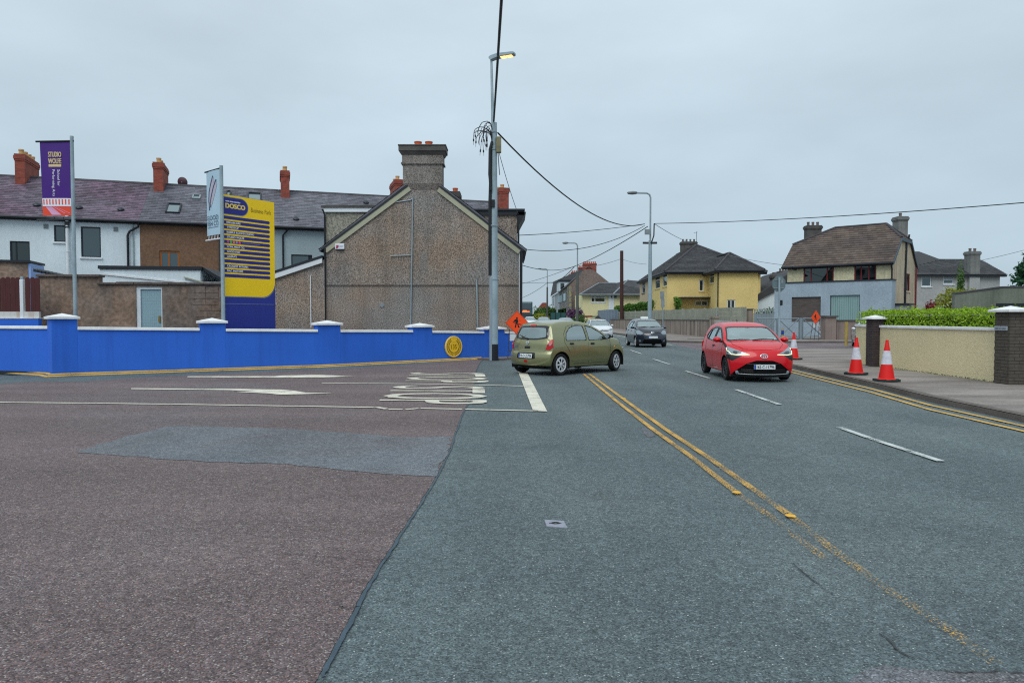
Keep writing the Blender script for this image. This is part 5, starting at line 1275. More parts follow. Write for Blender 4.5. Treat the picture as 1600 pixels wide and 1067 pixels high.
arm_lamp(p4, None, 'farthest street lamp above the bushes by the bus', A(853, 420, 132).z - p4.z, 1.2, .7, .2, m_pole_dark, (-1, -.1))
tp = A(971.5, 500, 86); tp.z = gz(86)
timber = pole_thing('timber_pole', 'plain dark brown timber pole behind the white car', 'utility pole', tp, Vector((tp.x - .05, tp.y, A(970, 392, 86).z)), .24, .2, m_timber_pole)
_cab_n = [0]
def cable(label, a, b, sag, r_=.02, m=None, n=22, group='overhead cables'):
    a, b = Vector(a), Vector(b)
    pts = [a.lerp(b, i / n) - Vector((0, 0, sag * 4 * (i / n) * (1 - i / n))) for i in range(n + 1)]
    q = MB(); q.tube(pts, r_, 6); o = q.build('overhead_cable', m or m_cable, None, smooth=True)
    return tag(o, label, 'cable', group)
TOPL = A(778, 208, 26.4); T2 = A(1007, 350, 55.8); T2r = A(1022, 349.5, 55.8); T3 = A(898, 416, 85.8); T4 = A(855, 442, 131.8)
cable('thick black cable sagging from the corner lamp pole to the curved lamp post', TOPL, T2, 1.25, .032)
c0 = A(771.5, 190, 26.4); c1 = A(783, 0, 15.5)
cable('black cable running up from the corner lamp and out of the top of the view', c0, c0 + (c1 - c0) * 2.2, .12, .034)
cable('black cable running from the curved lamp post to the right edge of the view', T2r, A(1760, 303, 30), .25, .026)
cable('cable running from the curved lamp post to the eave of the gable house', T2, A(806, 368, 40), .12, .022)
cable('slack cable below the eave cable, sagging towards the gable house', A(1007, 353, 55.8), A(780, 383, 44), 1.0, .022)
cable('cable dropping from the curved lamp post to the green-grey lamp', A(1012, 354, 55.8), T3, .25, .034)
cable('cable from the green-grey lamp down to the farthest lamp', T3, T4, .7, .045)
cable('slack cable from the gable house to the green-grey lamp', A(800, 409, 60), T3, .6, .03)
cable('thin level cable from the gable house to the farthest lamp', A(800, 441.5, 90), A(870, 440.5, 131), .1, .03, m_cable_pale)
cable('thin cable rising from the gable house behind the farthest lamp to the green-grey lamp', A(800, 446, 120), T3, .3, .03, m_cable_pale)
cable('thin cable from the curved lamp post to the grey chimney of the yellow house', T2r, A(1072, 377, 80), .1, .022, m_cable_pale)
cable('thin cable from the yellow house chimney past the brown house', A(1090, 384, 80), A(1240, 416, 56), .3, .02, m_cable_pale)
cable('thin cable between the timber pole and the green-grey lamp', A(969, 405, 86), A(905, 418, 84.5), .2, .028, m_cable_pale)
cable('thin cable from the timber pole to the yellow house', A(972, 405, 86), A(1010, 413, 84), .12, .02, m_cable_pale)
cable('thin cable from the foot of the lower span towards the far street', T4, A(800, 470, 140), .5, .04, m_cable_pale)
cable('thin grey wire from the pole box down to the dormer of the gable house', A(779, 236, 26.4), A(811, 338, 31), .12, .012, m_cable_pale)
cable('faint cable in the sky above the far right house', A(1470, 418, 60), A(1640, 380, 45), .15, .014, m_cable_pale)

# ------------------------------------------------------------------ roadworks signs, cones, posts, manhole
def road_sign(label, base, size, nrm, plate=True, legs_h=None, tilt=0.0, detail=True):
    """Orange diamond warning sign on a folding steel frame."""
    u = Vector((nrm[1], -nrm[0])) * -1
    fr = Frame((base.x, base.y), (-u.x, -u.y)) if False else Frame((base.x, base.y), (-nrm[1], nrm[0]))
    t = thing('roadworks_sign', label, 'road sign', base, group='orange roadworks signs')
    h = size / 2; zc_ = legs_h + h; z0 = base.z
    dia = lambda k, tt: [fr.pt(0, tt, z0 + zc_ - h * k), fr.pt(h * k, tt, z0 + zc_), fr.pt(0, tt, z0 + zc_ + h * k), fr.pt(-h * k, tt, z0 + zc_)]
    q = MB(); q.prism(dia(1, -.012), fr.n * .012); q.build('diamond_plate', m_orange, t)
    q = MB()
    a, b = dia(.97, .0015), dia(.945, .0015)
    for k in range(4): q.quad(a[k], a[(k + 1) % 4], b[(k + 1) % 4], b[k])
    q.build('border', m_plate_txt, t)
    # digging figure
    S_ = h * .9
    def poly(pts, tt=.002): q.poly([fr.pt(x * S_, tt, z0 + zc_ + y * S_) for x, y in pts])
    q = MB()
    poly([(-.02 + math.cos(k * .785) * .09, .44 + math.sin(k * .785) * .09) for k in range(8)])
    poly([(-.16, .34), (.04, .36), (.12, .10), (.02, -.02), (-.14, -.02), (-.18, .14)], .0022)
    poly([(-.14, -.02), (-.02, -.02), (-.08, -.22), (-.10, -.44), (-.24, -.44), (-.20, -.24)], .0024)
    poly([(-.02, -.02), (.06, -.02), (.16, -.22), (.20, -.44), (.08, -.44), (.04, -.22)], .0026)
    poly([(-.16, .32), (-.10, .22), (-.28, .06), (-.36, .10), (-.30, .24)], .0028)
    poly([(-.44, .05), (-.42, .09), (.24, -.10), (.22, -.14)], .003); poly([(.20, -.08), (.42, -.12), (.44, -.18), (.22, -.16)], .0032)
    poly([(.18, .26), (.34, .22), (.30, .18)], .0022); poly([(.20, -.36), (.32, -.40), (.20, -.42)], .0022)
    q.build('digging_figure', m_plate_txt, t)
    q = MB()
    for sx, lean_ in ((-.32, -.10), (.02, .0), (.34, .10)):
        q.tube([fr.pt(sx * size + lean_ * .0, -.04, z0 + zc_ - h * (.2 + abs(sx))), fr.pt(sx * size + lean_, .10 if sx else -.75, z0 + .0)], .018, 6)
    q.tube([fr.pt(-.36 * size, .07, z0 + .28), fr.pt(.38 * size, .07, z0 + .28)], .015, 6)
    q.build('frame', mat('rusty_steel_frame', (70, 62, 62), rough=.7, var=.3, vscale=6), t)
    if plate:
        q = MB(); zp = z0 + legs_h - .02; q.fbox(fr, -.30 * size, .42 * size, -.05, -.035, zp - .20, zp + .06); sp = q.build('supplementary_plate', m_plate_w, t)
        lettering('Road', fr.mat(.02 * size, -.033, zp - .06), .075, m_plate_txt, sp, w=.24); lettering('Works', fr.mat(.04 * size, -.033, zp - .17), .075, m_plate_txt, sp, w=.28)
    return t
rb = A(808, 556, 27.2); rb.z = .06
road_sign('orange roadworks sign with a digging figure beside the blue wall and green hatchback', rb, .94, Vector((.28, -.96)), True, A(0, 523.5, 27.2).z - .06)
rb2 = A(1274, 530, 47.6); rb2.z = .13
road_sign('orange roadworks sign turned edge-on in front of the grey field gates', rb2, .96, Vector((-.97, -.24)), True, A(0, 507, 47.6).z - .13)

def make_cone(label, x, y, ang):
    p = G(x, y, .114)
    t = thing('traffic_cone', label, 'traffic cone', p, ang, 'red and white traffic cones on the pavement')
    q = MB(); B = .27
    pts = [(math.cos(R(22.5 + 45 * k)) * B * 1.03, math.sin(R(22.5 + 45 * k)) * B * 1.03) for k in range(8)]
    q.prism([(x_, y_, .004) for x_, y_ in pts], (0, 0, .045)); b_ = q.build('base', m_cone_base, t, bevel=.008, world=False)
    q = MB()
    for x_, y_ in pts: q.box(x_ * .88 - .04, x_ * .88 + .04, y_ * .88 - .04, y_ * .88 + .04, .0, .055)
    q.build('foot_lug', m_cone_base, b_, world=False)
    r_at = lambda z: .185 - (.185 - .032) * z / .95
    q = MB(); q.lathe([(.205, .048), (.20, .06), (r_at(.08), .075), (r_at(.40), .40)], 28, cap=False); q.build('cone_body', m_cone_red, t, smooth=True, world=False)
    q = MB(); q.lathe([(r_at(.40) + .004, .40), (r_at(.72) + .004, .72)], 28, cap=False); q.build('reflective_sleeve', m_cone_white, t, smooth=True, world=False)
    q = MB(); q.lathe([(r_at(.72) , .72), (r_at(.93), .93), (.034, .935), (.034, .97), (.020, .975), (.018, .9)], 28, cap=False); q.build('cone_top', m_cone_red, t, smooth=True, world=False)
    return t
make_cone('red and white cone beside the brick pier of the cream wall', 1337.5, 585, .2)
make_cone('nearest red and white cone in front of the cream wall', 1385, 595.5, .5)
make_cone('red and white cone half hidden by the red hatchback', 1240, 561.5, .1)

mc = [G(*p_, 0) for p_ in ((854, 823), (887, 825.5), (881, 815), (850.5, 813))]
mh = thing('valve_cover', 'small rectangular steel valve cover set in the road', 'valve cover', sum(mc, Vector()) / 4)
m_mh = mat('worn_iron', (140, 144, 156), rough=.6, metal=.1, var=.15, vscale=30)
q = MB(); q.prism([p_ + Vector((0, 0, -.01)) for p_ in mc], (0, 0, .02)); q.build('plate', m_mh, mh, bevel=.003)
ce = sum(mc, Vector()) / 4
q = MB(); q.lathe([(.012, .011), (.026, .011), (.026, .014), (.012, .014)], 16, Matrix.Translation(ce) @ Matrix.Scale(1.3, 4, Vector((1, 0, 0))), cap=False); q.box(-.05, -.026, -.004, .004, .010, .0135, Matrix.Translation(ce)); q.box(.026, .045, -.004, .004, .010, .0135, Matrix.Translation(ce)); q.build('key_ring', m_crack, mh)
# ------------------------------------------------------------------ right side: cream wall, brick piers, hedge
WX = 11.3
cw = thing('front_garden_wall', 'cream dashed garden wall with a white coping between two dark brick piers', 'wall', (WX, 19, .11))
def run(mb, pts, z0, z1, th):
    for a, b in zip(pts[:-1], pts[1:]):
        t = (Vector((*b, 0)) - Vector((*a, 0))).normalized(); n = Vector((t.y, -t.x, 0)) * th
        A_, B_ = Vector((*a, 0)), Vector((*b, 0)); u0, u1 = Vector((0, 0, z0)), Vector((0, 0, z1))
        mb.hexa([A_ + u0, A_ + n + u0, B_ + n + u0, B_ + u0, A_ + u1, A_ + n + u1, B_ + n + u1, B_ + u1])
q = MB(); run(q, [(11.24, 16.28), (11.30, 21.62)], .1, 1.30, .21); q.build('wall_section', m_yellow_wall, cw)
cpts = [(11.32, 22.05), (11.36, 22.9), (11.50, 23.55), (11.85, 24.1), (12.5, 24.5), (13.4, 24.7)]
q = MB(); run(q, cpts, .1, 1.32, .21); q.build('wall_section', m_yellow_wall, cw, weld=True)
q = MB(); run(q, [(11.20, 16.28), (11.26, 21.62)], 1.301, 1.38, .29)
q.build('coping', m_coping, cw, bevel=.015)
q = MB(); run(q, [(x - .04, y + .0) for x, y in cpts], 1.321, 1.40, .29); q.build('coping', m_coping, cw, weld=True)
q = MB()
for k in range(60):
    y = 16.4 + k * .088; x = 11.235 + (y - 16.28) * .0112
    leaf_cloud(q, [(x - random.uniform(0, .05), y + random.uniform(-.04, .04), .115 + random.uniform(0, .03)) for _ in range(3)], .022)
tag(q.build('weeds', m_tree_md), 'thin weeds growing along the foot of the cream wall', 'weeds', kind='stuff')
def brick_pier(label, x0, y0, wx, wy, z0, z1, m, cap_ov, cap_h, bl=.2125, bh=.065, gap=.0105, plain=False):
    t = thing('brick_pier', label, 'gate pier', (x0 + wx / 2, y0 + wy / 2, z0), group='dark brick piers of the cream wall')
    q = MB(); q.box(x0 + .006, x0 + wx - .006, y0 + .006, y0 + wy - .006, z0 - .05, z1); q.build('mortar_core', m_mortar, t)
    cache = {}; rd = random.Random(9); z = z0 + gap; row = 0
    while z + bh <= z1 + .005:
        for face in range(4):
            Lf = wx if face % 2 == 0 else wy
            s = gap * .5 if row % 2 == 0 else gap * .5 - bl / 2
            while s < Lf - .03:
                a, b = max(s, 0), min(s + bl, Lf); s += bl + gap
                if b - a < .03: continue
                if face % 2 == 1: a, b = max(a, .051), min(b, Lf - .051)
                if b - a < .03: continue
                w_ = round(b - a, 3)
                if w_ not in cache:
                    q = MB(); q.box(-w_ / 2, w_ / 2, -.05, 0, 0, bh); me = q.mesh('brick', bevel=.004); me.materials.append(m); cache[w_] = me
                o = bpy.data.objects.new('brick', cache[w_]); COL.objects.link(o); o.parent = t
                c = (a + b) / 2; pr = rd.uniform(0, .004)
                if face == 0: loc, rz = (x0 + c, y0 - pr, z), 0
                elif face == 1: loc, rz = (x0 + wx + pr, y0 + c, z), R(90)
                elif face == 2: loc, rz = (x0 + wx - c, y0 + wy + pr, z), R(180)
                else: loc, rz = (x0 - pr, y0 + wy - c, z), R(-90)
                o.matrix_basis = t.matrix_basis.inverted() @ Matrix.Translation(loc) @ Matrix.Rotation(rz, 4, 'Z') @ Matrix.Translation((0, .05, 0))
        z += bh + gap; row += 1
    q = MB(); ov = cap_ov; zc = z1 + .002
    base = [Vector((x0 - ov, y0 - ov, zc)), Vector((x0 + wx + ov, y0 - ov, zc)), Vector((x0 + wx + ov, y0 + wy + ov, zc)), Vector((x0 - ov, y0 + wy + ov, zc))]
    up = Vector((0, 0, cap_h * .35)); cc = sum(base, Vector()) / 4 + Vector((0, 0, cap_h))
    q.add(base + [p + up for p in base] + [cc], ((0, 3, 2, 1), (0, 1, 5, 4), (1, 2, 6, 5), (2, 3, 7, 6), (3, 0, 4, 7), (4, 5, 8), (5, 6, 8), (6, 7, 8), (7, 4, 8)))
    q.build('cap', m_coping, t)
    return t
px0 = A(1577, 560, 15.7).x
pierR = brick_pier('broad dark brick gate pier with a white pyramid cap at the right edge', px0, 15.70, .36, .50, .11, A(0, 487.5, 15.75).z, m_pier_brick, .10, .14)
px1 = A(1362.5, 540, 21.7).x
brick_pier('slim purple-brown brick pier with a white cap partway along the cream wall', px1 - .02, 21.64, .335, .40, .11, A(0, 505, 21.7).z + .12, m_pier_brick2, .09, .13)
npz = A(1565, 513, 15.95).z
npl = thing('name_plaque', 'small pale house name plaque on the broad brick pier', 'plaque', (px0 - .02, 15.96, npz - .06))
q = MB(); q.box(px0 - .028, px0 - .006, 15.76, 16.18, npz - .05, npz + .05); q.build('plate', mat('slate_plaque', (150, 160, 170), rough=.5), npl, bevel=.006)
blocks(Matrix.Translation((px0 - .0295, 16.14, npz - .025)) @ Matrix.Rotation(R(-90), 4, 'Z') @ Matrix.Rotation(R(90), 4, 'X'), .34, .045, 3, mat('plaque_letter', (104, 112, 120), rough=.6), npl)
gt = thing('garden_gate', 'pale blue-grey metal garden gate beside the broad brick pier', 'gate', (px0 + .8, 16.0, .11))
gx0 = px0 + .385
m_gate = mat('pale_gate_paint', (158, 176, 190), rough=.5)
q = MB()
q.box(gx0, gx0 + .05, 15.9, 15.95, .2, 1.33); q.box(gx0 + .9, gx0 + .95, 15.9, 15.95, .2, 1.33); q.box(gx0 + .05, gx0 + .9, 15.9, 15.95, .2, .25); q.box(gx0 + .05, gx0 + .9, 15.9, 15.95, 1.27, 1.32); q.build('gate_frame', m_gate, gt)
for k in range(7):
    q = MB(); q.box(gx0 + .13 + k * .115, gx0 + .155 + k * .115, 15.915, 15.935, .25, 1.27); q.build('bar', m_gate, gt)
q = MB(); q.box(gx0 - .07, gx0 + .02, 15.86, 15.90, .86, 1.14); q.build('latch', mat('gate_latch', (120, 96, 54), rough=.5), gt)
st = struct((lambda m: (m.box(px0 + .36, px0 + 3.2, 15.2, 16.6, .1, .20), m)[1])(MB()), 'door_step', m_conc, bevel=.012)

def hull_points(n, fn):
    out = []
    while len(out) < n:
        p = fn()
        if p is not None: out.append(p)
    return out
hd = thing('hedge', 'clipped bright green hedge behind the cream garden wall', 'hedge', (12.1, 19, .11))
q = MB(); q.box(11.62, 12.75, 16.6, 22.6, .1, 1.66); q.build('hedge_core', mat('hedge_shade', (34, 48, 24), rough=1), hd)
rd = random.Random(4)
def hp():
    y = rd.uniform(16.4, 23.5); f = rd.random()
    top = 1.79 + .035 * math.sin(y * 5) + .025 * math.sin(y * 13 + 1)
    x0 = 11.50 + max(0, (y - 22.6)) ** 2 * .22
    if f < .5: return (rd.uniform(x0, 12.9), y, top + rd.gauss(0, .014))
    if f < .85: return (x0 + rd.gauss(0, .04), y, rd.uniform(1.15, top))
    return (rd.uniform(x0, 12.9), (16.45 if rd.random() < .6 else 23.5) + rd.gauss(0, .05), rd.uniform(1.1, top))
q = MB(); leaf_cloud(q, [hp() for _ in range(13000)], .038); tag(q.build('leaves', m_hedge, hd), kind='stuff')
tw = hull_points(22, lambda: (rd.uniform(11.6, 12.4), rd.uniform(16.6, 24), 1.84))
q = MB()
for p in tw: leaf_cloud(q, [(p[0] + rd.gauss(0, .03), p[1] + rd.gauss(0, .03), p[2] + rd.uniform(0, .12)) for _ in range(6)], .035)
tag(q.build('shoots', m_hedge, hd), kind='stuff')

# ------------------------------------------------------------------ brown-roofed house on the right
HR, HL = A(1395, 405, 52.0), A(1230.5, 413, 57.0)
hu = Vector((HR.x - HL.x, HR.y - HL.y)); HW = hu.length
HF = Frame((HL.x, HL.y), hu)
HE = 5.9; HD = 7.6
zb_top = (HF.px(1245, 445)[1] + HF.px(1390, 437)[1]) / 2
hs = thing('house', 'weathered cream house with brown tiled roof, red window frames and boarded blue-grey ground floor', 'house', HF.pt(HW / 2, 0, .1))
w1 = inset(HF, 1255.5, 417, 1302.5, 444); w2 = inset(HF, 1335, 412, 1369, 439.5)
mb = MB(); wall_holes(mb, HF, 0, HW, zb_top - .3, HE, [w1, w2], rec=.08); mb.build('front_wall', m_cream_dash, hs)
def red_window(h, mull, trans):
    return window(HF, hs, h, fm=m_frame_red, pane=m_pane_dark, mull=mull, trans=trans, rec=.08, bar=.09)
red_window(w1, (.25, .78), ((.78, 0.78, 1),)); red_window(w2, (.31, .66), ())
SFr = Frame(tuple(HF.pt(HW, 0, 0))[:2], (-HF.n.x, -HF.n.y))     # right side wall, s runs away from the front
ridge_z = SFr.px(1410, 352)[1]
ap_s = HD / 2; rz = A(1366, 351.5, 55.5).z
ws = inset(SFr, 1414.5, 427.5, 1421.5, 455)
mb = MB(); wall_holes(mb, SFr, 0, HD, .1, HE, [ws], rec=.08)
clipz = HE + (rz - HE) * .56; cs = HD / 2 * .56
mb.poly([SFr.pt(0, 0, HE), SFr.pt(HD, 0, HE), SFr.pt(HD - cs, 0, clipz), SFr.pt(cs, 0, clipz)])
mb.build('side_wall', m_cream_stain, hs)
window(SFr, hs, ws, fm=m_frame_red, pane=m_pane_dark, mull=(.5,), rec=.08, sill=m_cream_dash)
mb = MB()
q0, q1 = HF.pt(0, 0, 0), HF.pt(0, -HD, 0); bk = HF.pt(HW, -HD, 0)
up = lambda p, z: Vector((p.x, p.y, z))
mb.poly([up(q0, .1), up(q1, .1), up(q1, HE), up(HF.pt(0, -HD + cs, 0), clipz), up(HF.pt(0, -cs, 0), clipz), up(q0, HE)])
mb.quad(up(q1, .1), up(bk, .1), up(bk, HE), up(q1, HE)); mb.build('rear_wall', m_cream_dash, hs)
# half-hipped roof
ov = .35; dzo = -.18
e0, e1 = HF.pt(-ov, ov, HE + dzo), HF.pt(HW + .12, ov, HE + dzo)
c0, c1 = HF.pt(-ov + .0, -cs, clipz + .1), HF.pt(HW + .12, -cs, clipz + .1)
r0, r1 = HF.pt(2.5, -HD / 2, rz + .1), HF.pt(HW - 1.35, -HD / 2, rz + .1)
b0, b1 = HF.pt(-ov, -HD - ov, HE + dzo), HF.pt(HW + .12, -HD - ov, HE + dzo); d0, d1 = HF.pt(-ov, -HD + cs, clipz + .1), HF.pt(HW + .12, -HD + cs, clipz + .1)
mb = MB()
for pl in ([e0, e1, c1, r1, r0, c0], [b1, b0, d0, r0, r1, d1], [c0, r0, d0], [d1, r1, c1]):
    mb.poly(pl); mb.poly([p - Vector((0, 0, .10)) for p in pl])
for a, b in ((e0, e1), (e1, c1), (c1, d1), (d1, b1), (b1, b0), (b0, d0), (d0, c0), (c0, e0)): mb.quad(a, b, b - Vector((0, 0, .1)), a - Vector((0, 0, .1)))
roof = mb.build('roof', m_tile_brown, hs)
roof_face(hs, roof, [e0, e1, c1, r1, r0, c0], m_tile_brown, .31, .33, .025, 31, 'roof_tiles')
roof_face(hs, roof, [d1, c1, r1], m_tile_brown, .31, .33, .025, 32, 'roof_tiles')
q = MB()
for a, b in ((r0, r1), (c0, r0), (c1, r1), (d1, r1)): q.tube([a + Vector((0, 0, .03)), b + Vector((0, 0, .03))], .10, 6)
q.build('ridge_capping', m_ridge, roof)
q = MB(); q.tube([e0 + HF.n * .06 + Vector((0, 0, -.08)), e1 + HF.n * .06 + Vector((0, 0, -.08))], .075, 8); q.fbox(HF, -.3, HW + .1, .02, ov - .05, HE - .38, HE - .2); q.build('gutter', m_fascia, hs)
q = MB()
for s, a, b in ((1, c1, e1), (1, c1, d1), (1, d1, b1)): q.prism([a, b, b - Vector((0, 0, .22)), a - Vector((0, 0, .22))], HF.u * .05)
q.build('verge_board', mat('teal_bargeboard', (66, 84, 96), rough=.6), hs)
# ground floor front bay
by0, by1 = zb_top, .1
BFt = 1.15
g1 = inset(HF, 1237, 464, 1282, 503, BFt); g2_ = inset(HF, 1297, 461, 1343, 503, BFt)
bl, br = HF.px(1210, 470, BFt)[0], HF.px(1393.5, 440, BFt)[0]
mb = MB(); wall_holes(mb, HF, bl, br, .1, by0, [g1, g2_], t=BFt, rec=.16); mb.quad(HF.pt(br, BFt, .1), HF.pt(br, 0, .1), HF.pt(br, 0, by0), HF.pt(br, BFt, by0)); mb.quad(HF.pt(bl, 0, .1), HF.pt(bl, BFt, .1), HF.pt(bl, BFt, by0), HF.pt(bl, 0, by0))
bay = mb.build('ground_floor_bay', m_blue_grey, hs)
q = MB(); q.fbox(HF, bl, br + .05, -.02, BFt + .06, by0, by0 + .09); q.build('bay_roof', m_fascia, bay)
m_ply = mat('weathered_plywood', (86, 78, 76), rough=.9, var=.2, vscale=2.0, speck=.2, sscale=10, stretch=(1, 1, 4))
zj_ = g1[2] + (g1[3] - g1[2]) * .66
q = MB(); q.fbox(HF, g1[0], g1[1], BFt - .155, BFt - .13, g1[2], zj_ - .006); q.build('plywood_board', m_ply, hs)
q = MB(); q.fbox(HF, g1[0], g1[1], BFt - .155, BFt - .125, zj_ + .006, g1[3]); q.build('plywood_board', m_ply, hs)
n = 13
for k in range(n):
    a = g2_[0] + .05 + (g2_[1] - g2_[0] - .1) * k / n; b = a + (g2_[1] - g2_[0] - .1) / n - .012
    q = MB(); q.fbox(HF, a, b, BFt - .155, BFt - .135 + (k % 2) * .006, g2_[2], g2_[3] - .06); q.build('shutter_slat', mat('pale_green_shutter', (128, 158, 158), rough=.6, var=.04, vscale=2), hs)
q = MB(); q.fbox(HF, g2_[0], g2_[1], BFt - .15, BFt - .09, g2_[3] - .055, g2_[3]); q.build('shutter_rail', m_door_blue, hs)
# side porch, pipes, lamp
q = MB(); q.fbox(SFr, 0.05, 1.6, .002, .95, .1, 2.55); q.build('side_porch', m_grey_render, hs)
q = MB(); q.fbox(SFr, -.1, 1.7, .0, 1.15, 2.56, 2.68); q.build('porch_roof', m_fascia, hs)
pipe_part(hs, [HF.pt(HW - .02, ov + .05, HE - .25), HF.pt(HW - .02, .09, HE - .7), HF.pt(HW - .02, .09, by0)], .055, m_black)
s_, z_ = SFr.px(1429, 392); pipe_part(hs, [SFr.pt(3.9, .1, clipz), SFr.pt(3.8, .08, 5.4), SFr.pt(3.8, .08, .3)], .07, m_frame_dark, 'soil_pipe')
pipe_part(hs, [SFr.pt(HD - .2, .1, HE - .2), SFr.pt(HD - .2, .1, .3)], .06, m_frame_red)
pipe_part(hs, [SFr.pt(HD * .62, .05, rz - 1.1), SFr.pt(HD * .62, .1, A(1440, 370, 57).z)], .07, m_fascia, 'flue')
m_dkpot = mat('grey_pot', (104, 96, 92), rough=.8, var=.2, vscale=4)
m_cement2 = mat('pale_cement', (118, 120, 118), rough=.9, var=.2, vscale=1.4, speck=.15, sscale=12, streak=.4, streak_rgb=(80, 82, 80))
def stack_at(x0, x1, ytop, ybot, Y, m, pots, label=None, parent=None, th=.75, potm=None):
    a, b = A(x0, ytop, Y), A(x1, ytop, Y); zb_ = A(x0, ybot, Y).z
    fr = Frame((a.x, Y), (1, 0))
    c = chimney_part(parent, fr, 0, b.x - a.x, -th, 0, zb_ - 1.2, a.z, m, pots, potm or m_terracotta, corbel=.08, pot_h=.32, pot_r=.12)
    return c
stack_at(1262, 1284, 352, 378, 61.5, m_cement, 3, parent=hs, potm=m_dkpot)
stack_at(1404, 1419, 338, 372, 57.0, m_cement2, 1, parent=hs, th=.9, potm=m_dkpot)
q = MB(); s_, z_ = HF.px(1243, 421); q.fbox(HF, s_ - .1, s_ + .12, .0, .22, z_ - .06, z_ + .08); q.build('security_lamp', m_black, hs)

# ------------------------------------------------------------------ yellow house
YH_Y = 72.0
yh = thing('house', 'yellow rendered house with a dark hipped roof behind the panel fence', 'house', A(1090, 500, 73))
yF = Frame((A(1043, 424, YH_Y).x, YH_Y), (1, .02))
ye = yF.px(1060, 424.5)[1] + .12
YB = 67.0
bF = Frame((A(1122.5, 420, YB).x, YB), (1, .03))
bw0 = bF.px(1184.5, 425)[0]; be_ = bF.px(1150, 420.5)[1]
mw = yF.px(1108, 424)[0] + 5.3
h1 = inset(yF, 1092.5, 437, 1099.5, 455); h2 = inset(yF, 1086, 470, 1106, 478)
mb = MB(); wall_holes(mb, yF, 0, mw, .2, ye, [h1, h2], rec=.1)
fF = Frame(tuple(yF.pt(0, 0, 0) + Vector((.8, 20, 0)))[:2], (-.8, -20))
fL = math.hypot(.8, 20)
def fin(x0, y0, x1, y1): return inset(fF, x0, y0, x1, y1)
fw1 = fin(1035.5, 427.5, 1042, 447.5); fw2 = fin(1023.5, 432, 1031, 451)
mid = fF.px(1019.5, 440)[0]
wall_holes(mb, fF, mid, fL, .2, ye, [fw1, fw2], rec=.1)
mb.build('wall', m_yel_house, yh)
fw3 = fin(1003, 441, 1008, 458)
mb = MB(); wall_holes(mb, fF, 0, mid, .2, ye, [fw3], rec=.1); mb.build('neighbour_wall', mat('buff_render', (200, 180, 150), rough=.9, var=.06), yh)
for h in (fw1, fw2): window(fF, yh, h, fm=m_white_pvc, pane=m_pane, trans=(.7,), sill=m_yel_house, bar=.08)
window(fF, yh, fw3, fm=m_white_pvc, pane=m_pane, trans=(.7,), sill=m_cement, bar=.08)
window(yF, yh, h1, fm=m_white_pvc, pane=m_pane_dark, sill=m_yel_house, bar=.09)
window(yF, yh, h2, fm=m_white_pvc, pane=m_pane, mull=(.5,), bar=.09)
sF = Frame(tuple(bF.pt(0, 0, 0) + Vector((.55, 5.9, 0)))[:2], (-.55, -5.9)); sL = math.hypot(.55, 5.9)
h3 = inset(sF, 1108.5, 426, 1115.5, 443)
h4 = inset(bF, 1136, 468, 1149, 484)
mb = MB(); wall_holes(mb, bF, 0, bw0, .2, be_, [h4], rec=.1); wall_holes(mb, sF, 0, sL, .2, be_, [h3], rec=.1)
mb.quad(bF.pt(bw0, 0, .2), bF.pt(bw0, -8, .2), bF.pt(bw0, -8, be_), bF.pt(bw0, 0, be_))
mb.build('wing_wall', m_yel_house, yh)
window(sF, yh, h3, fm=m_white_pvc, pane=m_pane, trans=(.66,), sill=m_yel_house, bar=.09); window(bF, yh, h4, fm=m_white_pvc, pane=m_pane, mull=(.5,), bar=.10)
pipe_part(yh, [bF.pt(.0, .1, be_ - .1), bF.pt(-.05, .08, be_ - .5), bF.pt(-.05, .08, .3)], .06, m_black)
# hipped roofs
rzm = A(1088, 383.5, 78).z
ea, eb = yF.pt(-.4, .45, ye - .15), yF.pt(mw + .5, .45, ye - .15)
ec, ed = fF.pt(0, .4, ye - .15), None
ed = Vector((eb.x, eb.y + 11, ye - .15)); ee = Vector((ec.x + 11, ec.y + .4, ye - .15))
p_r1 = Vector((A(1088, 383.5, 78).x, 78, rzm)); p_r2 = Vector((p_r1.x + .6, 90, rzm))
mb = MB()
faces = [[ea, eb, p_r1], [ec, ea, p_r1, p_r2], [eb, ed, p_r1], [ee, ec, p_r2], [ed, ee, p_r2, p_r1]]
for pl in faces: mb.poly(pl)
rfm = mb.build('roof', m_tile_grey, yh)
roof_face(yh, rfm, faces[0], m_tile_grey, .31, .34, .025, 41, 'roof_tiles'); roof_face(yh, rfm, faces[1], m_tile_grey, .31, .34, .025, 42, 'roof_tiles')
wa, wb = bF.pt(-.45, .45, be_ - .12), bF.pt(bw0 + .45, .45, be_ - .12)
wr = Vector((A(1140, 396, 71.4).x, 71.4, A(1140, 396, 71.4).z)); wr2 = Vector((wr.x - .2, 78.5, wr.z))
wc, wd = Vector((wa.x + .6, 79, wa.z)), Vector((wb.x, 79, wb.z))
faces = [[wa, wb, wr], [wc, wa, wr, wr2], [wb, wd, wr2, wr]]
mb = MB()
for pl in faces: mb.poly(pl)
rfw = mb.build('wing_roof', m_tile_grey, yh)
for k, f in enumerate(faces): roof_face(yh, rfw, f, m_tile_grey, .31, .34, .025, 43 + k, 'roof_tiles')
q = MB()
for a, b in ((ea, p_r1), (eb, p_r1), (p_r1, p_r2), (wa, wr), (wb, wr), (wr, wr2)): q.tube([a + Vector((0, 0, .05)), b + Vector((0, 0, .05))], .11, 6)
q.build('ridge_capping', m_ridge, rfm)
q = MB()
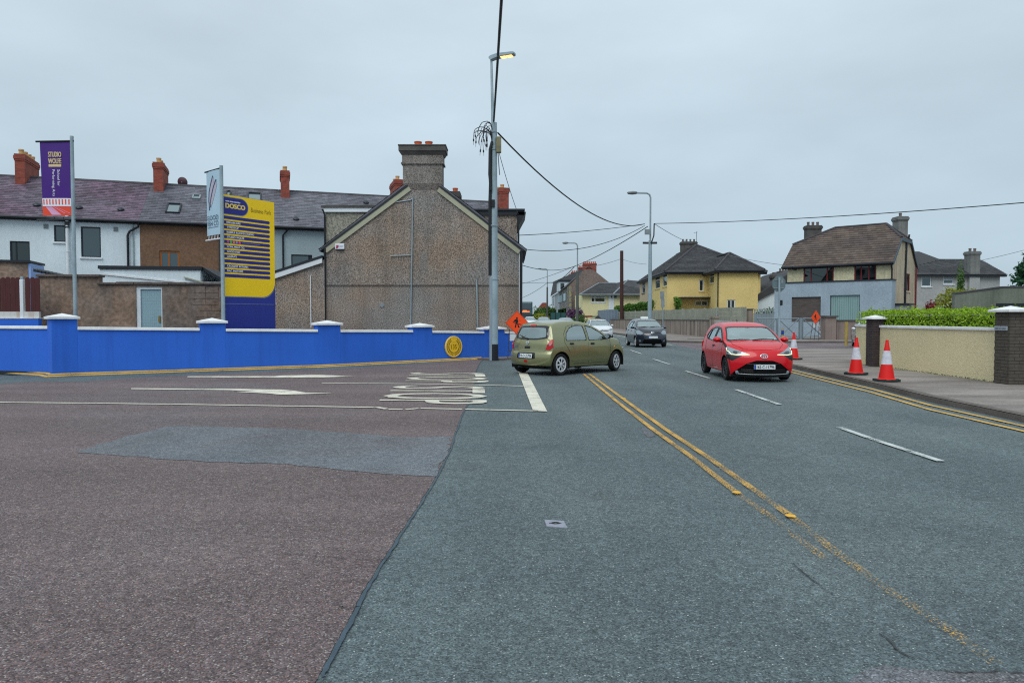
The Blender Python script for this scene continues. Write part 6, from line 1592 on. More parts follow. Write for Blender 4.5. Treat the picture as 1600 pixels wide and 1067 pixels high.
for a, b in ((ea, eb), (ec, ea), (wa, wb), (wc, wa)):
    q.tube([a + Vector((0, 0, -.06)), b + Vector((0, 0, -.06))], .08, 6)
    t = (b - a).normalized(); n_ = Vector((t.y, -t.x, 0)); q.hexa([a - n_ * .02 + Vector((0, 0, -.25)), b - n_ * .02 + Vector((0, 0, -.25)), b - n_ * .42 + Vector((0, 0, -.25)), a - n_ * .42 + Vector((0, 0, -.25)), a - n_ * .02 + Vector((0, 0, -.04)), b - n_ * .02 + Vector((0, 0, -.04)), b - n_ * .42 + Vector((0, 0, -.04)), a - n_ * .42 + Vector((0, 0, -.04))])
q.build('gutter', m_fascia, yh)
stack_at(1065.5, 1089, 377.5, 392, 83, m_cement, 4, parent=yh, th=.9, potm=m_dkpot)
q = MB(); a_ = A(1088.5, 378, 83); q.tube([a_, A(1088.5, 362, 83)], .025, 6); q.tube([A(1084, 364, 83), A(1090, 363, 83)], .02, 6); q.build('aerial', m_dark_metal, yh)
# flat porch roof on the side wall
l_, r__ = yF.px(1063, 464, 1.2), yF.px(1122, 466, 1.2)
q = MB(); q.fbox(yF, l_[0], r__[0] + .3, 0, 1.3, l_[1] - .16, l_[1]); q.build('porch_roof', m_fascia, yh)

# white gable and dark roof between the yellow house and the brown roofed house
wg = thing('house', 'low house with a grey roof and pale gable behind the stop sign', 'house', A(1205, 495, 72))
wF = Frame((A(1183, 495, 72).x, 72), (1, 0))
pz = lambda x, y: (wF.px(x, y)[0], wF.px(x, y)[1])
q = MB(); q.prism([wF.pt(*(lambda r_: (r_[0], 0, r_[1]))(pz(x, y))) for x, y in ((1180, 500), (1260, 500), (1260, 450), (1220, 450), (1180, 472))], (0, 8, 0)); q.build('wall', m_white_wall, wg)
q = MB(); q.prism([wF.pt(*(lambda r_: (r_[0], .2, r_[1]))(pz(x, y))) for x, y in ((1176, 474), (1210, 456), (1262, 447), (1262, 416), (1236, 424), (1206, 445), (1176, 466))], (0, 8.4, 0)); q.build('roof', m_tile_grey, wg)
stack_at(1207, 1214, 430, 444, 74, m_cement, 1, parent=wg, potm=m_dkpot); stack_at(1219, 1236, 424, 436, 76, m_cement, 4, parent=wg, potm=m_dkpot)

# grey hipped house on the far right
rh = thing('house', 'grey rendered house with a slate-grey hipped roof behind the mossy concrete wall', 'house', A(1500, 490, 66))
RF = Frame((A(1425, 480, 66).x, 66), (1, .05))
rw1 = inset(RF, 1440, 431, 1455.5, 448); rw2 = inset(RF, 1474, 431, 1490.5, 444); rw3 = inset(RF, 1500, 431, 1507, 444)
rL = RF.px(1562.5, 430)[0]; rE = RF.px(1500, 428)[1]
mb = MB(); wall_holes(mb, RF, -2, rL, .1, rE, [rw1, rw2, rw3]); mb.quad(RF.pt(rL, 0, .1), RF.pt(rL, -8, .1), RF.pt(rL, -8, rE), RF.pt(rL, 0, rE)); mb.build('wall', m_grey_render, rh)
window(RF, rh, rw1, fm=m_white_pvc, pane=m_pane, sill=m_white_pvc, bar=.1); window(RF, rh, rw2, fm=m_white_pvc, pane=m_pane, trans=(.55,), sill=m_white_pvc, bar=.1); window(RF, rh, rw3, fm=m_white_pvc, pane=m_pane, mull=(.5,), bar=.1)
s0, s1 = RF.px(1512, 430)[0], RF.px(1528, 430)[0]
q = MB(); q.fbox(RF, s0, s1, 0.001, .28, .1, rE - .05); q.build('chimney_breast', m_grey_render, rh)
ra, rb_ = RF.pt(-3, .4, rE - .1), RF.pt(rL + .45, .4, rE - .1)
zr1 = A(1471, 406, 70).z; rr1 = Vector((A(1471, 406.5, 70).x, 70, zr1)); rr2 = Vector((A(1533, 406, 70).x, 70, zr1)); rpk = Vector((A(1436, 393, 70).x, 70, A(1436, 393, 70).z)); rpk0 = Vector((rpk.x - 4, 70, rpk.z))
rc, rdd = Vector((rb_.x, 75, rb_.z)), Vector((ra.x, 75, ra.z))
faces = [[ra, rb_, rr2, rr1], [rb_, rc, rr2], [rc, rdd, rr1, rr2]]
mb = MB()
for pl in faces: mb.poly(pl)
mb.poly([ra, rr1, rpk, rpk0]); rro = mb.build('roof', m_tile_grey, rh)
roof_face(rh, rro, faces[0], m_tile_grey, .31, .34, .025, 51, 'roof_tiles')
q = MB(); q.fbox(RF, -3, rL + .4, .05, .38, rE - .28, rE - .12); q.build('gutter', m_fascia, rh)
chimney_part(rh, RF, s0 + .05, s1 - .02, -.6, .3, rE - .3, RF.px(1520, 393)[1], m_cement2, 2, m_dkpot, corbel=.08)

# mossy concrete wall on the right, bushes, conifer
mw_ = thing('concrete_wall', 'mossy concrete garden wall stepping up behind the hedge on the right', 'wall', A(1550, 490, 36))
MF = Frame((A(1492, 490, 36).x, 36), (1, -.06))
top = [(1492, 459.5), (1530, 454.5), (1566, 449.5), (1620, 449), (1760, 448)]
pts = [MF.px(x, y) for x, y in top]
q = MB(); q.prism([MF.pt(pts[0][0], 0, 0), MF.pt(pts[-1][0], 0, 0)] + [MF.pt(s, 0, z) for s, z in pts[::-1]], -MF.n * .25); q.build('wall', m_far_wall, mw_)
q = MB()
for (a0, a1), (b0_, b1_) in zip(pts[:-1], pts[1:]): q.prism([MF.pt(a0, .04, a1), MF.pt(b0_, .04, b1_), MF.pt(b0_, .04, b1_ + .07), MF.pt(a0, .04, a1 + .07)], -MF.n * .33)
q.build('coping', m_tile_grey, mw_)
dk = thing('dark_bin_store', 'dark box roof showing just above the white cap of the broad brick pier', 'shed', A(1585, 490, 24))
a_, b_ = A(1568, 474, 24), A(1640, 474, 24)
q = MB(); q.box(a_.x, b_.x, 24, 24.25, .1, a_.z - .10); q.build('box', m_fascia, dk); q = MB(); q.box(a_.x - .05, b_.x, 23.95, 24.3, a_.z - .098, a_.z); q.build('lid', m_dark_metal, dk)

def bush(name, label, cat, c, rx, ry, rz, m, n, size, core=(40, 52, 32), group=None, squash=1.0, lobes=5, seed=0, stems=True):
    """A shrub or low crown: several uneven lobes of separate leaves over a few stems."""
    rd = random.Random(seed or hash((round(c[0], 2), round(c[1], 2))) % 9999)
    t = thing(name, label, cat, (c[0], c[1], c[2]), group=group)
    lob = [(rd.uniform(-.55, .55) * rx, rd.uniform(-.5, .5) * ry, rz * rd.uniform(.55, 1.25), rd.uniform(.42, .62)) for _ in range(lobes)] + [(0, 0, rz * .9, .8)]
    q = MB(); pts = []
    for k in range(n):
        lx, ly, lz, lr = lob[k % len(lob)]
        d = Vector((rd.gauss(0, 1), rd.gauss(0, 1), rd.gauss(0, 1))).normalized() * (rd.random() ** .33) * rd.uniform(.8, 1.12)
        p = Vector((c[0] + lx + d.x * rx * lr, c[1] + ly + d.y * ry * lr, c[2] + lz + d.z * rz * lr))
        if p.z > c[2] + .02: pts.append(p)
    leaf_cloud(q, pts, size)
    tag(q.build('foliage', m, t), kind='stuff')
    if stems:
        q = MB()
        for lx, ly, lz, lr in lob: q.tube([Vector(c) + Vector((lx * .1, ly * .1, -.05)), Vector(c) + Vector((lx * .6, ly * .6, lz * .6)), Vector(c) + Vector((lx, ly, lz))], [.05 * rz / 1.2, .035 * rz / 1.2, .012], 5)
        q.build('stem', m_bark, t)
    return t
def at(x, y, Y, z=None):
    p = A(x, y, Y)
    if z is not None: p.z = z
    return p
bush('shrub', 'copper-red shrub between the brown-roofed house and the grey house', 'shrub', at(1462, 480, 58, 1.8), 1.0, 1.0, .85, m_leaf_red, 900, .09)
bush('shrub', 'yellow-green shrub at the near end of the mossy concrete wall', 'shrub', at(1488, 480, 44, 1.2), 1.0, .9, 1.35, m_tree_yl, 1300, .09)
bush('shrub', 'low yellow-green shrub trailing along the top of the mossy wall', 'shrub', at(1520, 470, 42, 2.3), 1.7, .7, .65, m_tree_yl, 1000, .09)
bush('shrub', 'white flowering shrub left of the mossy concrete wall', 'shrub', at(1475, 480, 40, .4), 1.0, .8, 1.25, m_blossom, 900, .08)
bush('slim_conifer', 'slim columnar conifer in front of the grey house', 'tree', at(1496.5, 480, 52, .5), .42, .42, 3.2, m_tree_md, 1500, .10, lobes=9)
def conifer(label, base, h, r_, m, n, size, seed):
    rd = random.Random(seed); t = thing('conifer_tree', label, 'tree', base)
    b = Vector(base); q = MB(); q.tube([b, b + Vector((0, 0, h * .6)), b + Vector((0, 0, h * .95))], [r_ * .08, r_ * .05, .02], 7); tr = q.build('trunk', m_bark, t)
    q = MB(); pts = []; br = MB()
    for k in range(46):
        z = h * rd.uniform(.08, .97); an_ = rd.uniform(0, 6.28); L_ = r_ * (1 - z / h * .8) * rd.uniform(.7, 1.12)
        tip = b + Vector((math.cos(an_) * L_, math.sin(an_) * L_, z + L_ * .18)); st_ = b + Vector((0, 0, z))
        br.tube([st_, tip], [.04, .012], 5)
        for j in range(n // 46):
            f = rd.random() ** .6; p = st_.lerp(tip, f); pts.append(p + Vector((rd.gauss(0, .22), rd.gauss(0, .22), rd.gauss(0, .16))) * (1.2 - f * .5))
    leaf_cloud(q, pts, size, .3); tag(q.build('crown', m, t), kind='stuff'); br.build('limb', m_bark, tr)
    return t
conifer('broad dark green conifer at the right edge above the mossy wall', at(1612, 480, 44, .3), 5.3, 2.1, m_tree_dk, 5200, .15, 3)
bush('shrub', 'dark green shrub at the foot of the conifer behind the mossy wall', 'shrub', at(1578, 470, 42, 1.9), 1.0, .8, .95, m_tree_dk, 1300, .10)
bush('shrub', 'green shrub beside the pale gable behind the stop sign', 'shrub', at(1201, 490, 66, 1.0), 1.3, .8, .95, m_tree_md, 900, .11)
bush('shrub', 'thin autumn-tinted shrub growing against the yellow house wall', 'shrub', at(1112, 490, 70, 1.3), .9, .4, .8, m_tree_yl, 160, .09)
bush('shrub', 'small green shrub under the small window of the yellow house wing', 'shrub', at(1163, 486, 66, 1.4), .7, .4, .6, m_tree_md, 260, .08)

# ------------------------------------------------------------------ concrete wall, precast fence, hedge along the far pavement
cA, cB = A(1116, 527, 53), A(946, 518, 92)
cA.z = cB.z = 0
CF = Frame(tuple(cB)[:2], (cA.x - cB.x, cA.y - cB.y)); CL = (cA - cB).length
clw = thing('roadside_wall', 'stained low concrete wall running along the far pavement', 'wall', CF.pt(CL / 2, 0, .1))
zt1 = CF.px(1110, 501)[1]; 
n = 17; rd = random.Random(2)
for k in range(n):
    a, b = CL * k / n, CL * (k + 1) / n
    q = MB(); q.fbox(CF, a + .012, b - .012, -.22, rd.uniform(0, .012), .05 + gz(70) * 0, zt1); q.build('concrete_panel', m_conc_wall, clw)
    q = MB(); q.fbox(CF, a + .006, b - .006, -.26, .05, zt1 + .001, zt1 + .07); q.build('coping', m_cement, clw)
q = MB(); q.fbox(CF, CL - .75, CL + .0, -.35, .12, .05, CF.px(1110, 497)[1]); q.fbox(CF, CL - .8, CL + .06, -.40, .17, CF.px(1110, 497)[1], CF.px(1110, 495)[1]); q.build('end_pier', m_conc_wall, clw)
pf = thing('panel_fence', 'weathered precast concrete panel fence above the low roadside wall', 'fence', CF.pt(CL / 2, -.9, 1))
PFr = Frame(tuple(CF.pt(0, -1.0, 0))[:2], tuple(CF.u)[:2])
fa, fb2 = PFr.px(966, 490)[0], PFr.px(1166, 490)[0]; fz0, fz1_ = zt1 - .3, PFr.px(1100, 482)[1]
n = 14
for k in range(n):
    a, b = fa + (fb2 - fa) * k / n, fa + (fb2 - fa) * (k + 1) / n
    for j in range(4):
        z0_ = fz0 + (fz1_ - fz0) * j / 4
        q = MB(); q.fbox(PFr, a + .07, b - .07, -.05 - .004 * (j % 2), 0, z0_ + .006, z0_ + (fz1_ - fz0) / 4 - .006); q.build('concrete_plank', m_conc_panel, pf)
    q = MB(); q.fbox(PFr, a - .07, a + .07, -.08, .03, 0, fz1_ + .05); q.build('post', m_conc_panel if k % 3 else m_grey_render, pf)
pr = thing('gate_pier', 'broad dashed gate pier at the right end of the panel fence', 'pier', at(1172, 500, 53, .1))
q = MB(); a_, b_ = A(1167, 484, 53), A(1176.5, 484, 53); q.box(a_.x, b_.x, 53, 53.5, .1, a_.z); q.build('shaft', m_conc_wall, pr); q = MB(); q.box(a_.x - .05, b_.x + .05, 52.95, 53.55, a_.z + .001, a_.z + .08); q.build('cap', m_cement, pr)
wlow = thing('low_block_wall', 'short low grey block wall under the panel fence', 'wall', at(1140, 500, 52.5, .1))
q = MB(); a_, b_ = A(1118, 500.5, 52.2), A(1166, 500.5, 52.2); q.box(a_.x, b_.x, 52.2, 52.45, .1, a_.z); q.build('wall', m_grey_render, wlow)
gg = thing('sheet_gate', 'grey sheet metal driveway gate with a slatted top beside the stop sign', 'gate', at(1192, 500, 52, .1))
a_, b_ = A(1177.5, 484, 52), A(1210, 484, 52); m_gg = mat('grey_gate_paint', (126, 138, 144), rough=.6, var=.08)
zm_ = A(0, 491, 52).z; nb_ = 8
for k in range(nb_):
    x0, x1 = a_.x + (b_.x - a_.x) * k / nb_, a_.x + (b_.x - a_.x) * (k + 1) / nb_
    q = MB(); q.box(x0 + .004, x1 - .004, 52, 52.04, .2, zm_); q.build('gate_board', m_gg, gg)
    q = MB(); q.box(x0 + .05, x1 - .05, 52, 52.03, zm_ + .051, a_.z); q.build('slat', m_gg, gg)
q = MB(); q.box(a_.x, b_.x, 51.99, 52.05, zm_ + .001, zm_ + .05); q.box(a_.x, b_.x, 51.99, 52.05, a_.z + .001, a_.z + .05); q.build('rail', m_gg, gg)
fs = thing('parking_sign', 'small sign on a thin post in front of the panel fence', 'road sign', at(1035, 520, 57, gz(57) + .1))
q = MB(); q.tube([at(1036.5, 520, 57, .1), at(1034.5, 456, 57)], .045, 8); q.build('post', m_pipe_grey, fs); q = MB(); c_ = at(1034.5, 461, 57); q.box(c_.x - .16, c_.x + .16, 56.94, 56.96, c_.z - .32, c_.z + .3); q.build('plate', m_lead, fs)
q = MB(); c_ = at(1035.5, 474, 57); q.box(c_.x - .14, c_.x + .14, 56.94, 56.96, c_.z - .35, c_.z + .35); q.build('plate', m_lead, fs)
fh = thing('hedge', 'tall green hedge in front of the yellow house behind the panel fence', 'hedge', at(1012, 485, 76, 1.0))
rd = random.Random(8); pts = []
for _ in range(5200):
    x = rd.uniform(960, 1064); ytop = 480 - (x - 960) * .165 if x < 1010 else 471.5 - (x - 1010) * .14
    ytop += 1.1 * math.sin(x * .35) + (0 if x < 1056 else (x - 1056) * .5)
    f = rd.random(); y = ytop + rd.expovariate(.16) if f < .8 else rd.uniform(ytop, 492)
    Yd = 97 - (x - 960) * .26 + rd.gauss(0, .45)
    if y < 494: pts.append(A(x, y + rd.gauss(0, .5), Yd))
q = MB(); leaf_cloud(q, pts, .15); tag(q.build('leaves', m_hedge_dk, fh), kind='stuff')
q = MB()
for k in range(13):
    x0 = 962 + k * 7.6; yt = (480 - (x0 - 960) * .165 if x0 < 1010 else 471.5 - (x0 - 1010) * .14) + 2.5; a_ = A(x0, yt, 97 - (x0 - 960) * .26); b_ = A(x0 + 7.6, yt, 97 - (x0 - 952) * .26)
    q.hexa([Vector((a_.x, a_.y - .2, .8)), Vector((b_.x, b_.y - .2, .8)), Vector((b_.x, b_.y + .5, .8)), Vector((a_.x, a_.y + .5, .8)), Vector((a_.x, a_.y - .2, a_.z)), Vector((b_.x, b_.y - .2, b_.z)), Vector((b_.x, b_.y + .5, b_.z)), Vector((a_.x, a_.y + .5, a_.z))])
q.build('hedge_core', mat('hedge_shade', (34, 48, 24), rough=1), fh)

# field gates, stop sign, boundary piers, bollards
fg = thing('field_gate', 'pair of grey tubular gates in front of the boarded house', 'gate', at(1245, 530, 49.5, .13))
m_fg = mat('gate_grey', (128, 142, 150), rough=.5, metal=.2, var=.1)
GFr = Frame((A(1180, 530, 49.6).x, 49.6), (1, .01))
gb = lambda x, y: (GFr.px(x, y)[0], GFr.px(x, y)[1])
zt_, zb_ = gb(1245, 497.5)[1], gb(1245, 531)[1] + .12
sx = [gb(x, 500)[0] for x in (1182, 1214.5, 1251.5, 1290)]
q = MB(); q.tube([GFr.pt(sx[2], 0, .1), GFr.pt(sx[2], 0, zt_ + .04)], .12, 8); q.build('gate_post', m_fg, fg)
for a, b in ((sx[0], sx[1] - .05), (sx[1] + .05, sx[2] - .14), (sx[2] + .14, sx[3] - .05)):
    q = MB(); T = .04
    q.tube([GFr.pt(a, 0, zb_), GFr.pt(a, 0, zt_)], T, 6); q.tube([GFr.pt(b, 0, zb_), GFr.pt(b, 0, zt_)], T, 6); q.tube([GFr.pt(a, 0, zt_), GFr.pt(b, 0, zt_)], T, 6); q.tube([GFr.pt(a, 0, zb_), GFr.pt(b, 0, zb_)], T, 6)
    q.tube([GFr.pt(a, .02, zb_), GFr.pt(b, .02, zt_)], T * .8, 6); q.tube([GFr.pt(a, -.02, zt_), GFr.pt(b, -.02, zb_)], T * .8, 6)
    gl_ = q.build('gate_leaf', m_fg, fg)
q = MB(); s_, z_ = gb(1285, 510); q.fbox(GFr, s_ - .3, s_ + .2, .03, .05, z_ - .35, z_ + .35); nt_ = q.build('notice', m_plate_w, fg)
q = MB()
for k in range(5): q.fbox(GFr, s_ - .24, s_ + .14 - .07 * (k % 2), .05, .054, z_ - .26 + k * .11, z_ - .21 + k * .11)
q.build('print', mat('dim_print2', (120, 100, 120), rough=.6), nt_)
def sq_pier(label, x0, x1, y0, Y, m):
    a_, b_ = A(x0, y0, Y), A(x1, y0, Y); t = thing('gate_pier', label, 'pier', ((a_.x + b_.x) / 2, Y, .1))
    q = MB(); q.box(a_.x, b_.x, Y, Y + (b_.x - a_.x), .05, a_.z); q.build('shaft', m, t); q = MB(); q.box(a_.x - .1, b_.x + .1, Y - .1, Y + (b_.x - a_.x) + .1, a_.z + .001, a_.z + .1); q.build('cap', m_cement, t); return t
m_pier_r = mat('pinkish_render', (136, 122, 116), rough=.9, var=.12, vscale=1.5, streak=.5, streak_rgb=(84, 78, 76))
sq_pier('pinkish rendered gate pier with a dark cap right of the field gates', 1290, 1307, 495.5, 48.6, m_pier_r)
gw = thing('low_garden_wall', 'low stained garden wall between the pinkish pier and the cream wall', 'wall', at(1325, 530, 49, .1))
q = MB(); a_, b_ = A(1307.5, 501.5, 49), A(1420, 501, 49); q.box(a_.x, b_.x, 49, 49.25, .05, a_.z); q.build('wall', m_pier_r, gw); q = MB(); q.box(a_.x, b_.x, 48.94, 49.31, a_.z + .001, a_.z + .08); q.build('coping', m_cement, gw)
ss_ = thing('stop_sign', 'back of an octagonal road sign on a grey post beside the grey gates', 'road sign', at(1217.5, 533, 46.5, .11))
oc = at(1217.6, 443.5, 46.5); OR = .43
q = MB(); q.tube([at(1217.5, 533, 46.5, .1), Vector((oc.x, 46.5, oc.z + OR))], .065, 10); q.build('post', m_pole, ss_)
q = MB(); q.prism([Vector((oc.x + .02 + math.cos(R(22.5 + 45 * k)) * OR * 1.08, 46.60, oc.z + math.sin(R(22.5 + 45 * k)) * OR * 1.32)) for k in range(8)], (0, .02, 0)); q.build('octagon_plate', mat('sign_back_grey', (104, 122, 126), rough=.5, metal=.3), ss_)
q = MB()
for dz_ in (-.28, .28): q.box(oc.x - .3, oc.x + .34, 46.565, 46.60, oc.z + dz_ - .03, oc.z + dz_ + .03)
q.box(oc.x + .12, oc.x + .30, 46.585, 46.60, oc.z + .05, oc.z + .28); q.build('bracket', m_lead, ss_)
q = MB(); z_ = A(0, 475, 46.5).z; q.box(oc.x + .06, oc.x + .2, 46.4, 46.56, z_ - .1, z_ + .25); q.build('clamp', m_black, ss_)
def bollard(label, x, ytop, ybot, Y, m, band=None):
    a_ = A(x, ytop, Y); b_ = G(x, ybot, 0.1) if False else Vector((a_.x, Y, .1)); t = thing('bollard', label, 'bollard', b_)
    q = MB(); q.tube([b_, a_], .075, 10); q.build('post', m, t)
    if band:
        q = MB(); q.tube([Vector((a_.x, Y, a_.z - .35)), Vector((a_.x, Y, a_.z - .1))], .085, 10); q.build('band', band, t)
m_ochre = mat('ochre_post', (168, 146, 72), rough=.7, var=.15, vscale=4)
bollard('ochre post with a blue band at the foot of the stop sign', 1222.8, 514, 533, 43.5, m_ochre, m_plate_blue)
bollard('plain ochre post at the corner of the cream wall by the parked white van', 1322.5, 503, 542, 38, m_ochre)

# ------------------------------------------------------------------ far street: bungalow, terrace, bushes, bus
bg = thing('bungalow', 'pale yellow bungalow with a grey hipped roof left of the timber pole', 'house', at(955, 495, 98, .3))
GB = Frame((A(910, 495, 98).x, 98), (1, .04))
gE = GB.px(960, 459.5)[1]; gR = GB.px(998, 465)[0] + 4
hW1 = inset(GB, 923.5, 462.5, 946, 472.5); hW2 = inset(GB, 959, 461, 964.5, 466.5)
mb = MB(); wall_holes(mb, GB, 0, gR, .2, gE, [hW1, hW2]); mb.quad(GB.pt(0, 0, .2), GB.pt(0, -8, .2), GB.pt(0, -8, gE), GB.pt(0, 0, gE)); mb.build('wall', m_cream_house, bg)
window(GB, bg, hW1, fm=m_white_pvc, pane=m_pane_dark, mull=(.27,), trans=(.72,), sill=m_white_pvc, bar=.12); window(GB, bg, hW2, fm=m_white_pvc, pane=m_pane_dark, bar=.08)
q = MB(); s_, z_ = GB.px(956, 475); q.fbox(GB, s_ - .45, s_ + .3, .001, .06, .2, GB.px(956, 461.5)[1]); dr = q.build('door', m_white_pvc, bg)
q = MB(); s_, z_ = GB.px(955.5, 464); q.fbox(GB, s_ - .1, s_ + .1, .061, .07, z_ - .15, z_ + .15); q.build('door_light', m_pane_dark, dr)
q = MB(); q.fbox(GB, -.1, gR, .001, .05, 1.55, 1.9); q.build('green_band', mat('green_band', (112, 142, 112), rough=.7), bg)
q = MB(); a_ = GB.px(915, 489)[0]; q.fbox(GB, a_ - .35, a_ + .9, .06, .4, 1.3, 1.95); q.build('brick_planter', m_brick_far, bg)
ra, rb_ = GB.pt(-.5, .6, gE - .1), GB.pt(gR + 1, .6, gE - .1)
k1, k2 = A(936, 442.5, 103.5), A(962, 442.5, 103.5); k3 = A(981, 437.5, 105); k4 = A(1010, 440, 108)
mb = MB(); f1 = [ra, rb_, k2, k1]; mb.poly(f1); mb.poly([ra, k1, Vector((ra.x + 3, 110, gE))]); mb.poly([rb_, Vector((rb_.x, 110, gE)), k2])
mb.poly([GB.pt(GB.px(957, 458)[0], .61, gE - .08), GB.pt(gR + 1.5, .61, gE - .08), k4, k3]); mb.poly([GB.pt(GB.px(957, 458)[0], .61, gE - .08), k3, k2]); brf = mb.build('roof', m_tile_grey, bg)
roof_face(bg, brf, f1, m_tile_grey, .4, .42, .03, 61, 'roof_tiles')
q = MB(); q.tube([ra, rb_], .10, 6); q.tube([ra, k1, k2], .10, 6); q.tube([k3, GB.pt(GB.px(957, 458)[0], .65, gE - .02)], .10, 6); q.build('fascia', m_lead, bg)
q = MB(); a_ = A(960, 500, 96.5); q.box(a_.x - 4.2, a_.x + 3.6, 96, 96.2, .1, 1.7); q.build('garden_wall', m_cream_house, bg)
vg = thing('slatted_fence', 'blue-grey boarded fence beside the timber pole below the bungalow', 'fence', at(957, 500, 89, .2))
a_, b_ = A(947.5, 484, 89), A(966, 484, 89)
for k in range(8):
    x0 = a_.x + (b_.x - a_.x) * k / 8; q = MB(); q.box(x0 + .008, x0 + (b_.x - a_.x) / 8 - .008, 89, 894, .3, a_.z + (k % 2) * .02); q.build('board', mat('blue_grey_fence', (118, 134, 150), rough=.7, var=.1), vg)
tg2 = thing('terrace_end_house', 'stone gabled end house with tall red brick chimneys beyond the bungalow', 'house', at(915, 490, 118, .4))
TG = Frame((A(885.5, 490, 118).x, 118), (1, 0))
gp = lambda x, y, t=0: TG.pt(TG.px(x, y)[0], t, TG.px(x, y)[1])
q = MB(); q.prism([gp(886, 503), gp(955, 503), gp(955, 444), gp(926, 421), gp(914, 421), gp(886, 449)], (0, 2, 0)); q.build('gable_wall', mat('far_stone', (120, 106, 100), rough=.9, var=.16, vscale=.5, speck=.25, sscale=4), tg2)
fbk = TG.px(886, 449)[1]; fxn, fxf = A(885.8, 450, 118.3), A(862, 464, 168)
ff = Frame((fxf.x, 168), (fxn.x - fxf.x, fxn.y - 168)); fl_ = math.hypot(fxn.x - fxf.x, fxn.y - 168)
cols = [(196, 200, 204), (158, 164, 170), (196, 186, 138), (150, 166, 128), (204, 176, 142), (198, 206, 212)]
edges = [862, 867, 889, 874, 877, 882, 886]
for k in range(6):
    a, b = ff.px(edges[k], 470)[0], ff.px(edges[k + 1], 470)[0]
    q = MB(); q.fbox(ff, a, b, -.4, 0, .3, fbk); hsx = q.build('front_wall', mat('far_render_%d' % k, cols[k], rough=.9), tg2)
    for z in (2.0, 4.6):
        q = MB(); c_ = (a + b) / 2; q.fbox(ff, c_ - (b - a) * .2, c_ + (b - a) * .2, .001, .05, z, z + 1.3); q.build('window', m_pane_dark, tg2)
apx_ = gp(920, 416)
q = MB(); r_e0, r_e1 = ff.pt(0, .3, fbk), ff.pt(fl_, .3, fbk); rk0 = Vector((apx_.x - 3.0, 168, apx_.z)); rk1 = Vector((apx_.x, 118, apx_.z)); q.quad(r_e0, r_e1, rk1, rk0); bk0, bk1 = Vector((gp(955, 444).x, 118, gp(955, 444).z)), Vector((gp(955, 444).x - 3, 168, gp(955, 444).z)); q.quad(rk1, bk0, bk1, rk0); q.build('roof', m_tile_grey, tg2)
stack_at(911.5, 932, 411.5, 428, 118.2, m_brick_far, 7, parent=tg2, th=.9); stack_at(904, 912, 417.5, 440, 130, m_brick_far, 3, parent=tg2); stack_at(893, 902, 425, 445, 142, m_brick_far, 3, parent=tg2); stack_at(888.5, 893, 429, 447, 154, m_brick_far, 2, parent=tg2)
q = MB(); a_, b_ = A(871, 440, 136), A(888, 455, 136); q.box(a_.x, b_.x + 1, 132, 138, A(0, 456, 136).z, a_.z - .2); dm = q.build('dormer', m_white_wall, tg2)
q = MB(); q.box(a_.x - .2, b_.x + 1.2, 131.8, 138.2, a_.z - .199, a_.z + .1); q.build('flat_roof', m_fascia, dm)
q = MB(); q.box(a_.x + .3, a_.x + 1.0, 131.93, 131.99, a_.z - 1.6, a_.z - .5); q.build('window', m_pane_dark, dm)
bush('shrub', 'purple-leaved shrub in front of the stone gable', 'shrub', at(898, 500, 93, .9), 1.5, 1.0, 1.35, m_leaf_pur, 900, .14)
bush('shrub', 'bright green shrub below the purple shrub by the green-grey lamp', 'shrub', at(903, 503, 91, .3), 1.2, .9, 1.1, m_tree_md, 900, .13)
gfc = thing('green_fence', 'dark green mesh fence beyond the queue of cars', 'fence', at(871, 495, 108, .4))
q = MB(); a_, b_ = A(860, 488.5, 108), A(884, 488.5, 108); q.box(a_.x, b_.x, 108, 108.06, .4, a_.z); q.build('mesh_panel', mat('green_mesh', (42, 84, 84), rough=.8), gfc); q = MB()
for k in range(4): x = a_.x + (b_.x - a_.x) * k / 3; q.box(x - .04, x + .04, 107.9, 107.99, .4, a_.z + .1)
q.build('posts', m_black, gfc)
tr = [(838, 478, 150, 2.6, 3.6, m_tree_md, 'dark green tree beside the bus at the end of the road'), (846, 488, 146, 2.2, 2.2, m_tree_yl, 'yellow-green bush at the end of the road beside the bus'), (853, 482, 152, 2.2, 3.2, m_tree_dk, 'dark bush below the far brick gable'), (860, 478, 150, 2.2, 3.8, m_tree_md, 'green tree at the end of the far coloured house fronts'), (843, 498, 130, 1.6, .9, m_tree_dk, 'low dark bush behind the queue of cars')]
for k, (x, y, Y, r_, hz, m, lb) in enumerate(tr):
    c_ = at(x, 497, Y, gz(Y)); bush('far_tree', lb, 'tree', c_, r_, r_, hz * .62, m, 1000, .26, seed=70 + k)
fgb = thing('far_gable', 'small brick gable peeping over the trees at the end of the road', 'house', at(850, 490, 170, .5))
c_ = at(850.5, 473, 170); q = MB(); q.prism([Vector((c_.x - 2.6, 170, .5)), Vector((c_.x + 2.6, 170, .5)), Vector((c_.x + 2.6, 170, c_.z - 2.8)), Vector((c_.x + .4, 170, c_.z)), Vector((c_.x - .4, 170, c_.z)), Vector((c_.x - 2.6, 170, c_.z - 2.8))], (0, 5, 0)); q.build('wall', m_brick_far, fgb)
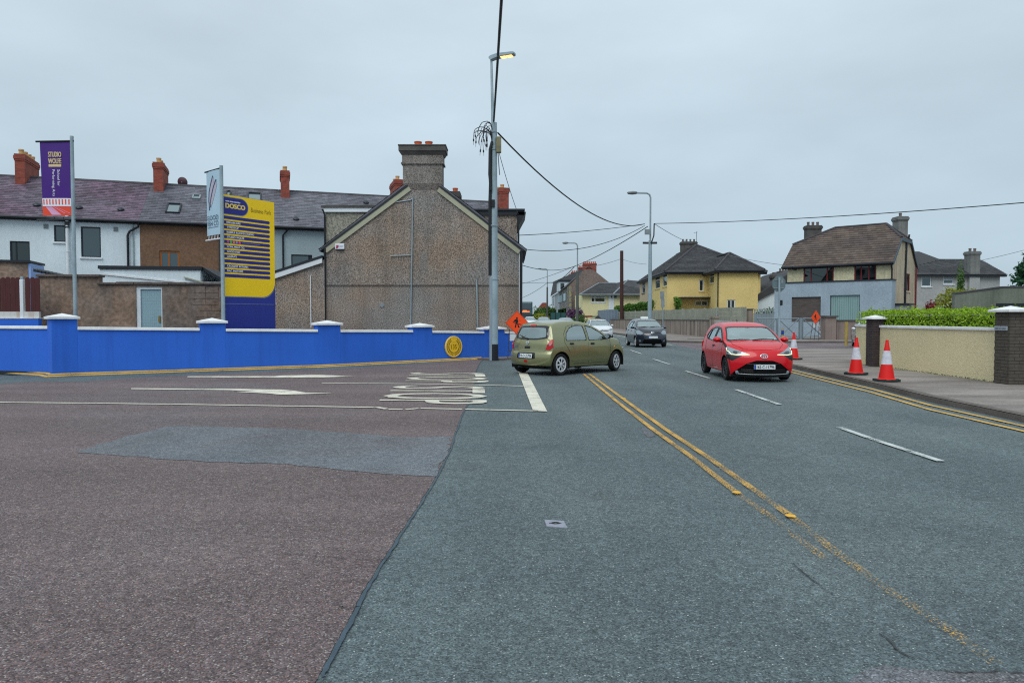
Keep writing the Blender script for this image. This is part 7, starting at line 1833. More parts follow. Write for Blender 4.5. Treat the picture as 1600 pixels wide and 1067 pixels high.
# ------------------------------------------------------------------ cars
def interp(pts, x):
    """smooth (Catmull-Rom) value through (x, y) points sorted by x, clamped"""
    xs_ = [p[0] for p in pts]; ys = [p[1] for p in pts]
    if x <= xs_[0]: return ys[0]
    if x >= xs_[-1]: return ys[-1]
    i = max(k for k in range(len(xs_)) if xs_[k] <= x); i = min(i, len(xs_) - 2)
    t = (x - xs_[i]) / (xs_[i + 1] - xs_[i])
    def sl(k):
        if k == 0: return (ys[1] - ys[0]) / (xs_[1] - xs_[0])
        if k == len(xs_) - 1: return (ys[-1] - ys[-2]) / (xs_[-1] - xs_[-2])
        a, b = (ys[k] - ys[k - 1]) / (xs_[k] - xs_[k - 1]), (ys[k + 1] - ys[k]) / (xs_[k + 1] - xs_[k])
        return 0 if a * b <= 0 else 2 * a * b / (a + b)
    h = xs_[i + 1] - xs_[i]
    return (2 * t ** 3 - 3 * t ** 2 + 1) * ys[i] + (t ** 3 - 2 * t ** 2 + t) * h * sl(i) + (-2 * t ** 3 + 3 * t ** 2) * ys[i + 1] + (t ** 3 - t ** 2) * h * sl(i + 1)
def smooth_path(pts, step):
    """resampled smooth polyline (2D) by arc length"""
    d = [0]
    for a, b in zip(pts[:-1], pts[1:]): d.append(d[-1] + math.hypot(b[0] - a[0], b[1] - a[1]))
    X = [(t, p[0]) for t, p in zip(d, pts)]; Z = [(t, p[1]) for t, p in zip(d, pts)]
    n = max(2, int(d[-1] / step))
    return [(interp(X, d[-1] * k / n), interp(Z, d[-1] * k / n)) for k in range(n + 1)]
def in_poly(x, y, poly):
    c = False; j = len(poly) - 1
    for i in range(len(poly)):
        (xi, yi), (xj, yj) = poly[i], poly[j]
        if (yi > y) != (yj > y) and x < (xj - xi) * (y - yi) / (yj - yi) + xi: c = not c
        j = i
    return c
def near_on(x, y, poly):
    best = (1e9, x, y)
    for (x0, y0), (x1, y1) in zip(poly, poly[1:] + poly[:1]):
        dx, dy = x1 - x0, y1 - y0; L2 = dx * dx + dy * dy or 1e-9
        t = max(0, min(1, ((x - x0) * dx + (y - y0) * dy) / L2)); px, py = x0 + dx * t, y0 + dy * t
        d = math.hypot(px - x, py - y)
        if d < best[0]: best = (d, px, py)
    return best
def round_poly(poly, n=3, f=.22):
    out = []
    for i in range(len(poly)):
        a, b, c = Vector(poly[i - 1]), Vector(poly[i]), Vector(poly[(i + 1) % len(poly)])
        p, q_ = b.lerp(a, f), b.lerp(c, f)
        for k in range(n + 1):
            t = k / n; out.append(tuple(p.lerp(b, t).lerp(b.lerp(q_, t), t)))
    return out

def car_paint(name, rgb, metal=.25, flake=.06, coat=1.0, spec=.5):
    m = mat(name, rgb, rough=.32, metal=metal, coat=coat, var=flake, vscale=1.2, spec=spec)
    nt = m.node_tree; L = nt.links.new
    out = [n for n in nt.nodes if n.type == 'OUTPUT_MATERIAL'][0]; b = [n for n in nt.nodes if n.type == 'BSDF_PRINCIPLED'][0]
    g = nt.nodes.new('ShaderNodeNewGeometry'); d = nt.nodes.new('ShaderNodeBsdfDiffuse'); d.inputs[0].default_value = (.02, .02, .022, 1)
    mx = nt.nodes.new('ShaderNodeMixShader'); L(g.outputs['Backfacing'], mx.inputs[0]); L(b.outputs[0], mx.inputs[1]); L(d.outputs[0], mx.inputs[2]); L(mx.outputs[0], out.inputs[0])
    return m
m_car_glass = mat_glass('car_glass', (222, 238, 236), .88, .02, .85, .34)
m_car_glass_dk = mat_glass('car_privacy_glass', (176, 200, 202), .80, .02, .95, .26)
m_tyre = mat('tyre_rubber', (24, 25, 27), rough=.85)
m_alloy = mat('alloy_silver', (196, 202, 206), rough=.35, metal=.15)
m_alloy_dk = mat('alloy_dark', (70, 72, 76), rough=.35, metal=.6)
m_well = mat('wheel_well', (10, 10, 11), rough=.95)
m_trim = mat('black_trim', (18, 20, 24), rough=.42, coat=.2)
m_gloss_black = mat('gloss_black', (10, 11, 13), rough=.15, coat=.6)
m_grille = mat('grille_black', (8, 9, 10), rough=.8, spec=.1)
m_chrome = mat('chrome', (214, 218, 222), rough=.12, metal=1.0)
m_lamp_clear = mat('headlamp_lens', (128, 142, 150), rough=.10, coat=1.0, metal=.3)
m_lamp_dark = mat('headlamp_dark', (44, 50, 54), rough=.15, coat=1.0)
m_lamp_red = mat('tail_lamp_red', (150, 2, 8), rough=.25, coat=.3, spec=.3, emit=.25)
m_lamp_amber = mat('tail_lamp_amber', (250, 130, 30), rough=.2, coat=1.0)
m_drl = mat('daytime_lamp', (246, 244, 190), rough=.2, emit=1.0)
m_cabin = mat('cabin_trim', (34, 35, 38), rough=.85)
m_seat = mat('seat_cloth', (58, 58, 62), rough=.9)
m_sticker = mat('windscreen_disc', (206, 212, 210), rough=.6)
m_seam = mat('panel_gap', (12, 13, 14), rough=.8)

class Car:
    """A car body lofted from its side outline, front and rear profiles and section widths; x forward, y left, z up; origin on the ground between the axles."""
    def __init__(self, sp, res=.024):
        self.sp = sp; self.res = res
        top = smooth_path(sp['top'], res); self.xf, self.xr = top[0][0], top[-1][0]
        ns = len(top); nb = int(sp['W'] / (res * 1.15)) // 2 * 2; nc = int(1.15 / (res * 1.25))
        zf0, zr0 = top[0][1], top[-1][1]
        ss = lambda t: max(0, min(1, t)) ** 2 * (3 - 2 * max(0, min(1, t)))
        wx = sp['plan']; wz = sp['sect']; crown = sp.get('crown', .03)
        V = {}; verts = []; dom = []
        def vert(i, b, c):
            key = (i, b, c)
            if key in V: return V[key]
            xt, zt = top[i]; bb = -1 + 2 * b / nb; cc = c / nc
            zb_ = interp(sp['bottom'], xt)
            z = zb_ + (zt - zb_) * cc
            wf = ss((xt - (self.xf - .55)) / .55) if xt > self.xf - .55 else 0
            wr = ss(((self.xr + .45) - xt) / .45) if xt < self.xr + .45 else 0
            x = xt
            if wf: x += wf * ((interp(sp['front'], z) - self.xf) * (1 if i == 0 or True else 1)) - wf * sp['kf'] * abs(bb) ** sp.get('pf', 2.6)
            if wr: x += wr * (interp(sp['rear'], z) - self.xr) + wr * sp['kr'] * abs(bb) ** sp.get('pr', 2.8)
            y = bb * sp['W'] / 2 * interp(wx, x) * interp(wz, z)
            z2 = z + crown * (1 - bb * bb) * cc ** 3
            V[key] = len(verts); verts.append((x, y, z2)); return V[key]
        faces = []; fd = []
        for i in range(ns - 1):
            for b in range(nb): faces.append((vert(i, b, nc), vert(i + 1, b, nc), vert(i + 1, b + 1, nc), vert(i, b + 1, nc))); fd.append('t')
            for c in range(nc):
                faces.append((vert(i, 0, c), vert(i + 1, 0, c), vert(i + 1, 0, c + 1), vert(i, 0, c + 1))); fd.append('s')
                faces.append((vert(i, nb, c), vert(i, nb, c + 1), vert(i + 1, nb, c + 1), vert(i + 1, nb, c))); fd.append('s')
        for b in range(nb):
            for c in range(nc):
                faces.append((vert(0, b, c), vert(0, b, c + 1), vert(0, b + 1, c + 1), vert(0, b + 1, c))); fd.append('f')
                faces.append((vert(ns - 1, b, c), vert(ns - 1, b + 1, c), vert(ns - 1, b + 1, c + 1), vert(ns - 1, b, c + 1))); fd.append('r')
        v = np.array(verts); F = np.array(faces)
        # relax: rounds the box edges of the loft
        E = np.concatenate([F[:, [0, 1]], F[:, [1, 2]], F[:, [2, 3]], F[:, [3, 0]]]); E = np.unique(np.sort(E, 1), axis=0)
        deg = np.bincount(E.ravel(), minlength=len(v)).astype(float)
        bnd = v[:, 2] < 0
        for it in range(sp.get('relax', 8)):
            acc = np.zeros_like(v)
            np.add.at(acc, E[:, 0], v[E[:, 1]]); np.add.at(acc, E[:, 1], v[E[:, 0]])
            a = acc / deg[:, None]; v = v + .5 * (a - v)
            if it % 2: pass
        t_ = v[F]; vol = (np.cross(t_[:, 2] - t_[:, 0], t_[:, 3] - t_[:, 1]) * (t_.mean(1) - np.array([0, 0, .7]))).sum()
        if vol < 0: F = F[:, ::-1].copy()
        self.v, self.F, self.fd = v, F, np.array(fd)
        self.normals()
        self.bvh = BVHTree.FromPolygons([tuple(p) for p in self.v], [tuple(int(k) for k in f) for f in self.F])
        self.cls = np.array(['body'] * len(F), dtype=object)
    def normals(self):
        v, F = self.v, self.F
        fn = np.cross(v[F[:, 2]] - v[F[:, 0]], v[F[:, 3]] - v[F[:, 1]]); 
        fc = v[F].mean(1)
        ln = np.linalg.norm(fn, axis=1, keepdims=True); fn = fn / np.maximum(ln, 1e-12)
        ctr = np.array([0, 0, .7]); 
        vn = np.zeros_like(v)
        for k in range(4): np.add.at(vn, F[:, k], fn * ln)
        vn /= np.maximum(np.linalg.norm(vn, axis=1, keepdims=True), 1e-12)
        self.fn, self.fc, self.vn = fn, fc, vn
    def region(self, name, domain, poly, side=0, xr=(-9, 9), over=None, snap=True, doms=None, nmin=.10):
        """mark the faces inside a polygon seen from the side (x,z), the front/rear (y,z) or above (x,y)"""
        ax = {'side': (0, 2), 'front': (1, 2), 'rear': (1, 2), 'top': (0, 1)}[domain]
        fc, fn = self.fc, self.fn
        ok = (fc[:, 0] > xr[0]) & (fc[:, 0] < xr[1])
        if domain == 'side': ok &= (np.sign(fc[:, 1]) == side) & (np.abs(fn[:, 1]) > .25)
        if domain == 'front': ok &= fn[:, 0] > nmin
        if domain == 'rear': ok &= fn[:, 0] < -nmin
        if domain == 'top': ok &= fn[:, 2] > .3
        if doms: ok &= np.isin(self.fd, list(doms))
        if over is not None: ok &= np.isin(self.cls, list(over))
        P0 = np.array(poly); lo, hi = P0.min(0), P0.max(0)
        ok &= (fc[:, ax[0]] > lo[0]) & (fc[:, ax[0]] < hi[0]) & (fc[:, ax[1]] > lo[1]) & (fc[:, ax[1]] < hi[1])
        idx = [i for i in np.nonzero(ok)[0] if in_poly(fc[i, ax[0]], fc[i, ax[1]], poly)]
        if not len(idx): print('EMPTY REGION', self.sp['name'], name); return
        self.cls[idx] = name
        if snap:
            ins = np.zeros(len(self.F), bool); ins[idx] = True
            vi = set(self.F[ins].ravel()); vo = set(self.F[~ins].ravel())
            for k in vi & vo:
                d, px, py = near_on(self.v[k, ax[0]], self.v[k, ax[1]], poly)
                if d < self.res * 1.1: self.v[k, ax[0]], self.v[k, ax[1]] = px, py
    def arches(self):
        for wx_ in self.sp['axles']:
            zc, ra = self.sp['wr'] + .005, self.sp['arch']
            d = np.hypot(self.fc[:, 0] - wx_, self.fc[:, 2] - zc)
            kill = (d < ra) & (np.abs(self.fc[:, 1]) > self.sp['W'] * .28) & (np.abs(self.fn[:, 2]) < .9) & (self.fd == 's')
            vi = set(self.F[kill].ravel()); vo = set(self.F[~kill].ravel())
            for k in vi & vo:
                dx, dz = self.v[k, 0] - wx_, self.v[k, 2] - zc; r_ = math.hypot(dx, dz)
                if r_ > 1e-6 and abs(r_ - ra) < self.res * 1.3: self.v[k, 0], self.v[k, 2] = wx_ + dx / r_ * ra, zc + dz / r_ * ra
            self.cls[kill] = 'gone'
    def emit(self, name, cls, material, parent, off=0.0, objname=None):
        m_ = np.isin(self.cls, [cls] if isinstance(cls, str) else cls)
        if not m_.any(): return None
        F = self.F[m_]; ids = np.unique(F); remap = -np.ones(len(self.v), int); remap[ids] = np.arange(len(ids))
        vv = self.v[ids] + self.vn[ids] * off
        me = bpy.data.meshes.new(name); me.from_pydata(vv.tolist(), [], remap[F].tolist()); me.update()
        me.polygons.foreach_set('use_smooth', [True] * len(me.polygons))
        me.normals_split_custom_set_from_vertices(self.vn[ids].tolist())
        me.materials.append(material)
        o = bpy.data.objects.new(name, me); COL.objects.link(o); o.parent = parent
        return o
    def on(self, domain, a, b, side=1):
        """point and normal on the skin: side (x,z), front/rear (y,z), top (x,y)"""
        if domain == 'side': o, d = Vector((a, 3 * side, b)), Vector((0, -side, 0))
        elif domain == 'front': o, d = Vector((4, a, b)), Vector((-1, 0, 0))
        elif domain == 'rear': o, d = Vector((-4, a, b)), Vector((1, 0, 0))
        else: o, d = Vector((a, b, 4)), Vector((0, 0, -1))
        h = self.bvh.ray_cast(o, d)
        if h[0] is None: return None, None
        n = h[1] if h[1].dot(d) < 0 else -h[1]
        return h[0], n
    def strip(self, domain, pts, side=1, r_=.005, lift=.001, n=10, mb=None):
        mb = mb or MB(); out = []
        for (a0, b0), (a1, b1) in zip(pts[:-1], pts[1:]):
            for k in range(n):
                p, nn = self.on(domain, a0 + (a1 - a0) * k / n, b0 + (b1 - b0) * k / n, side)
                if p is not None: out.append(p + nn * lift)
        p, nn = self.on(domain, *pts[-1], side)
        if p is not None: out.append(p + nn * lift)
        if len(out) > 1: mb.tube(out, r_, 5)
        return mb

def local(mb, name, m, parent, **k): return mb.build(name, m, parent, world=False, **k)
def wheel_mesh(style, R_, w):
    ty = MB(); rim_r = R_ * .71
    ty.lathe([(rim_r, -w * .42), (R_ * .90, -w / 2), (R_ * .97, -w * .44), (R_, -w * .30), (R_, w * .30), (R_ * .97, w * .44), (R_ * .90, w / 2), (rim_r, w * .42)], 36, cap=False)
    tyre = ty.mesh('tyre', smooth=True); tyre.materials.append(m_tyre)
    rm = MB(); rm.lathe([(rim_r, w * .40), (rim_r * .96, w * .44), (rim_r * .90, w * .36), (rim_r * .88, -w * .3)], 36, cap=False)
    zf = w * .40
    if style == 'cover':                       # seven petal wheel cover
        n = 7; hub = rim_r * .30
        rm.lathe([(0, zf + .012), (hub * .7, zf + .010), (hub, zf)], 20, cap=False)
        rm.lathe([(rim_r * .76, zf + .004), (rim_r * .93, zf - .002)], 36, cap=False)
        for k in range(n):
            a0 = 2 * math.pi * k / n; da = math.pi / n * .56
            pts = [(hub * .92, -da * 1.3), (rim_r * .80, -da * .75), (rim_r * .80, da * .75), (hub * .92, da * 1.3)]
            rm.add([Vector((r_ * math.cos(a0 + a), r_ * math.sin(a0 + a), zf + (.010 if r_ < rim_r * .5 else .003))) for r_, a in pts], ((0, 1, 2, 3),))
    else:                                      # split five spoke alloy
        n = 5; hub = rim_r * .22
        rm.lathe([(0, zf - .01), (hub, zf - .012), (hub * 1.1, zf - .03)], 18, cap=False)
        rm.lathe([(rim_r * .90, zf - .005), (rim_r * .97, zf)], 36, cap=False)
        for k in range(n):
            for s in (-1, 1):
                a0 = 2 * math.pi * k / n + s * .10; a1 = 2 * math.pi * k / n + s * .30
                p = [Vector((hub * .8 * math.cos(a0 - .16), hub * .8 * math.sin(a0 - .16), zf - .012)), Vector((rim_r * .93 * math.cos(a1 - .075), rim_r * .93 * math.sin(a1 - .075), zf - .008)), Vector((rim_r * .93 * math.cos(a1 + .075), rim_r * .93 * math.sin(a1 + .075), zf - .008)), Vector((hub * .8 * math.cos(a0 + .16), hub * .8 * math.sin(a0 + .16), zf - .012))]
                rm.prism(p, (0, 0, -.03))
    rim = rm.mesh('rim', smooth=True); rim.materials.append(m_alloy)
    bk = MB(); bk.lathe([(0, -w * .1), (rim_r * .89, -w * .1)], 24, cap=False)
    back = bk.mesh('brake_disc'); back.materials.append(m_well)
    return tyre, rim, back
def plate(parent, m4, s, w=.52, h=.11, simple=False):
    q = MB(); q.box(-w / 2, w / 2, -h / 2, h / 2, 0, .008, m4); pl = local(q, 'licence_plate', m_plate_w, parent)
    q = MB(); q.box(-w / 2 + .003, -w / 2 + .048, -h / 2 + .003, h / 2 - .003, .008, .0095, m4); local(q, 'euroband', m_plate_blue, pl)
    if s: local(text_mb(MB(), s, m4 @ Matrix.Translation((.022, -h * .34, .0098)), h * .68, w * .82, True, .002), 'lettering', m_plate_txt, pl)
    return pl
def axes(p, n, up=Vector((0, 0, 1))):
    n = n.normalized(); u = up.cross(n).normalized(); v = n.cross(u); m = Matrix((u, v, n)).transposed().to_4x4(); m.translation = p; return m

def build_car(sp, paint, label, loc, heading, cat='car', group=None, steer=0.0, res=.024, name='car', simple=False):
    car = Car(sp, res)
    root = thing(name, label, cat, loc, heading, group)
    T = lambda pl: [(-a, b) for a, b in pl]
    reg = sp['regions']
    for (nm, dom, poly, opt) in reg:
        o = dict(opt); rp = round_poly(poly, 3, o.pop('round', .18))
        if dom == 'side':
            for sd_ in (1, -1): car.region(nm + ('_L' if sd_ > 0 else '_R') , 'side', rp, side=sd_, **o)
        elif dom in ('front', 'rear') and o.pop('mirror', False):
            car.region(nm + '_L', dom, rp, **o); car.region(nm + '_R', dom, T(rp)[::-1], **o)
        else:
            o.pop('mirror', None); car.region(nm, dom, rp, **o)
    car.arches(); car.normals()
    car.bvh = BVHTree.FromPolygons([tuple(p) for p in car.v], [tuple(int(k) for k in f) for f in car.F])
    kinds = sorted(set(car.cls))
    mats_ = sp['mats']
    parts = {}
    for k in kinds:
        if k == 'gone': continue
        base = k[:-2] if k.endswith(('_L', '_R')) else k
        if base == 'body': parts[k] = car.emit('body', k, paint, root)
        else:
            onm, mt, off = mats_[base]
            parts[k] = car.emit(onm, k, paint if mt is None else mt, root, off)
    for (nm, dom, poly, opt) in reg:            # rubber seals round the glass
        if nm not in ('win', 'screen', 'rear_win'): continue
        rp = round_poly(poly, 3, opt.get('round', .18)); rp = rp + rp[:1]; q = MB()
        for s in ((1, -1) if dom == 'side' else (1,)): car.strip(dom, rp, s, .010, .0, 2, q)
        local(q, 'window_seal', m_trim, root)
    # panel gaps
    for (dom, pts) in sp.get('seams', ()):
        if dom == 'side':
            q = MB()
            for s in (1, -1): car.strip('side', pts, s, .0045, .0, 6, q)
        else: q = car.strip(dom, pts, 1, .0045, .0, 10)
        local(q, 'panel_gap', m_seam, root)
    # wells, floor, cabin
    W = sp['W']; q = MB()
    for wx_ in sp['axles']:
        for s in (1, -1):
            n_ = 14; ra = sp['arch'] + .004; zc = sp['wr'] + .005
            ring = [(wx_ + math.cos(math.pi * k / n_) * ra, max(.16, zc + math.sin(math.pi * k / n_) * ra)) for k in range(n_ + 1)]
            ring = [(wx_ + ra, .17)] + ring + [(wx_ - ra, .17)]
            y0, y1 = s * (W / 2 * .965), s * (W / 2 - .34)
            for (xa, za), (xb, zb_) in zip(ring[:-1], ring[1:]): q.quad(Vector((xa, y0, za)), Vector((xb, y0, zb_)), Vector((xb, y1, zb_)), Vector((xa, y1, za)))
            q.poly([Vector((x, y1, z)) for x, z in ring])
            local(q, 'wheel_arch', m_well, root); q = MB()
    x0, x1 = car.xr + .10, car.xf - .10
    q.box(x0, x1, -W / 2 + .30, W / 2 - .30, .17, .30); q.box(sp['axles'][1] + sp['arch'] + .03, sp['axles'][0] - sp['arch'] - .03, -W / 2 + .07, W / 2 - .07, .19, .32)
    local(q, 'underbody', m_well, root)
    cab = sp['cabin']                           # (x rear, x dash, z belt)
    q = MB(); q.box(cab[0], cab[1], -W / 2 + .16, W / 2 - .16, .32, .36); q.box(cab[1] - .05, cab[1] + .32, -W / 2 + .16, W / 2 - .16, cab[2] - .32, cab[2] - .03); q.box(cab[0] - .05, cab[0] + .02, -W / 2 + .2, W / 2 - .2, .36, cab[2] - .12)
    local(q, 'cabin', m_cabin, root)
    if not simple:
        for y in (W * .21, -W * .21):
            xs_ = cab[1] - .72; q = MB(); q.box(xs_ - .22, xs_ + .26, y - .23, y + .23, .42, .60); q.hexa([Vector((xs_ - .32, y - .23, .55)), Vector((xs_ - .16, y - .23, .55)), Vector((xs_ - .16, y + .23, .55)), Vector((xs_ - .32, y + .23, .55)), Vector((xs_ - .46, y - .20, 1.12)), Vector((xs_ - .36, y - .20, 1.12)), Vector((xs_ - .36, y + .20, 1.12)), Vector((xs_ - .46, y + .20, 1.12))]); q.box(xs_ - .47, xs_ - .38, y - .12, y + .12, 1.14, 1.31)
            local(q, 'front_seat', m_seat, root, bevel=.03)
        xr_ = cab[0] + .38; q = MB(); q.box(xr_ - .1, xr_ + .35, -W * .36, W * .36, .42, .60); q.hexa([Vector((xr_ - .2, -W * .36, .55)), Vector((xr_ - .05, -W * .36, .55)), Vector((xr_ - .05, W * .36, .55)), Vector((xr_ - .2, W * .36, .55)), Vector((xr_ - .30, -W * .34, 1.04)), Vector((xr_ - .2, -W * .34, 1.04)), Vector((xr_ - .2, W * .34, 1.04)), Vector((xr_ - .30, W * .34, 1.04))])
        for y in (-W * .2, W * .2): q.box(xr_ - .31, xr_ - .22, y - .11, y + .11, 1.05, 1.19)
        local(q, 'rear_seat', m_seat, root, bevel=.03)
        q = MB(); m4 = Matrix.Translation((cab[1] - .16, -W * .21, cab[2] - .06)) @ Matrix.Rotation(R(66), 4, 'Y')
        q.tube([m4 @ Vector((math.cos(k * .3927) * .18, math.sin(k * .3927) * .18, 0)) for k in range(17)], .015, 6); q.tube([m4 @ Vector((0, 0, 0)), m4 @ Vector((.0, 0, .2))], .03, 6); q.box(-.17, .17, -.02, .02, -.01, .01, m4); local(q, 'steering_wheel', m_trim, root)
        p, n_ = car.on('front', 0, sp['mirror_z'] + .22)
        if p is not None:
            q = MB(); q.box(-.03, .0, -.11, .11, -.03, .03, Matrix.Translation(p + Vector((-.06, 0, -.03)))); local(q, 'interior_mirror', m_trim, root)
    # wheels
    ty, rm, bk = wheel_mesh(sp['wheel'], sp['wr'], sp['ww'])
    if sp.get('rim_m'): rm.materials.clear(); rm.materials.append(sp['rim_m'])
    for i, wx_ in enumerate(sp['axles']):
        for s in (1, -1):
            e = bpy.data.objects.new('wheel', None); COL.objects.link(e); e.parent = root; e.empty_display_size = .1
            e.matrix_basis = Matrix.Translation((wx_, s * (W / 2 - sp['ww'] / 2 - .012), sp['wr'])) @ Matrix.Rotation(steer if i == 0 else 0, 4, 'Z') @ Matrix.Rotation(R(-90) * s, 4, 'X') @ Matrix.Rotation(.3 * (i + 1) + s, 4, 'Z')
            for nm, me in (('tyre', ty), ('rim', rm), ('brake_disc', bk)):
                o = bpy.data.objects.new(nm, me); COL.objects.link(o); o.parent = e
    # mirrors and handles
    mx, mz = sp['mirror_x'], sp['mirror_z']
    for s in (1, -1):
        p, n_ = car.on('side', mx, mz, s)
        if p is None: continue
        c = p + Vector((0.0, s * .13, .02)); q = MB()
        rows_ = []
        for k, (dx, sy, szz) in enumerate(((-.05, .085, .055), (-.02, .105, .075), (.04, .10, .07), (.09, .06, .042), (.11, .02, .015))):
            rows_.append([c + Vector((dx, math.cos(a) * sy, math.sin(a) * szz)) for a in [t * math.pi / 6 for t in range(12)]])
        q.add([v for r_ in rows_ for v in r_], [(i * 12 + k, i * 12 + (k + 1) % 12, (i + 1) * 12 + (k + 1) % 12, (i + 1) * 12 + k) for i in range(4) for k in range(12)] + [tuple(range(48, 60))])
        mo = local(q, 'wing_mirror', sp.get('mirror_m') or paint, root, smooth=True)
        q = MB(); q.poly([v + Vector((.002, 0, 0)) for v in rows_[0]]); local(q, 'mirror_glass', m_chrome, mo)
        q = MB(); q.tube([p + Vector((.02, -s * .03, -.03)), c + Vector((.03, 0, -.03))], [.035, .028], 8); local(q, 'mirror_arm', m_trim, mo)
        for hx, hz in sp.get('handles', ()):
            p, n_ = car.on('side', hx, hz, s)
            if p is None: continue
            q = MB(); q.tube([p + Vector((-.085, s * .012, 0)), p + Vector((-.05, s * .028, .004)), p + Vector((.05, s * .028, .004)), p + Vector((.085, s * .012, 0))], [.008, .014, .014, .008], 8)
            q.box(-.07, .07, -.004, .004, -.03, .028, Matrix.Translation(p + n_ * .001)); local(q, 'door_handle', sp.get('handle_m') or m_trim, root, smooth=True)
    return root, car

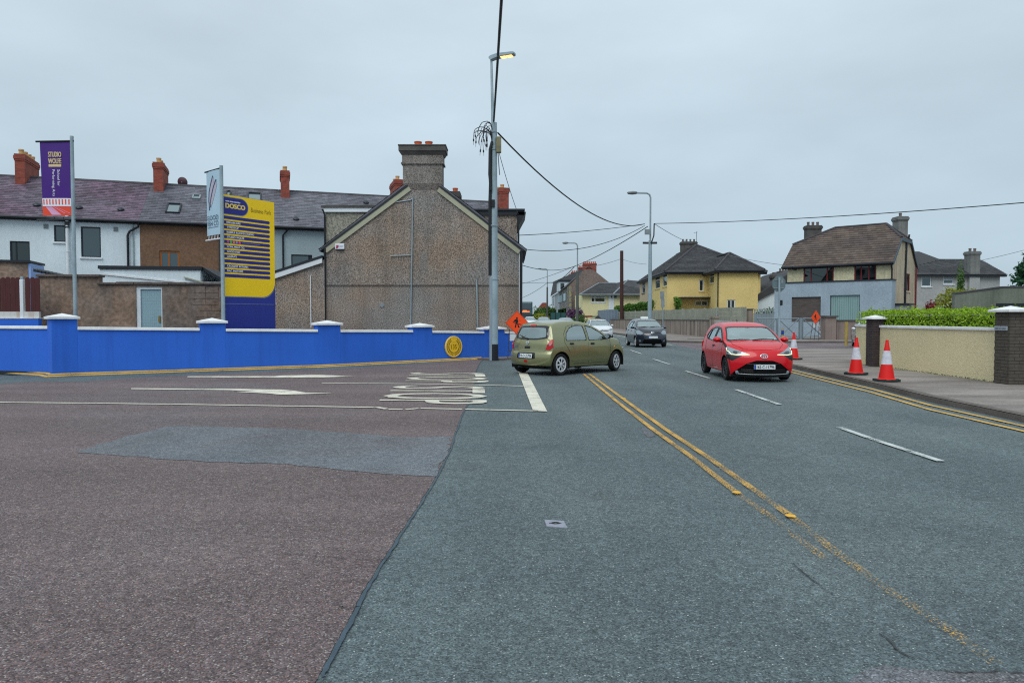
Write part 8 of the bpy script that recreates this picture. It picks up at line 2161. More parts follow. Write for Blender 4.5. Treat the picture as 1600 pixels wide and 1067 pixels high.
# --- green hatchback
def mirrored(p): return p + [(-a, b) for a, b in p[::-1]]
GREEN = dict(name='green', W=1.665, axles=(1.225, -1.225), wr=.298, ww=.185, arch=.355, wheel='cover', kf=.34, kr=.17, pf=2.4, pr=3.0, relax=9, crown=.035,
    top=[(1.83, .74), (1.70, .835), (1.45, .925), (1.15, .99), (.99, 1.015), (.75, 1.155), (.48, 1.295), (.2, 1.405), (-.1, 1.47), (-.5, 1.498), (-.9, 1.487), (-1.2, 1.45), (-1.42, 1.405), (-1.54, 1.30), (-1.645, 1.10), (-1.70, .97), (-1.735, .86)],
    bottom=[(-1.85, .27), (-1.5, .225), (-.8, .19), (.8, .19), (1.5, .20), (1.95, .23)],
    front=[(.19, 1.83), (.28, 1.92), (.42, 1.955), (.58, 1.93), (.70, 1.87), (.76, 1.82)],
    rear=[(.22, -1.73), (.32, -1.80), (.48, -1.825), (.60, -1.80), (.66, -1.755), (.86, -1.735), (.92, -1.72)],
    plan=[(-1.85, .93), (-1.4, .985), (-.8, 1.0), (.8, 1.0), (1.4, .985), (1.95, .90)],
    sect=[(.15, .90), (.28, .955), (.45, .995), (.62, 1.0), (.78, .985), (.95, .945), (1.05, .905), (1.2, .83), (1.36, .735), (1.50, .62)],
    cabin=(-1.35, .62, 1.0), mirror_x=.72, mirror_z=1.03, mirror_m=m_trim, handles=((.12, .845), (-.78, .86)),
    regions=[
        ('door_front', 'side', [(.86, .30), (.93, .60), (.93, .985), (.60, 1.20), (.22, 1.36), (-.06, 1.405), (-.06, .30)], dict(doms='s', round=.08)),
        ('door_rear', 'side', [(-.075, .30), (-.075, 1.405), (-.45, 1.41), (-.80, 1.34), (-1.02, 1.14), (-1.06, .90), (-.86, .62), (-.72, .30)], dict(doms='s', round=.08)),
        ('win_frame', 'side', [(.86, .96), (.56, 1.19), (.25, 1.335), (-.02, 1.385), (-.035, .935)], dict(doms='s', round=.06)),
        ('win_frame', 'side', [(-.10, .935), (-.10, 1.39), (-.42, 1.392), (-.72, 1.322), (-.93, 1.17), (-1.005, 1.01), (-1.0, .945)], dict(doms='s', round=.12)),
        ('win', 'side', [(.815, .97), (.545, 1.175), (.25, 1.317), (-.005, 1.365), (-.015, .948)], dict(doms='s', round=.08)),
        ('win', 'side', [(-.12, .948), (-.12, 1.372), (-.42, 1.374), (-.71, 1.308), (-.91, 1.162), (-.98, 1.015), (-.975, .958)], dict(doms='s', round=.12)),
        ('screen_frame', 'front', [(-.70, 1.01), (.70, 1.01), (.56, 1.395), (-.56, 1.395)], dict(doms='t', xr=(-.1, 1.1), round=.1)),
        ('screen', 'front', [(-.655, 1.035), (.655, 1.035), (.525, 1.37), (-.525, 1.37)], dict(doms='t', xr=(-.1, 1.1), round=.12)),
        ('bonnet', 'top', [(1.03, -.60), (1.76, -.52), (1.79, 0), (1.76, .52), (1.03, .60)], dict(doms='t', round=.12)),
        ('tailgate', 'rear', [(-.60, .66), (.60, .66), (.66, .90), (.655, 1.06), (.56, 1.40), (-.56, 1.40), (-.655, 1.06), (-.66, .90)], dict(xr=(-9, -1.25), round=.12)),
        ('rear_frame', 'rear', [(-.635, 1.02), (-.3, .975), (.3, .975), (.635, 1.02), (.64, 1.12), (.545, 1.375), (-.545, 1.375), (-.64, 1.12)], dict(xr=(-9, -1.25), round=.16)),
        ('rear_win', 'rear', [(-.56, 1.05), (-.3, 1.01), (.3, 1.01), (.56, 1.05), (.565, 1.13), (.475, 1.33), (-.475, 1.33), (-.565, 1.13)], dict(xr=(-9, -1.25), round=.2)),
        ('brake_light', 'rear', [(-.12, 1.352), (.12, 1.352), (.115, 1.397), (-.115, 1.397)], dict(xr=(-9, -1.2), round=.1)),
        ('tail_lamp', 'rear', [(.63, .71), (.74, .70), (.82, .80), (.83, .93), (.79, 1.0), (.72, .99), (.68, .91), (.65, .80)], dict(mirror=True, xr=(-9, -1.50), nmin=.10, round=.2)),
        ('plate_recess', 'rear', [(-.36, .455), (.36, .455), (.34, .625), (-.34, .625)], dict(xr=(-9, -1.5), round=.1)),
        ('bumper_shadow', 'rear', [(-.60, .18), (.60, .18), (.56, .27), (-.56, .27)], dict(xr=(-9, -1.5), round=.1)),  # shade under the rear bumper, put in as a black band
        ('head_lamp', 'front', [(.44, .70), (.60, .66), (.78, .72), (.80, .86), (.72, .90), (.56, .84)], dict(mirror=True, xr=(1.2, 9), round=.2)),
        ('grille', 'front', [(-.45, .28), (.45, .28), (.40, .45), (-.40, .45)], dict(xr=(1.4, 9), round=.15))],
    mats={'door_front': ('door', None, .0005), 'door_rear': ('door', None, .0005), 'win_frame': ('window_trim', m_trim, .001), 'win': ('side_window', m_car_glass, -.004), 'screen_frame': ('windscreen_trim', m_trim, .001), 'screen': ('windscreen', m_car_glass, -.003), 'bonnet': ('bonnet', None, .0005),
          'tailgate': ('tailgate', None, .0005), 'rear_frame': ('rear_window_trim', m_gloss_black, .001), 'rear_win': ('rear_window', m_car_glass_dk, -.003), 'brake_light': ('brake_light', m_lamp_red, .006), 'tail_lamp': ('tail_light', m_lamp_red, .010), 'plate_recess': ('plate_recess', m_trim, -.012), 'bumper_shadow': ('bumper_shadow_band', m_trim, -.003), 'head_lamp': ('headlight', m_lamp_clear, .006), 'grille': ('grille', m_trim, -.004)},
    seams=[('side', [(.93, .985), (.93, .62), (.86, .31)]), ('side', [(-.067, 1.40), (-.067, .31)]), ('side', [(-.45, 1.415), (-.82, 1.345), (-1.03, 1.14), (-1.065, .90), (-.87, .62)]), ('side', [(-.70, .30), (.86, .30)]), ('rear', [(-.60, .66), (.60, .66)]), ('rear', [(.60, .66), (.655, .74)]), ('rear', [(-.60, .66), (-.655, .74)])])
m_green = car_paint('olive_green_paint', (126, 127, 88), metal=.4)
rw_, fw_ = G(878, 587), G(962, 580)
hd_ = math.atan2(fw_.y - rw_.y, fw_.x - rw_.x)
fwd = Vector((math.cos(hd_), math.sin(hd_), 0)); lft = Vector((-fwd.y, fwd.x, 0))
gc = (rw_ + fw_) / 2 + lft * (1.665 / 2 - .02); gc.z = 0.016
green, gcar = build_car(GREEN, m_green, 'olive green hatchback turning out of the side road', gc, hd_, steer=R(13), res=.022)
p, n_ = gcar.on('rear', -.0, .535)
plate(green, axes(p + Vector((-.010, 0, 0)), n_), '10-D-35704', .52, .115)
for s in (1, -1):
    p, n_ = gcar.on('rear', s * .735, .845); q = MB(); m4 = axes(p + n_ * .012, n_); q.lathe([(0, .006), (.026, .004), (.03, 0)], 16, m4, cap=False); local(q, 'reversing_lens', m_lamp_clear if s < 0 else m_lamp_amber, green)
p, n_ = gcar.on('rear', 0, .90); m4 = axes(p + n_ * .004, n_)
q = MB(); q.lathe([(.040, .0), (.055, .0), (.053, .008), (.042, .008)], 22, m4, cap=False); q.box(-.068, .068, -.010, .010, .002, .009, m4); local(q, 'badge', m_chrome, green)
p, n_ = gcar.on('rear', 0, .77); q = MB(); m4 = axes(p + n_ * .002, n_); q.box(-.10, .10, -.035, .03, 0, .012, m4); local(q, 'tailgate_handle', m_trim, green, bevel=.01)
p, n_ = gcar.on('rear', .48, .765); m4 = axes(p + n_ * .003, n_); local(text_mb(MB(), 'MICRA', m4 @ Matrix.Translation((-.07, 0, 0)), .03, .15), 'lettering', m_chrome, green)
p0, n0 = gcar.on('rear', .05, 1.0); p1, n1 = gcar.on('rear', .42, 1.10); q = MB(); q.tube([p0 + n0 * .02, p0.lerp(p1, .5) + n0 * .035, p1 + n1 * .015], [.018, .012, .009], 6); q.tube([p0 + n0 * .0, p0 + n0 * .03], .03, 8); local(q, 'rear_wiper', m_trim, green)
p, n_ = gcar.on('rear', .0, .385); q = MB(); q.box(-.06, .06, -.03, .03, 0, .01, axes(p, n_)); local(q, 'rear_reflector', m_lamp_red, green)
q = MB(); q.tube([Vector((-1.45, .28, .22)), Vector((-1.80, .30, .21))], .03, 8); local(q, 'exhaust', m_dark_metal, green)
p, n_ = gcar.on('side', 1.12, .74, -1); q = MB(); q.lathe([(0, .008), (.02, .006), (.026, 0)], 10, axes(p, n_), cap=False); local(q, 'side_repeater', m_lamp_amber, green)
for s in (1, -1): local(gcar.strip('side', [(-.8, .40), (0, .385), (.8, .40)], s, .008, .0), 'side_crease', m_green, green)

# --- red hatchback
RED = dict(name='red', W=1.615, axles=(1.17, -1.17), wr=.292, ww=.18, arch=.345, wheel='split', rim_m=m_alloy_dk, kf=.24, kr=.16, pf=2.4, pr=3.0, relax=7, crown=.035,
    top=[(1.72, .76), (1.55, .845), (1.3, .915), (1.05, .965), (.93, .99), (.70, 1.135), (.45, 1.265), (.2, 1.365), (-.1, 1.425), (-.5, 1.450), (-.9, 1.425), (-1.15, 1.38), (-1.32, 1.30), (-1.44, 1.08), (-1.49, .92), (-1.51, .82)],
    bottom=[(-1.6, .26), (-1.2, .22), (-.7, .19), (.7, .19), (1.4, .12), (1.85, .10)],
    front=[(.09, 1.77), (.14, 1.82), (.20, 1.85), (.30, 1.86), (.45, 1.86), (.58, 1.84), (.68, 1.79), (.78, 1.71)],
    rear=[(.2, -1.53), (.32, -1.585), (.5, -1.59), (.66, -1.54), (.86, -1.51)],
    plan=[(-1.6, .94), (-1.3, .985), (-.8, .995), (.8, 1.0), (1.3, 1.0), (1.86, .955)],
    sect=[(.14, .93), (.28, .965), (.45, .99), (.62, 1.0), (.78, .985), (.95, .945), (1.05, .905), (1.2, .83), (1.34, .745), (1.45, .65)],
    cabin=(-1.15, .58, .97), mirror_x=.70, mirror_z=1.0, handles=((.0, .84),), handle_m=None,
    regions=[
        ('door_front', 'side', [(.80, .28), (.86, .60), (.86, .965), (.55, 1.17), (.22, 1.31), (-.10, 1.36), (-.12, .28)], dict(doms='s', round=.08)),
        ('door_rear', 'side', [(-.135, .28), (-.125, 1.36), (-.50, 1.37), (-.84, 1.30), (-.94, 1.10), (-.86, .70), (-.70, .50), (-.62, .28)], dict(doms='s', round=.08)),
        ('win_frame', 'side', [(.86, .965), (.55, 1.165), (.22, 1.305), (-.10, 1.352), (-.50, 1.355), (-.86, 1.27), (-1.06, 1.12), (-1.06, 1.06), (-.80, .985), (-.12, .95)], dict(doms='s', round=.08)),
        ('win', 'side', [(.74, .975), (.52, 1.12), (.20, 1.265), (-.04, 1.31), (-.03, .968)], dict(doms='s', round=.08)),
        ('win', 'side', [(-.14, .968), (-.15, 1.315), (-.48, 1.315), (-.66, 1.275), (-.74, 1.0)], dict(doms='s', round=.08)),
        ('win', 'side', [(-.80, 1.005), (-.72, 1.255), (-.84, 1.235), (-1.01, 1.11), (-1.01, 1.075)], dict(doms='s', round=.1)),
        ('screen_frame', 'front', [(-.70, .965), (.70, .965), (.565, 1.355), (-.565, 1.355)], dict(doms='t', xr=(-.1, 1.05), round=.1)),
        ('screen', 'front', [(-.665, 1.01), (.665, 1.01), (.535, 1.335), (-.535, 1.335)], dict(doms='t', xr=(-.1, 1.05), round=.1)),
        ('rear_win', 'rear', [(-.58, .98), (.58, .98), (.50, 1.33), (-.50, 1.33)], dict(xr=(-9, -1.1), round=.15)),
        ('tail_lamp', 'rear', [(.60, .72), (.80, .72), (.76, 1.12), (.66, 1.12)], dict(mirror=True, xr=(-9, -1.2), round=.15)),
        ('lip', 'side', [(.87, .975), (1.20, .90), (1.36, .84), (1.36, .80), (1.15, .84), (.86, .93)], dict(round=.05)),
        ('bonnet', 'top', [(.96, -.62), (1.30, -.64), (1.62, -.44), (1.705, -.2), (1.72, 0), (1.705, .2), (1.62, .44), (1.30, .64), (.96, .62)], dict(doms='t', round=.12)),
        ('grille', 'front', [(-.74, .185), (.74, .185), (.66, .28), (.42, .455), (.20, .53), (-.20, .53), (-.42, .455), (-.66, .28)], dict(xr=(1.3, 9), round=.08)),
        ('lip', 'front', [(-.82, .06), (.82, .06), (.80, .18), (-.80, .18)], dict(xr=(1.2, 9), round=.04)),
        ('lamp_dark', 'front', [(.50, .655), (.81, .66), (.805, .56), (.735, .515)], dict(mirror=True, xr=(1.1, 9), nmin=.03, round=.06)),
        ('head_lamp', 'front', [(.33, .672), (.48, .735), (.64, .80), (.81, .885), (.815, .67), (.60, .655)], dict(mirror=True, xr=(1.1, 9), nmin=.03, round=.05)),
        ('lamp_inner', 'front', [(.50, .70), (.62, .755), (.70, .76), (.69, .69), (.60, .68)], dict(mirror=True, xr=(1.1, 9), nmin=.03, round=.1))],
    mats={'door_front': ('door', None, .0005), 'door_rear': ('door', None, .0005), 'win_frame': ('window_trim', m_trim, .001), 'win': ('side_window', m_car_glass, -.003), 'screen_frame': ('windscreen_trim', m_trim, .001), 'screen': ('windscreen', m_car_glass, -.003), 'rear_win': ('rear_window', m_car_glass_dk, .001), 'tail_lamp': ('tail_light', m_lamp_red, .004), 'bonnet': ('bonnet', None, .0005),
          'grille': ('grille', m_grille, -.012), 'lip': ('front_lip', m_trim, .004), 'lamp_dark': ('lamp_surround', m_trim, .003), 'head_lamp': ('headlight', m_lamp_clear, .005), 'lamp_inner': ('lamp_bowl', m_lamp_dark, .006)},
    seams=[('side', [(.86, .965), (.86, .62), (.80, .29)]), ('side', [(-.127, 1.355), (-.127, .29)]), ('side', [(-.84, 1.29), (-.945, 1.10), (-.87, .70)]), ('side', [(-.62, .28), (.80, .28)]), ('top', [(1.30, .64), (1.62, .44), (1.705, .2), (1.72, 0), (1.705, -.2), (1.62, -.44), (1.30, -.64)]), ('top', [(1.30, .64), (.98, .62)]), ('top', [(1.30, -.64), (.98, -.62)])])
m_redp = car_paint('bright_red_paint', (196, 4, 24), metal=.0, coat=.5, spec=.25)
f_, r_w = G(1133, 594), G(1099, 582.5)
hd_ = math.atan2(f_.y - r_w.y, f_.x - r_w.x) ; hd_ = R(-90 - 2.0)
fwd = Vector((math.cos(hd_), math.sin(hd_), 0)); lft = Vector((-fwd.y, fwd.x, 0))
rc_ = f_ - fwd * 1.17 + lft * (1.615 / 2 - .03); rc_.z = .016
redc, rcar = build_car(RED, m_redp, 'bright red hatchback driving towards the viewer along the main road', rc_, hd_, res=.021)
def fr_axes(car, y, z, off=.0): p, n_ = car.on('front', y, z); return axes(p + n_ * off, n_)
p, n_ = rcar.on('front', 0, .375); plate(redc, axes(p + Vector((.012, 0, 0)), Vector((1, 0, .02))), '162-C-11796', .52, .115)
def oval_badge(car, root, y, z, s):
    m4 = fr_axes(car, y, z, .006); q = MB()
    el = lambda a, b, cy, r_: q.tube([m4 @ Vector((math.cos(t * .3927) * a, cy + math.sin(t * .3927) * b, 0)) for t in range(17)], r_, 6)
    el(.078 * s, .054 * s, 0, .009 * s); el(.026 * s, .050 * s, 0, .007 * s); el(.056 * s, .020 * s, .026 * s, .007 * s)
    local(q, 'badge', m_chrome, root, smooth=True)
oval_badge(rcar, redc, 0, .635, 1.1)
for s in (1, -1):
    pts = [(s * .34, .672), (s * .60, .660), (s * .74, .672), (s * .795, .76), (s * .80, .87)]
    local(rcar.strip('front', pts[:3], 1, .008, .009), 'daytime_strip', m_drl, redc)
    local(rcar.strip('front', pts[2:], 1, .006, .009), 'daytime_strip', m_drl, redc)
    p, n_ = rcar.on('front', s * .62, .235); q = MB(); m4 = axes(p + n_ * .002, Vector((1, 0, 0))); q.lathe([(0, .012), (.026, .01), (.034, .0), (.044, .0), (.05, -.02)], 16, m4, cap=False); local(q, 'fog_lamp', m_lamp_clear, redc)
    local(rcar.strip('side', [(-1.0, .80), (-.3, .70), (.5, .72), (.85, .78)], s, .006, -.001), 'side_crease', m_redp, redc)
local(rcar.strip('front', [(-.60, .20), (-.3, .188), (.3, .188), (.60, .20)], 1, .006, .004), 'bumper_trim', m_alloy, redc)
for z in (.25, .30, .44): local(rcar.strip('front', [(-.40 - (.44 - z), z), (.40 + (.44 - z), z)], 1, .006, -.008), 'grille_bar', m_trim, redc)
def wiper(car, root, y0, z0, y1, z1):
    p0, n0 = car.on('front', y0, z0); p1, n1 = car.on('front', y1, z1); q = MB(); pm_, nm_ = car.on('front', (y0 + y1) / 2, (z0 + z1) / 2)
    q.tube([p0 + n0 * .02, pm_ + nm_ * .028, p1 + n1 * .012], [.013, .012, .007], 6); local(q, 'wiper', m_trim, root)
wiper(rcar, redc, -.05, 1.0, .55, 1.035); wiper(rcar, redc, -.62, .99, -.10, 1.02)
p, n_ = rcar.on('front', .50, 1.06); q = MB(); m4 = axes(p - n_ * .012, n_); q.box(-.10, .10, -.03, .03, 0, .002, m4); local(q, 'tax_disc', m_sticker, redc)
p, n_ = rcar.on('top', -.55, 0); q = MB(); q.tube([p, p + Vector((-.05, 0, .05))], .012, 6); local(q, 'aerial', m_trim, redc)

# --- dark hatchback
DARK = dict(GREEN); DARK.update(name='dark', W=1.695, axles=(1.25, -1.21), wr=.30, arch=.355, wheel='split', rim_m=m_alloy, kf=.36, pf=2.2, relax=9,
    top=[(1.80, .80), (1.62, .92), (1.40, 1.0), (1.16, 1.06), (.90, 1.185), (.6, 1.33), (.25, 1.44), (-.1, 1.505), (-.5, 1.525), (-.9, 1.505), (-1.2, 1.46), (-1.45, 1.38), (-1.60, 1.20), (-1.68, 1.0), (-1.72, .88)],
    front=[(.16, 1.82), (.25, 1.90), (.40, 1.93), (.58, 1.92), (.70, 1.88), (.82, 1.79)], mirror_m=None, handle_m=None, mirror_x=.82, mirror_z=1.05,
    sect=[(.15, .92), (.28, .96), (.45, .995), (.62, 1.0), (.78, .985), (.95, .95), (1.05, .915), (1.2, .84), (1.36, .75), (1.53, .64)],
    handles=((.16, .88), (-.74, .90)),
    regions=[
        ('door_front', 'side', [(.88, .30), (.98, .60), (.98, 1.03), (.62, 1.25), (.22, 1.39), (-.06, 1.435), (-.06, .30)], dict(doms='s', round=.08)),
        ('door_rear', 'side', [(-.075, .30), (-.075, 1.435), (-.50, 1.44), (-.88, 1.36), (-1.04, 1.14), (-1.04, .92), (-.86, .62), (-.72, .30)], dict(doms='s', round=.08)),
        ('win_frame', 'side', [(.98, 1.03), (.60, 1.25), (.22, 1.38), (-.10, 1.42), (-.50, 1.42), (-.90, 1.33), (-1.08, 1.15), (-.9, 1.05), (-.06, .99)], dict(doms='s', round=.08)),
        ('win', 'side', [(.84, 1.04), (.57, 1.20), (.22, 1.34), (-.02, 1.385), (-.03, 1.01)], dict(doms='s', round=.08)), ('win', 'side', [(-.12, 1.01), (-.12, 1.39), (-.48, 1.385), (-.84, 1.30), (-.99, 1.13), (-.88, 1.07)], dict(doms='s', round=.08)),
        ('screen_frame', 'front', [(-.74, 1.055), (.74, 1.055), (.575, 1.425), (-.575, 1.425)], dict(doms='t', xr=(-.1, 1.25), round=.1)),
        ('screen', 'front', [(-.70, 1.09), (.70, 1.09), (.545, 1.405), (-.545, 1.405)], dict(doms='t', xr=(-.1, 1.25), round=.1)),
        ('bonnet', 'top', [(1.19, -.66), (1.70, -.54), (1.77, 0), (1.70, .54), (1.19, .66)], dict(doms='t', round=.12)),
        ('rear_win', 'rear', [(-.60, 1.05), (.60, 1.05), (.52, 1.37), (-.52, 1.37)], dict(xr=(-9, -1.2), round=.15)),
        ('tail_lamp', 'rear', [(.62, .76), (.82, .76), (.80, 1.06), (.68, 1.06)], dict(mirror=True, xr=(-9, -1.3), round=.15)),
        ('head_lamp', 'front', [(.46, .76), (.60, .68), (.78, .70), (.85, .82), (.82, .93), (.66, .93)], dict(mirror=True, xr=(1.1, 9), nmin=.03, round=.15)),
        ('grille', 'front', [(-.44, .74), (.44, .74), (.46, .83), (-.46, .83)], dict(xr=(1.4, 9), round=.15)),
        ('low_grille', 'front', [(-.56, .24), (.56, .24), (.46, .43), (-.46, .43)], dict(xr=(1.3, 9), round=.12))],
    mats={**GREEN['mats'], 'low_grille': ('lower_grille', m_grille, -.008), 'win': ('side_window', m_car_glass, -.003)},
    seams=[('side', [(.98, 1.03), (.98, .62), (.88, .31)]), ('side', [(-.067, 1.43), (-.067, .31)]), ('side', [(-.88, 1.36), (-1.045, 1.14), (-1.045, .92), (-.87, .62)]), ('front', [(-.54, .90), (0, .875), (.54, .90)])])
m_darkp = car_paint('dark_blue_grey_paint', (22, 32, 48), metal=.2)
hd_ = R(-90 + 1.5); fwd = Vector((math.cos(hd_), math.sin(hd_), 0)); lft = Vector((-fwd.y, fwd.x, 0))
dc_ = Vector((A(993, 540, 38.6).x, 38.6, 0)) - fwd * 1.25 + lft * (1.695 / 2 - .04); dc_.z = .016
darkc, dcar = build_car(DARK, m_darkp, 'dark blue-grey hatchback with a driving school roof sign behind the red car', dc_, hd_, res=.028)
p, n_ = dcar.on('front', 0, .555); plate(darkc, axes(p + Vector((.004, 0, 0)), Vector((1, 0, .02))), None, .52, .11)
oval_badge(dcar, darkc, 0, .80, 1.1)
for s in (1, -1):
    p, n_ = dcar.on('front', s * .66, .34); q = MB(); q.lathe([(0, .012), (.045, .01), (.055, 0)], 14, axes(p, n_), cap=False); local(q, 'fog_lamp', m_lamp_clear, darkc)
local(dcar.strip('front', [(-.5, .235), (.5, .235)], 1, .012, .003), 'bumper_trim', m_alloy, darkc)
wiper(dcar, darkc, -.05, 1.075, .55, 1.12); wiper(dcar, darkc, -.62, 1.07, -.1, 1.10)
p, n_ = dcar.on('front', .52, 1.13); q = MB(); q.box(-.12, .12, -.03, .03, 0, .002, axes(p - n_ * .01, n_)); local(q, 'tax_disc', m_sticker, darkc)
p, n_ = dcar.on('top', -.35, .0); q = MB(); q.hexa([p + Vector((-.12, -.22, -.01)), p + Vector((.12, -.22, -.01)), p + Vector((.12, .22, -.01)), p + Vector((-.12, .22, -.01)), p + Vector((-.05, -.20, .11)), p + Vector((.05, -.20, .11)), p + Vector((.05, .20, .11)), p + Vector((-.05, .20, .11))]); local(q, 'roof_sign', m_sticker, darkc, bevel=.01)

# --- white taxi and the queue behind it
WHITE = dict(DARK); WHITE.update(name='white', W=1.77, axles=(1.35, -1.30), wr=.31, arch=.365, kf=.34,
    top=[(1.98, .76), (1.75, .88), (1.45, .96), (1.10, 1.0), (.85, 1.09), (.5, 1.27), (.12, 1.40), (-.3, 1.455), (-.8, 1.45), (-1.25, 1.36), (-1.60, 1.18), (-1.9, 1.06), (-2.15, 1.04), (-2.25, .96)],
    bottom=[(-2.3, .27), (-1.8, .22), (-.8, .19), (.8, .19), (1.6, .18), (2.2, .2)],
    front=[(.16, 2.0), (.25, 2.08), (.40, 2.11), (.58, 2.10), (.70, 2.06), (.78, 1.97)], rear=[(.2, -2.24), (.4, -2.33), (.6, -2.32), (.96, -2.25)],
    plan=[(-2.35, .92), (-1.8, .985), (-.8, 1.0), (.8, 1.0), (1.5, .985), (2.15, .90)], cabin=(-1.3, .75, .98), mirror_x=.78, mirror_z=1.0,
    sect=[(.15, .92), (.28, .96), (.45, .995), (.62, 1.0), (.78, .985), (.92, .955), (1.0, .915), (1.2, .82), (1.36, .72), (1.46, .64)],
    handles=((.1, .86), (-.85, .88)),
    regions=[
        ('win_frame', 'side', [(.92, .99), (.56, 1.20), (.20, 1.33), (-.2, 1.38), (-.75, 1.375), (-1.2, 1.24), (-1.42, 1.06), (-.2, .96)], dict(doms='s', round=.08)),
        ('win', 'side', [(.78, .995), (.53, 1.15), (.20, 1.29), (-.10, 1.34), (-.12, .98)], dict(doms='s', round=.08)), ('win', 'side', [(-.20, .98), (-.20, 1.34), (-.72, 1.335), (-1.1, 1.21), (-1.28, 1.06)], dict(doms='s', round=.08)),
        ('screen_frame', 'front', [(-.74, .985), (.74, .985), (.60, 1.37), (-.60, 1.37)], dict(doms='t', xr=(-.1, 1.2), round=.1)),
        ('screen', 'front', [(-.71, 1.02), (.71, 1.02), (.57, 1.35), (-.57, 1.35)], dict(doms='t', xr=(-.1, 1.2), round=.1)),
        ('bonnet', 'top', [(1.16, -.68), (1.85, -.56), (1.95, 0), (1.85, .56), (1.16, .68)], dict(doms='t', round=.12)),
        ('rear_win', 'rear', [(-.60, 1.06), (.60, 1.06), (.55, 1.34), (-.55, 1.34)], dict(xr=(-1.9, -.9), round=.15)),
        ('tail_lamp', 'rear', [(.55, .80), (.84, .80), (.84, .98), (.55, .98)], dict(mirror=True, xr=(-9, -1.8), round=.1)),
        ('head_lamp', 'front', [(.48, .70), (.66, .64), (.84, .70), (.86, .82), (.68, .80)], dict(mirror=True, xr=(1.2, 9), nmin=.03, round=.12)),
        ('grille', 'front', [(-.50, .61), (.50, .61), (.52, .69), (-.52, .69)], dict(xr=(1.4, 9), round=.2)),
        ('low_grille', 'front', [(-.50, .24), (.50, .24), (.44, .38), (-.44, .38)], dict(xr=(1.3, 9), round=.12))],
    seams=[('side', [(.92, .985), (.92, .62), (.84, .31)]), ('side', [(-.16, 1.36), (-.16, .31)])])
m_whitep = car_paint('white_paint', (214, 218, 222), metal=.0)
m_silverp = car_paint('silver_paint', (170, 178, 184), metal=.4)
def white_car(label, px, py, Y, head, paint=None, group=None, **k):
    c_ = A(px, py, Y); c_.z = gz(Y) + .016
    r_, c2 = build_car(WHITE, paint or m_whitep, label, c_, head, res=.045, group=group, **k)
    p, n_ = c2.on('front', 0, .48); plate(r_, axes(p + Vector((.004, 0, 0)), Vector((1, 0, .02))), None, .52, .11)
    oval_badge(c2, r_, 0, .66, 1.1)
    return r_, c2
tx, tcar = white_car('white taxi saloon with roof bars and a dark roof sign beside the low concrete wall', 934.5, 530, 53.5, R(-90 + 1.0))
p, n_ = tcar.on('top', -.2, 0)
q = MB(); q.box(-.08, .08, -.55, .55, .03, .06, Matrix.Translation(p)); local(q, 'roof_bar', m_trim, tx)
q = MB(); q.add([p + Vector((-.06, -.24, .061)), p + Vector((.06, -.24, .061)), p + Vector((.06, .24, .061)), p + Vector((-.06, .24, .061)), p + Vector((0, -.05, .26)), p + Vector((0, .05, .26))], ((0, 3, 2, 1), (0, 1, 4), (1, 2, 5, 4), (2, 3, 5), (3, 0, 4, 5))); local(q, 'roof_sign', m_gloss_black, tx)
qg = 'queue of cars behind the green hatchback'
white_car('white car farthest back in the queue, in front of the bus', 828, 505, 96, R(-90 - 1), group=qg)
white_car('silver car in the middle of the queue beside the bushes', 849.5, 505, 88, R(-90 - 1), m_silverp, group=qg)
white_car('pale car nearest in the queue, showing over the green roof', 884, 505, 70, R(-90 + 1), m_silverp, group=qg)
white_car('white car hidden directly behind the green hatchback with only its roof showing', 871, 505, 42, R(-90), group=qg)
pv = A(1341.5, 535, 38.8); pv.z = .11
build_car(WHITE, m_whitep, 'white vehicle parked mostly hidden behind the end of the cream wall', Vector((pv.x + .5, 38.4, .016)), R(-90 - 22), res=.045)

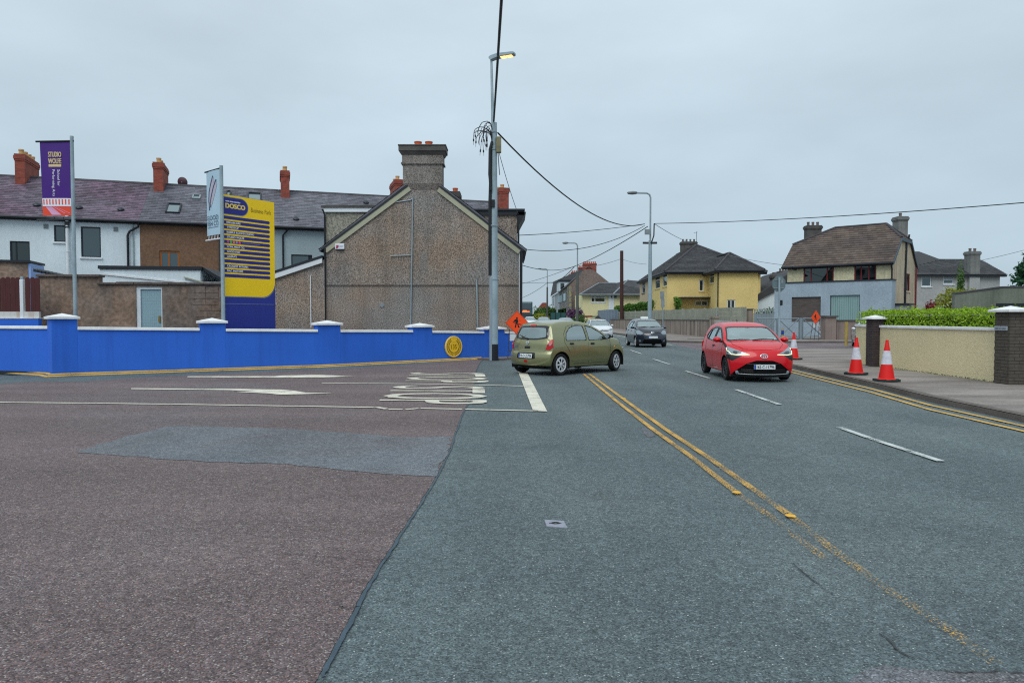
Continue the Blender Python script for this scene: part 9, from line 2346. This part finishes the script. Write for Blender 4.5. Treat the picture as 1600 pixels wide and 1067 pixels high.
# --- double-decker bus at the end of the road
bus = thing('double_decker_bus', 'teal double-decker bus with an orange destination display at the end of the road', 'bus', at(821.3, 500, 128, gz(128)))
b0 = Vector((A(821.3, 500, 128).x, 128, gz(128))); BW, BH, BL = 2.5, 4.15, 10.5
m_bus = mat('bus_teal_paint', (54, 92, 98), rough=.35, coat=.6); m_busw = mat('bus_white_panel', (200, 208, 212), rough=.4)
q = MB(); q.box(-BW / 2, BW / 2, .02, BL, .35, BH, Matrix.Translation(b0)); q.build('body', m_bus, bus, bevel=.18)
def bpan(nm, x0, x1, z0, z1, m, d=.0, th=.06, bev=.02):
    q = MB(); q.box(x0, x1, -th + .02 - d, .021, z0, z1, Matrix.Translation(b0)); return q.build(nm, m, bus, bevel=bev)
bpan('upper_windscreen', -1.1, 1.1, 2.75, 3.85, m_pane); bpan('lower_windscreen', -1.1, 1.1, 1.15, 2.05, m_pane_dark)
dd = bpan('destination_display', -.95, .80, 2.15, 2.62, m_gloss_black)
q = MB()
m_amber = mat('amber_display', (255, 120, 70), rough=.5, emit=1.2)
q.box(-.9, .72, -.055, -.045, 2.20, 2.40, Matrix.Translation(b0)); q.box(-.5, .2, -.055, -.045, 2.40, 2.55, Matrix.Translation(b0)); q.build('display_text', m_amber, dd)
bpan('bumper', -1.2, 1.2, .35, .62, m_trim, .03)
for s in (-1, 1): bpan('headlight', s * .95 - .18, s * .95 + .18, .72, .92, m_lamp_clear)
q = MB(); q.box(BW / 2, BW / 2 + .22, -.25, -.1, 1.9, 2.9, Matrix.Translation(b0)); q.build('mirror', m_busw, bus)
for s in (-1, 1):
    for y in (2.2, 8.0):
        q = MB(); q.lathe([(0, -.14), (.47, -.14), (.5, -.08), (.5, .08), (.47, .14), (0, .14)], 20, Matrix.Translation(b0 + Vector((s * (BW / 2 - .14), y, .5))) @ Matrix.Rotation(R(90), 4, 'Y'), cap=False); q.build('wheel', m_tyre, bus)
    for k in range(5):
        for z in (1.35, 2.95):
            q = MB(); q.box(s * BW / 2 - .02, s * BW / 2 + .02, 1.0 + k * 1.8, 2.6 + k * 1.8, z, z + .9, Matrix.Translation(b0)); q.build('side_window', m_pane_dark, bus)
bpy.context.view_layer.update()
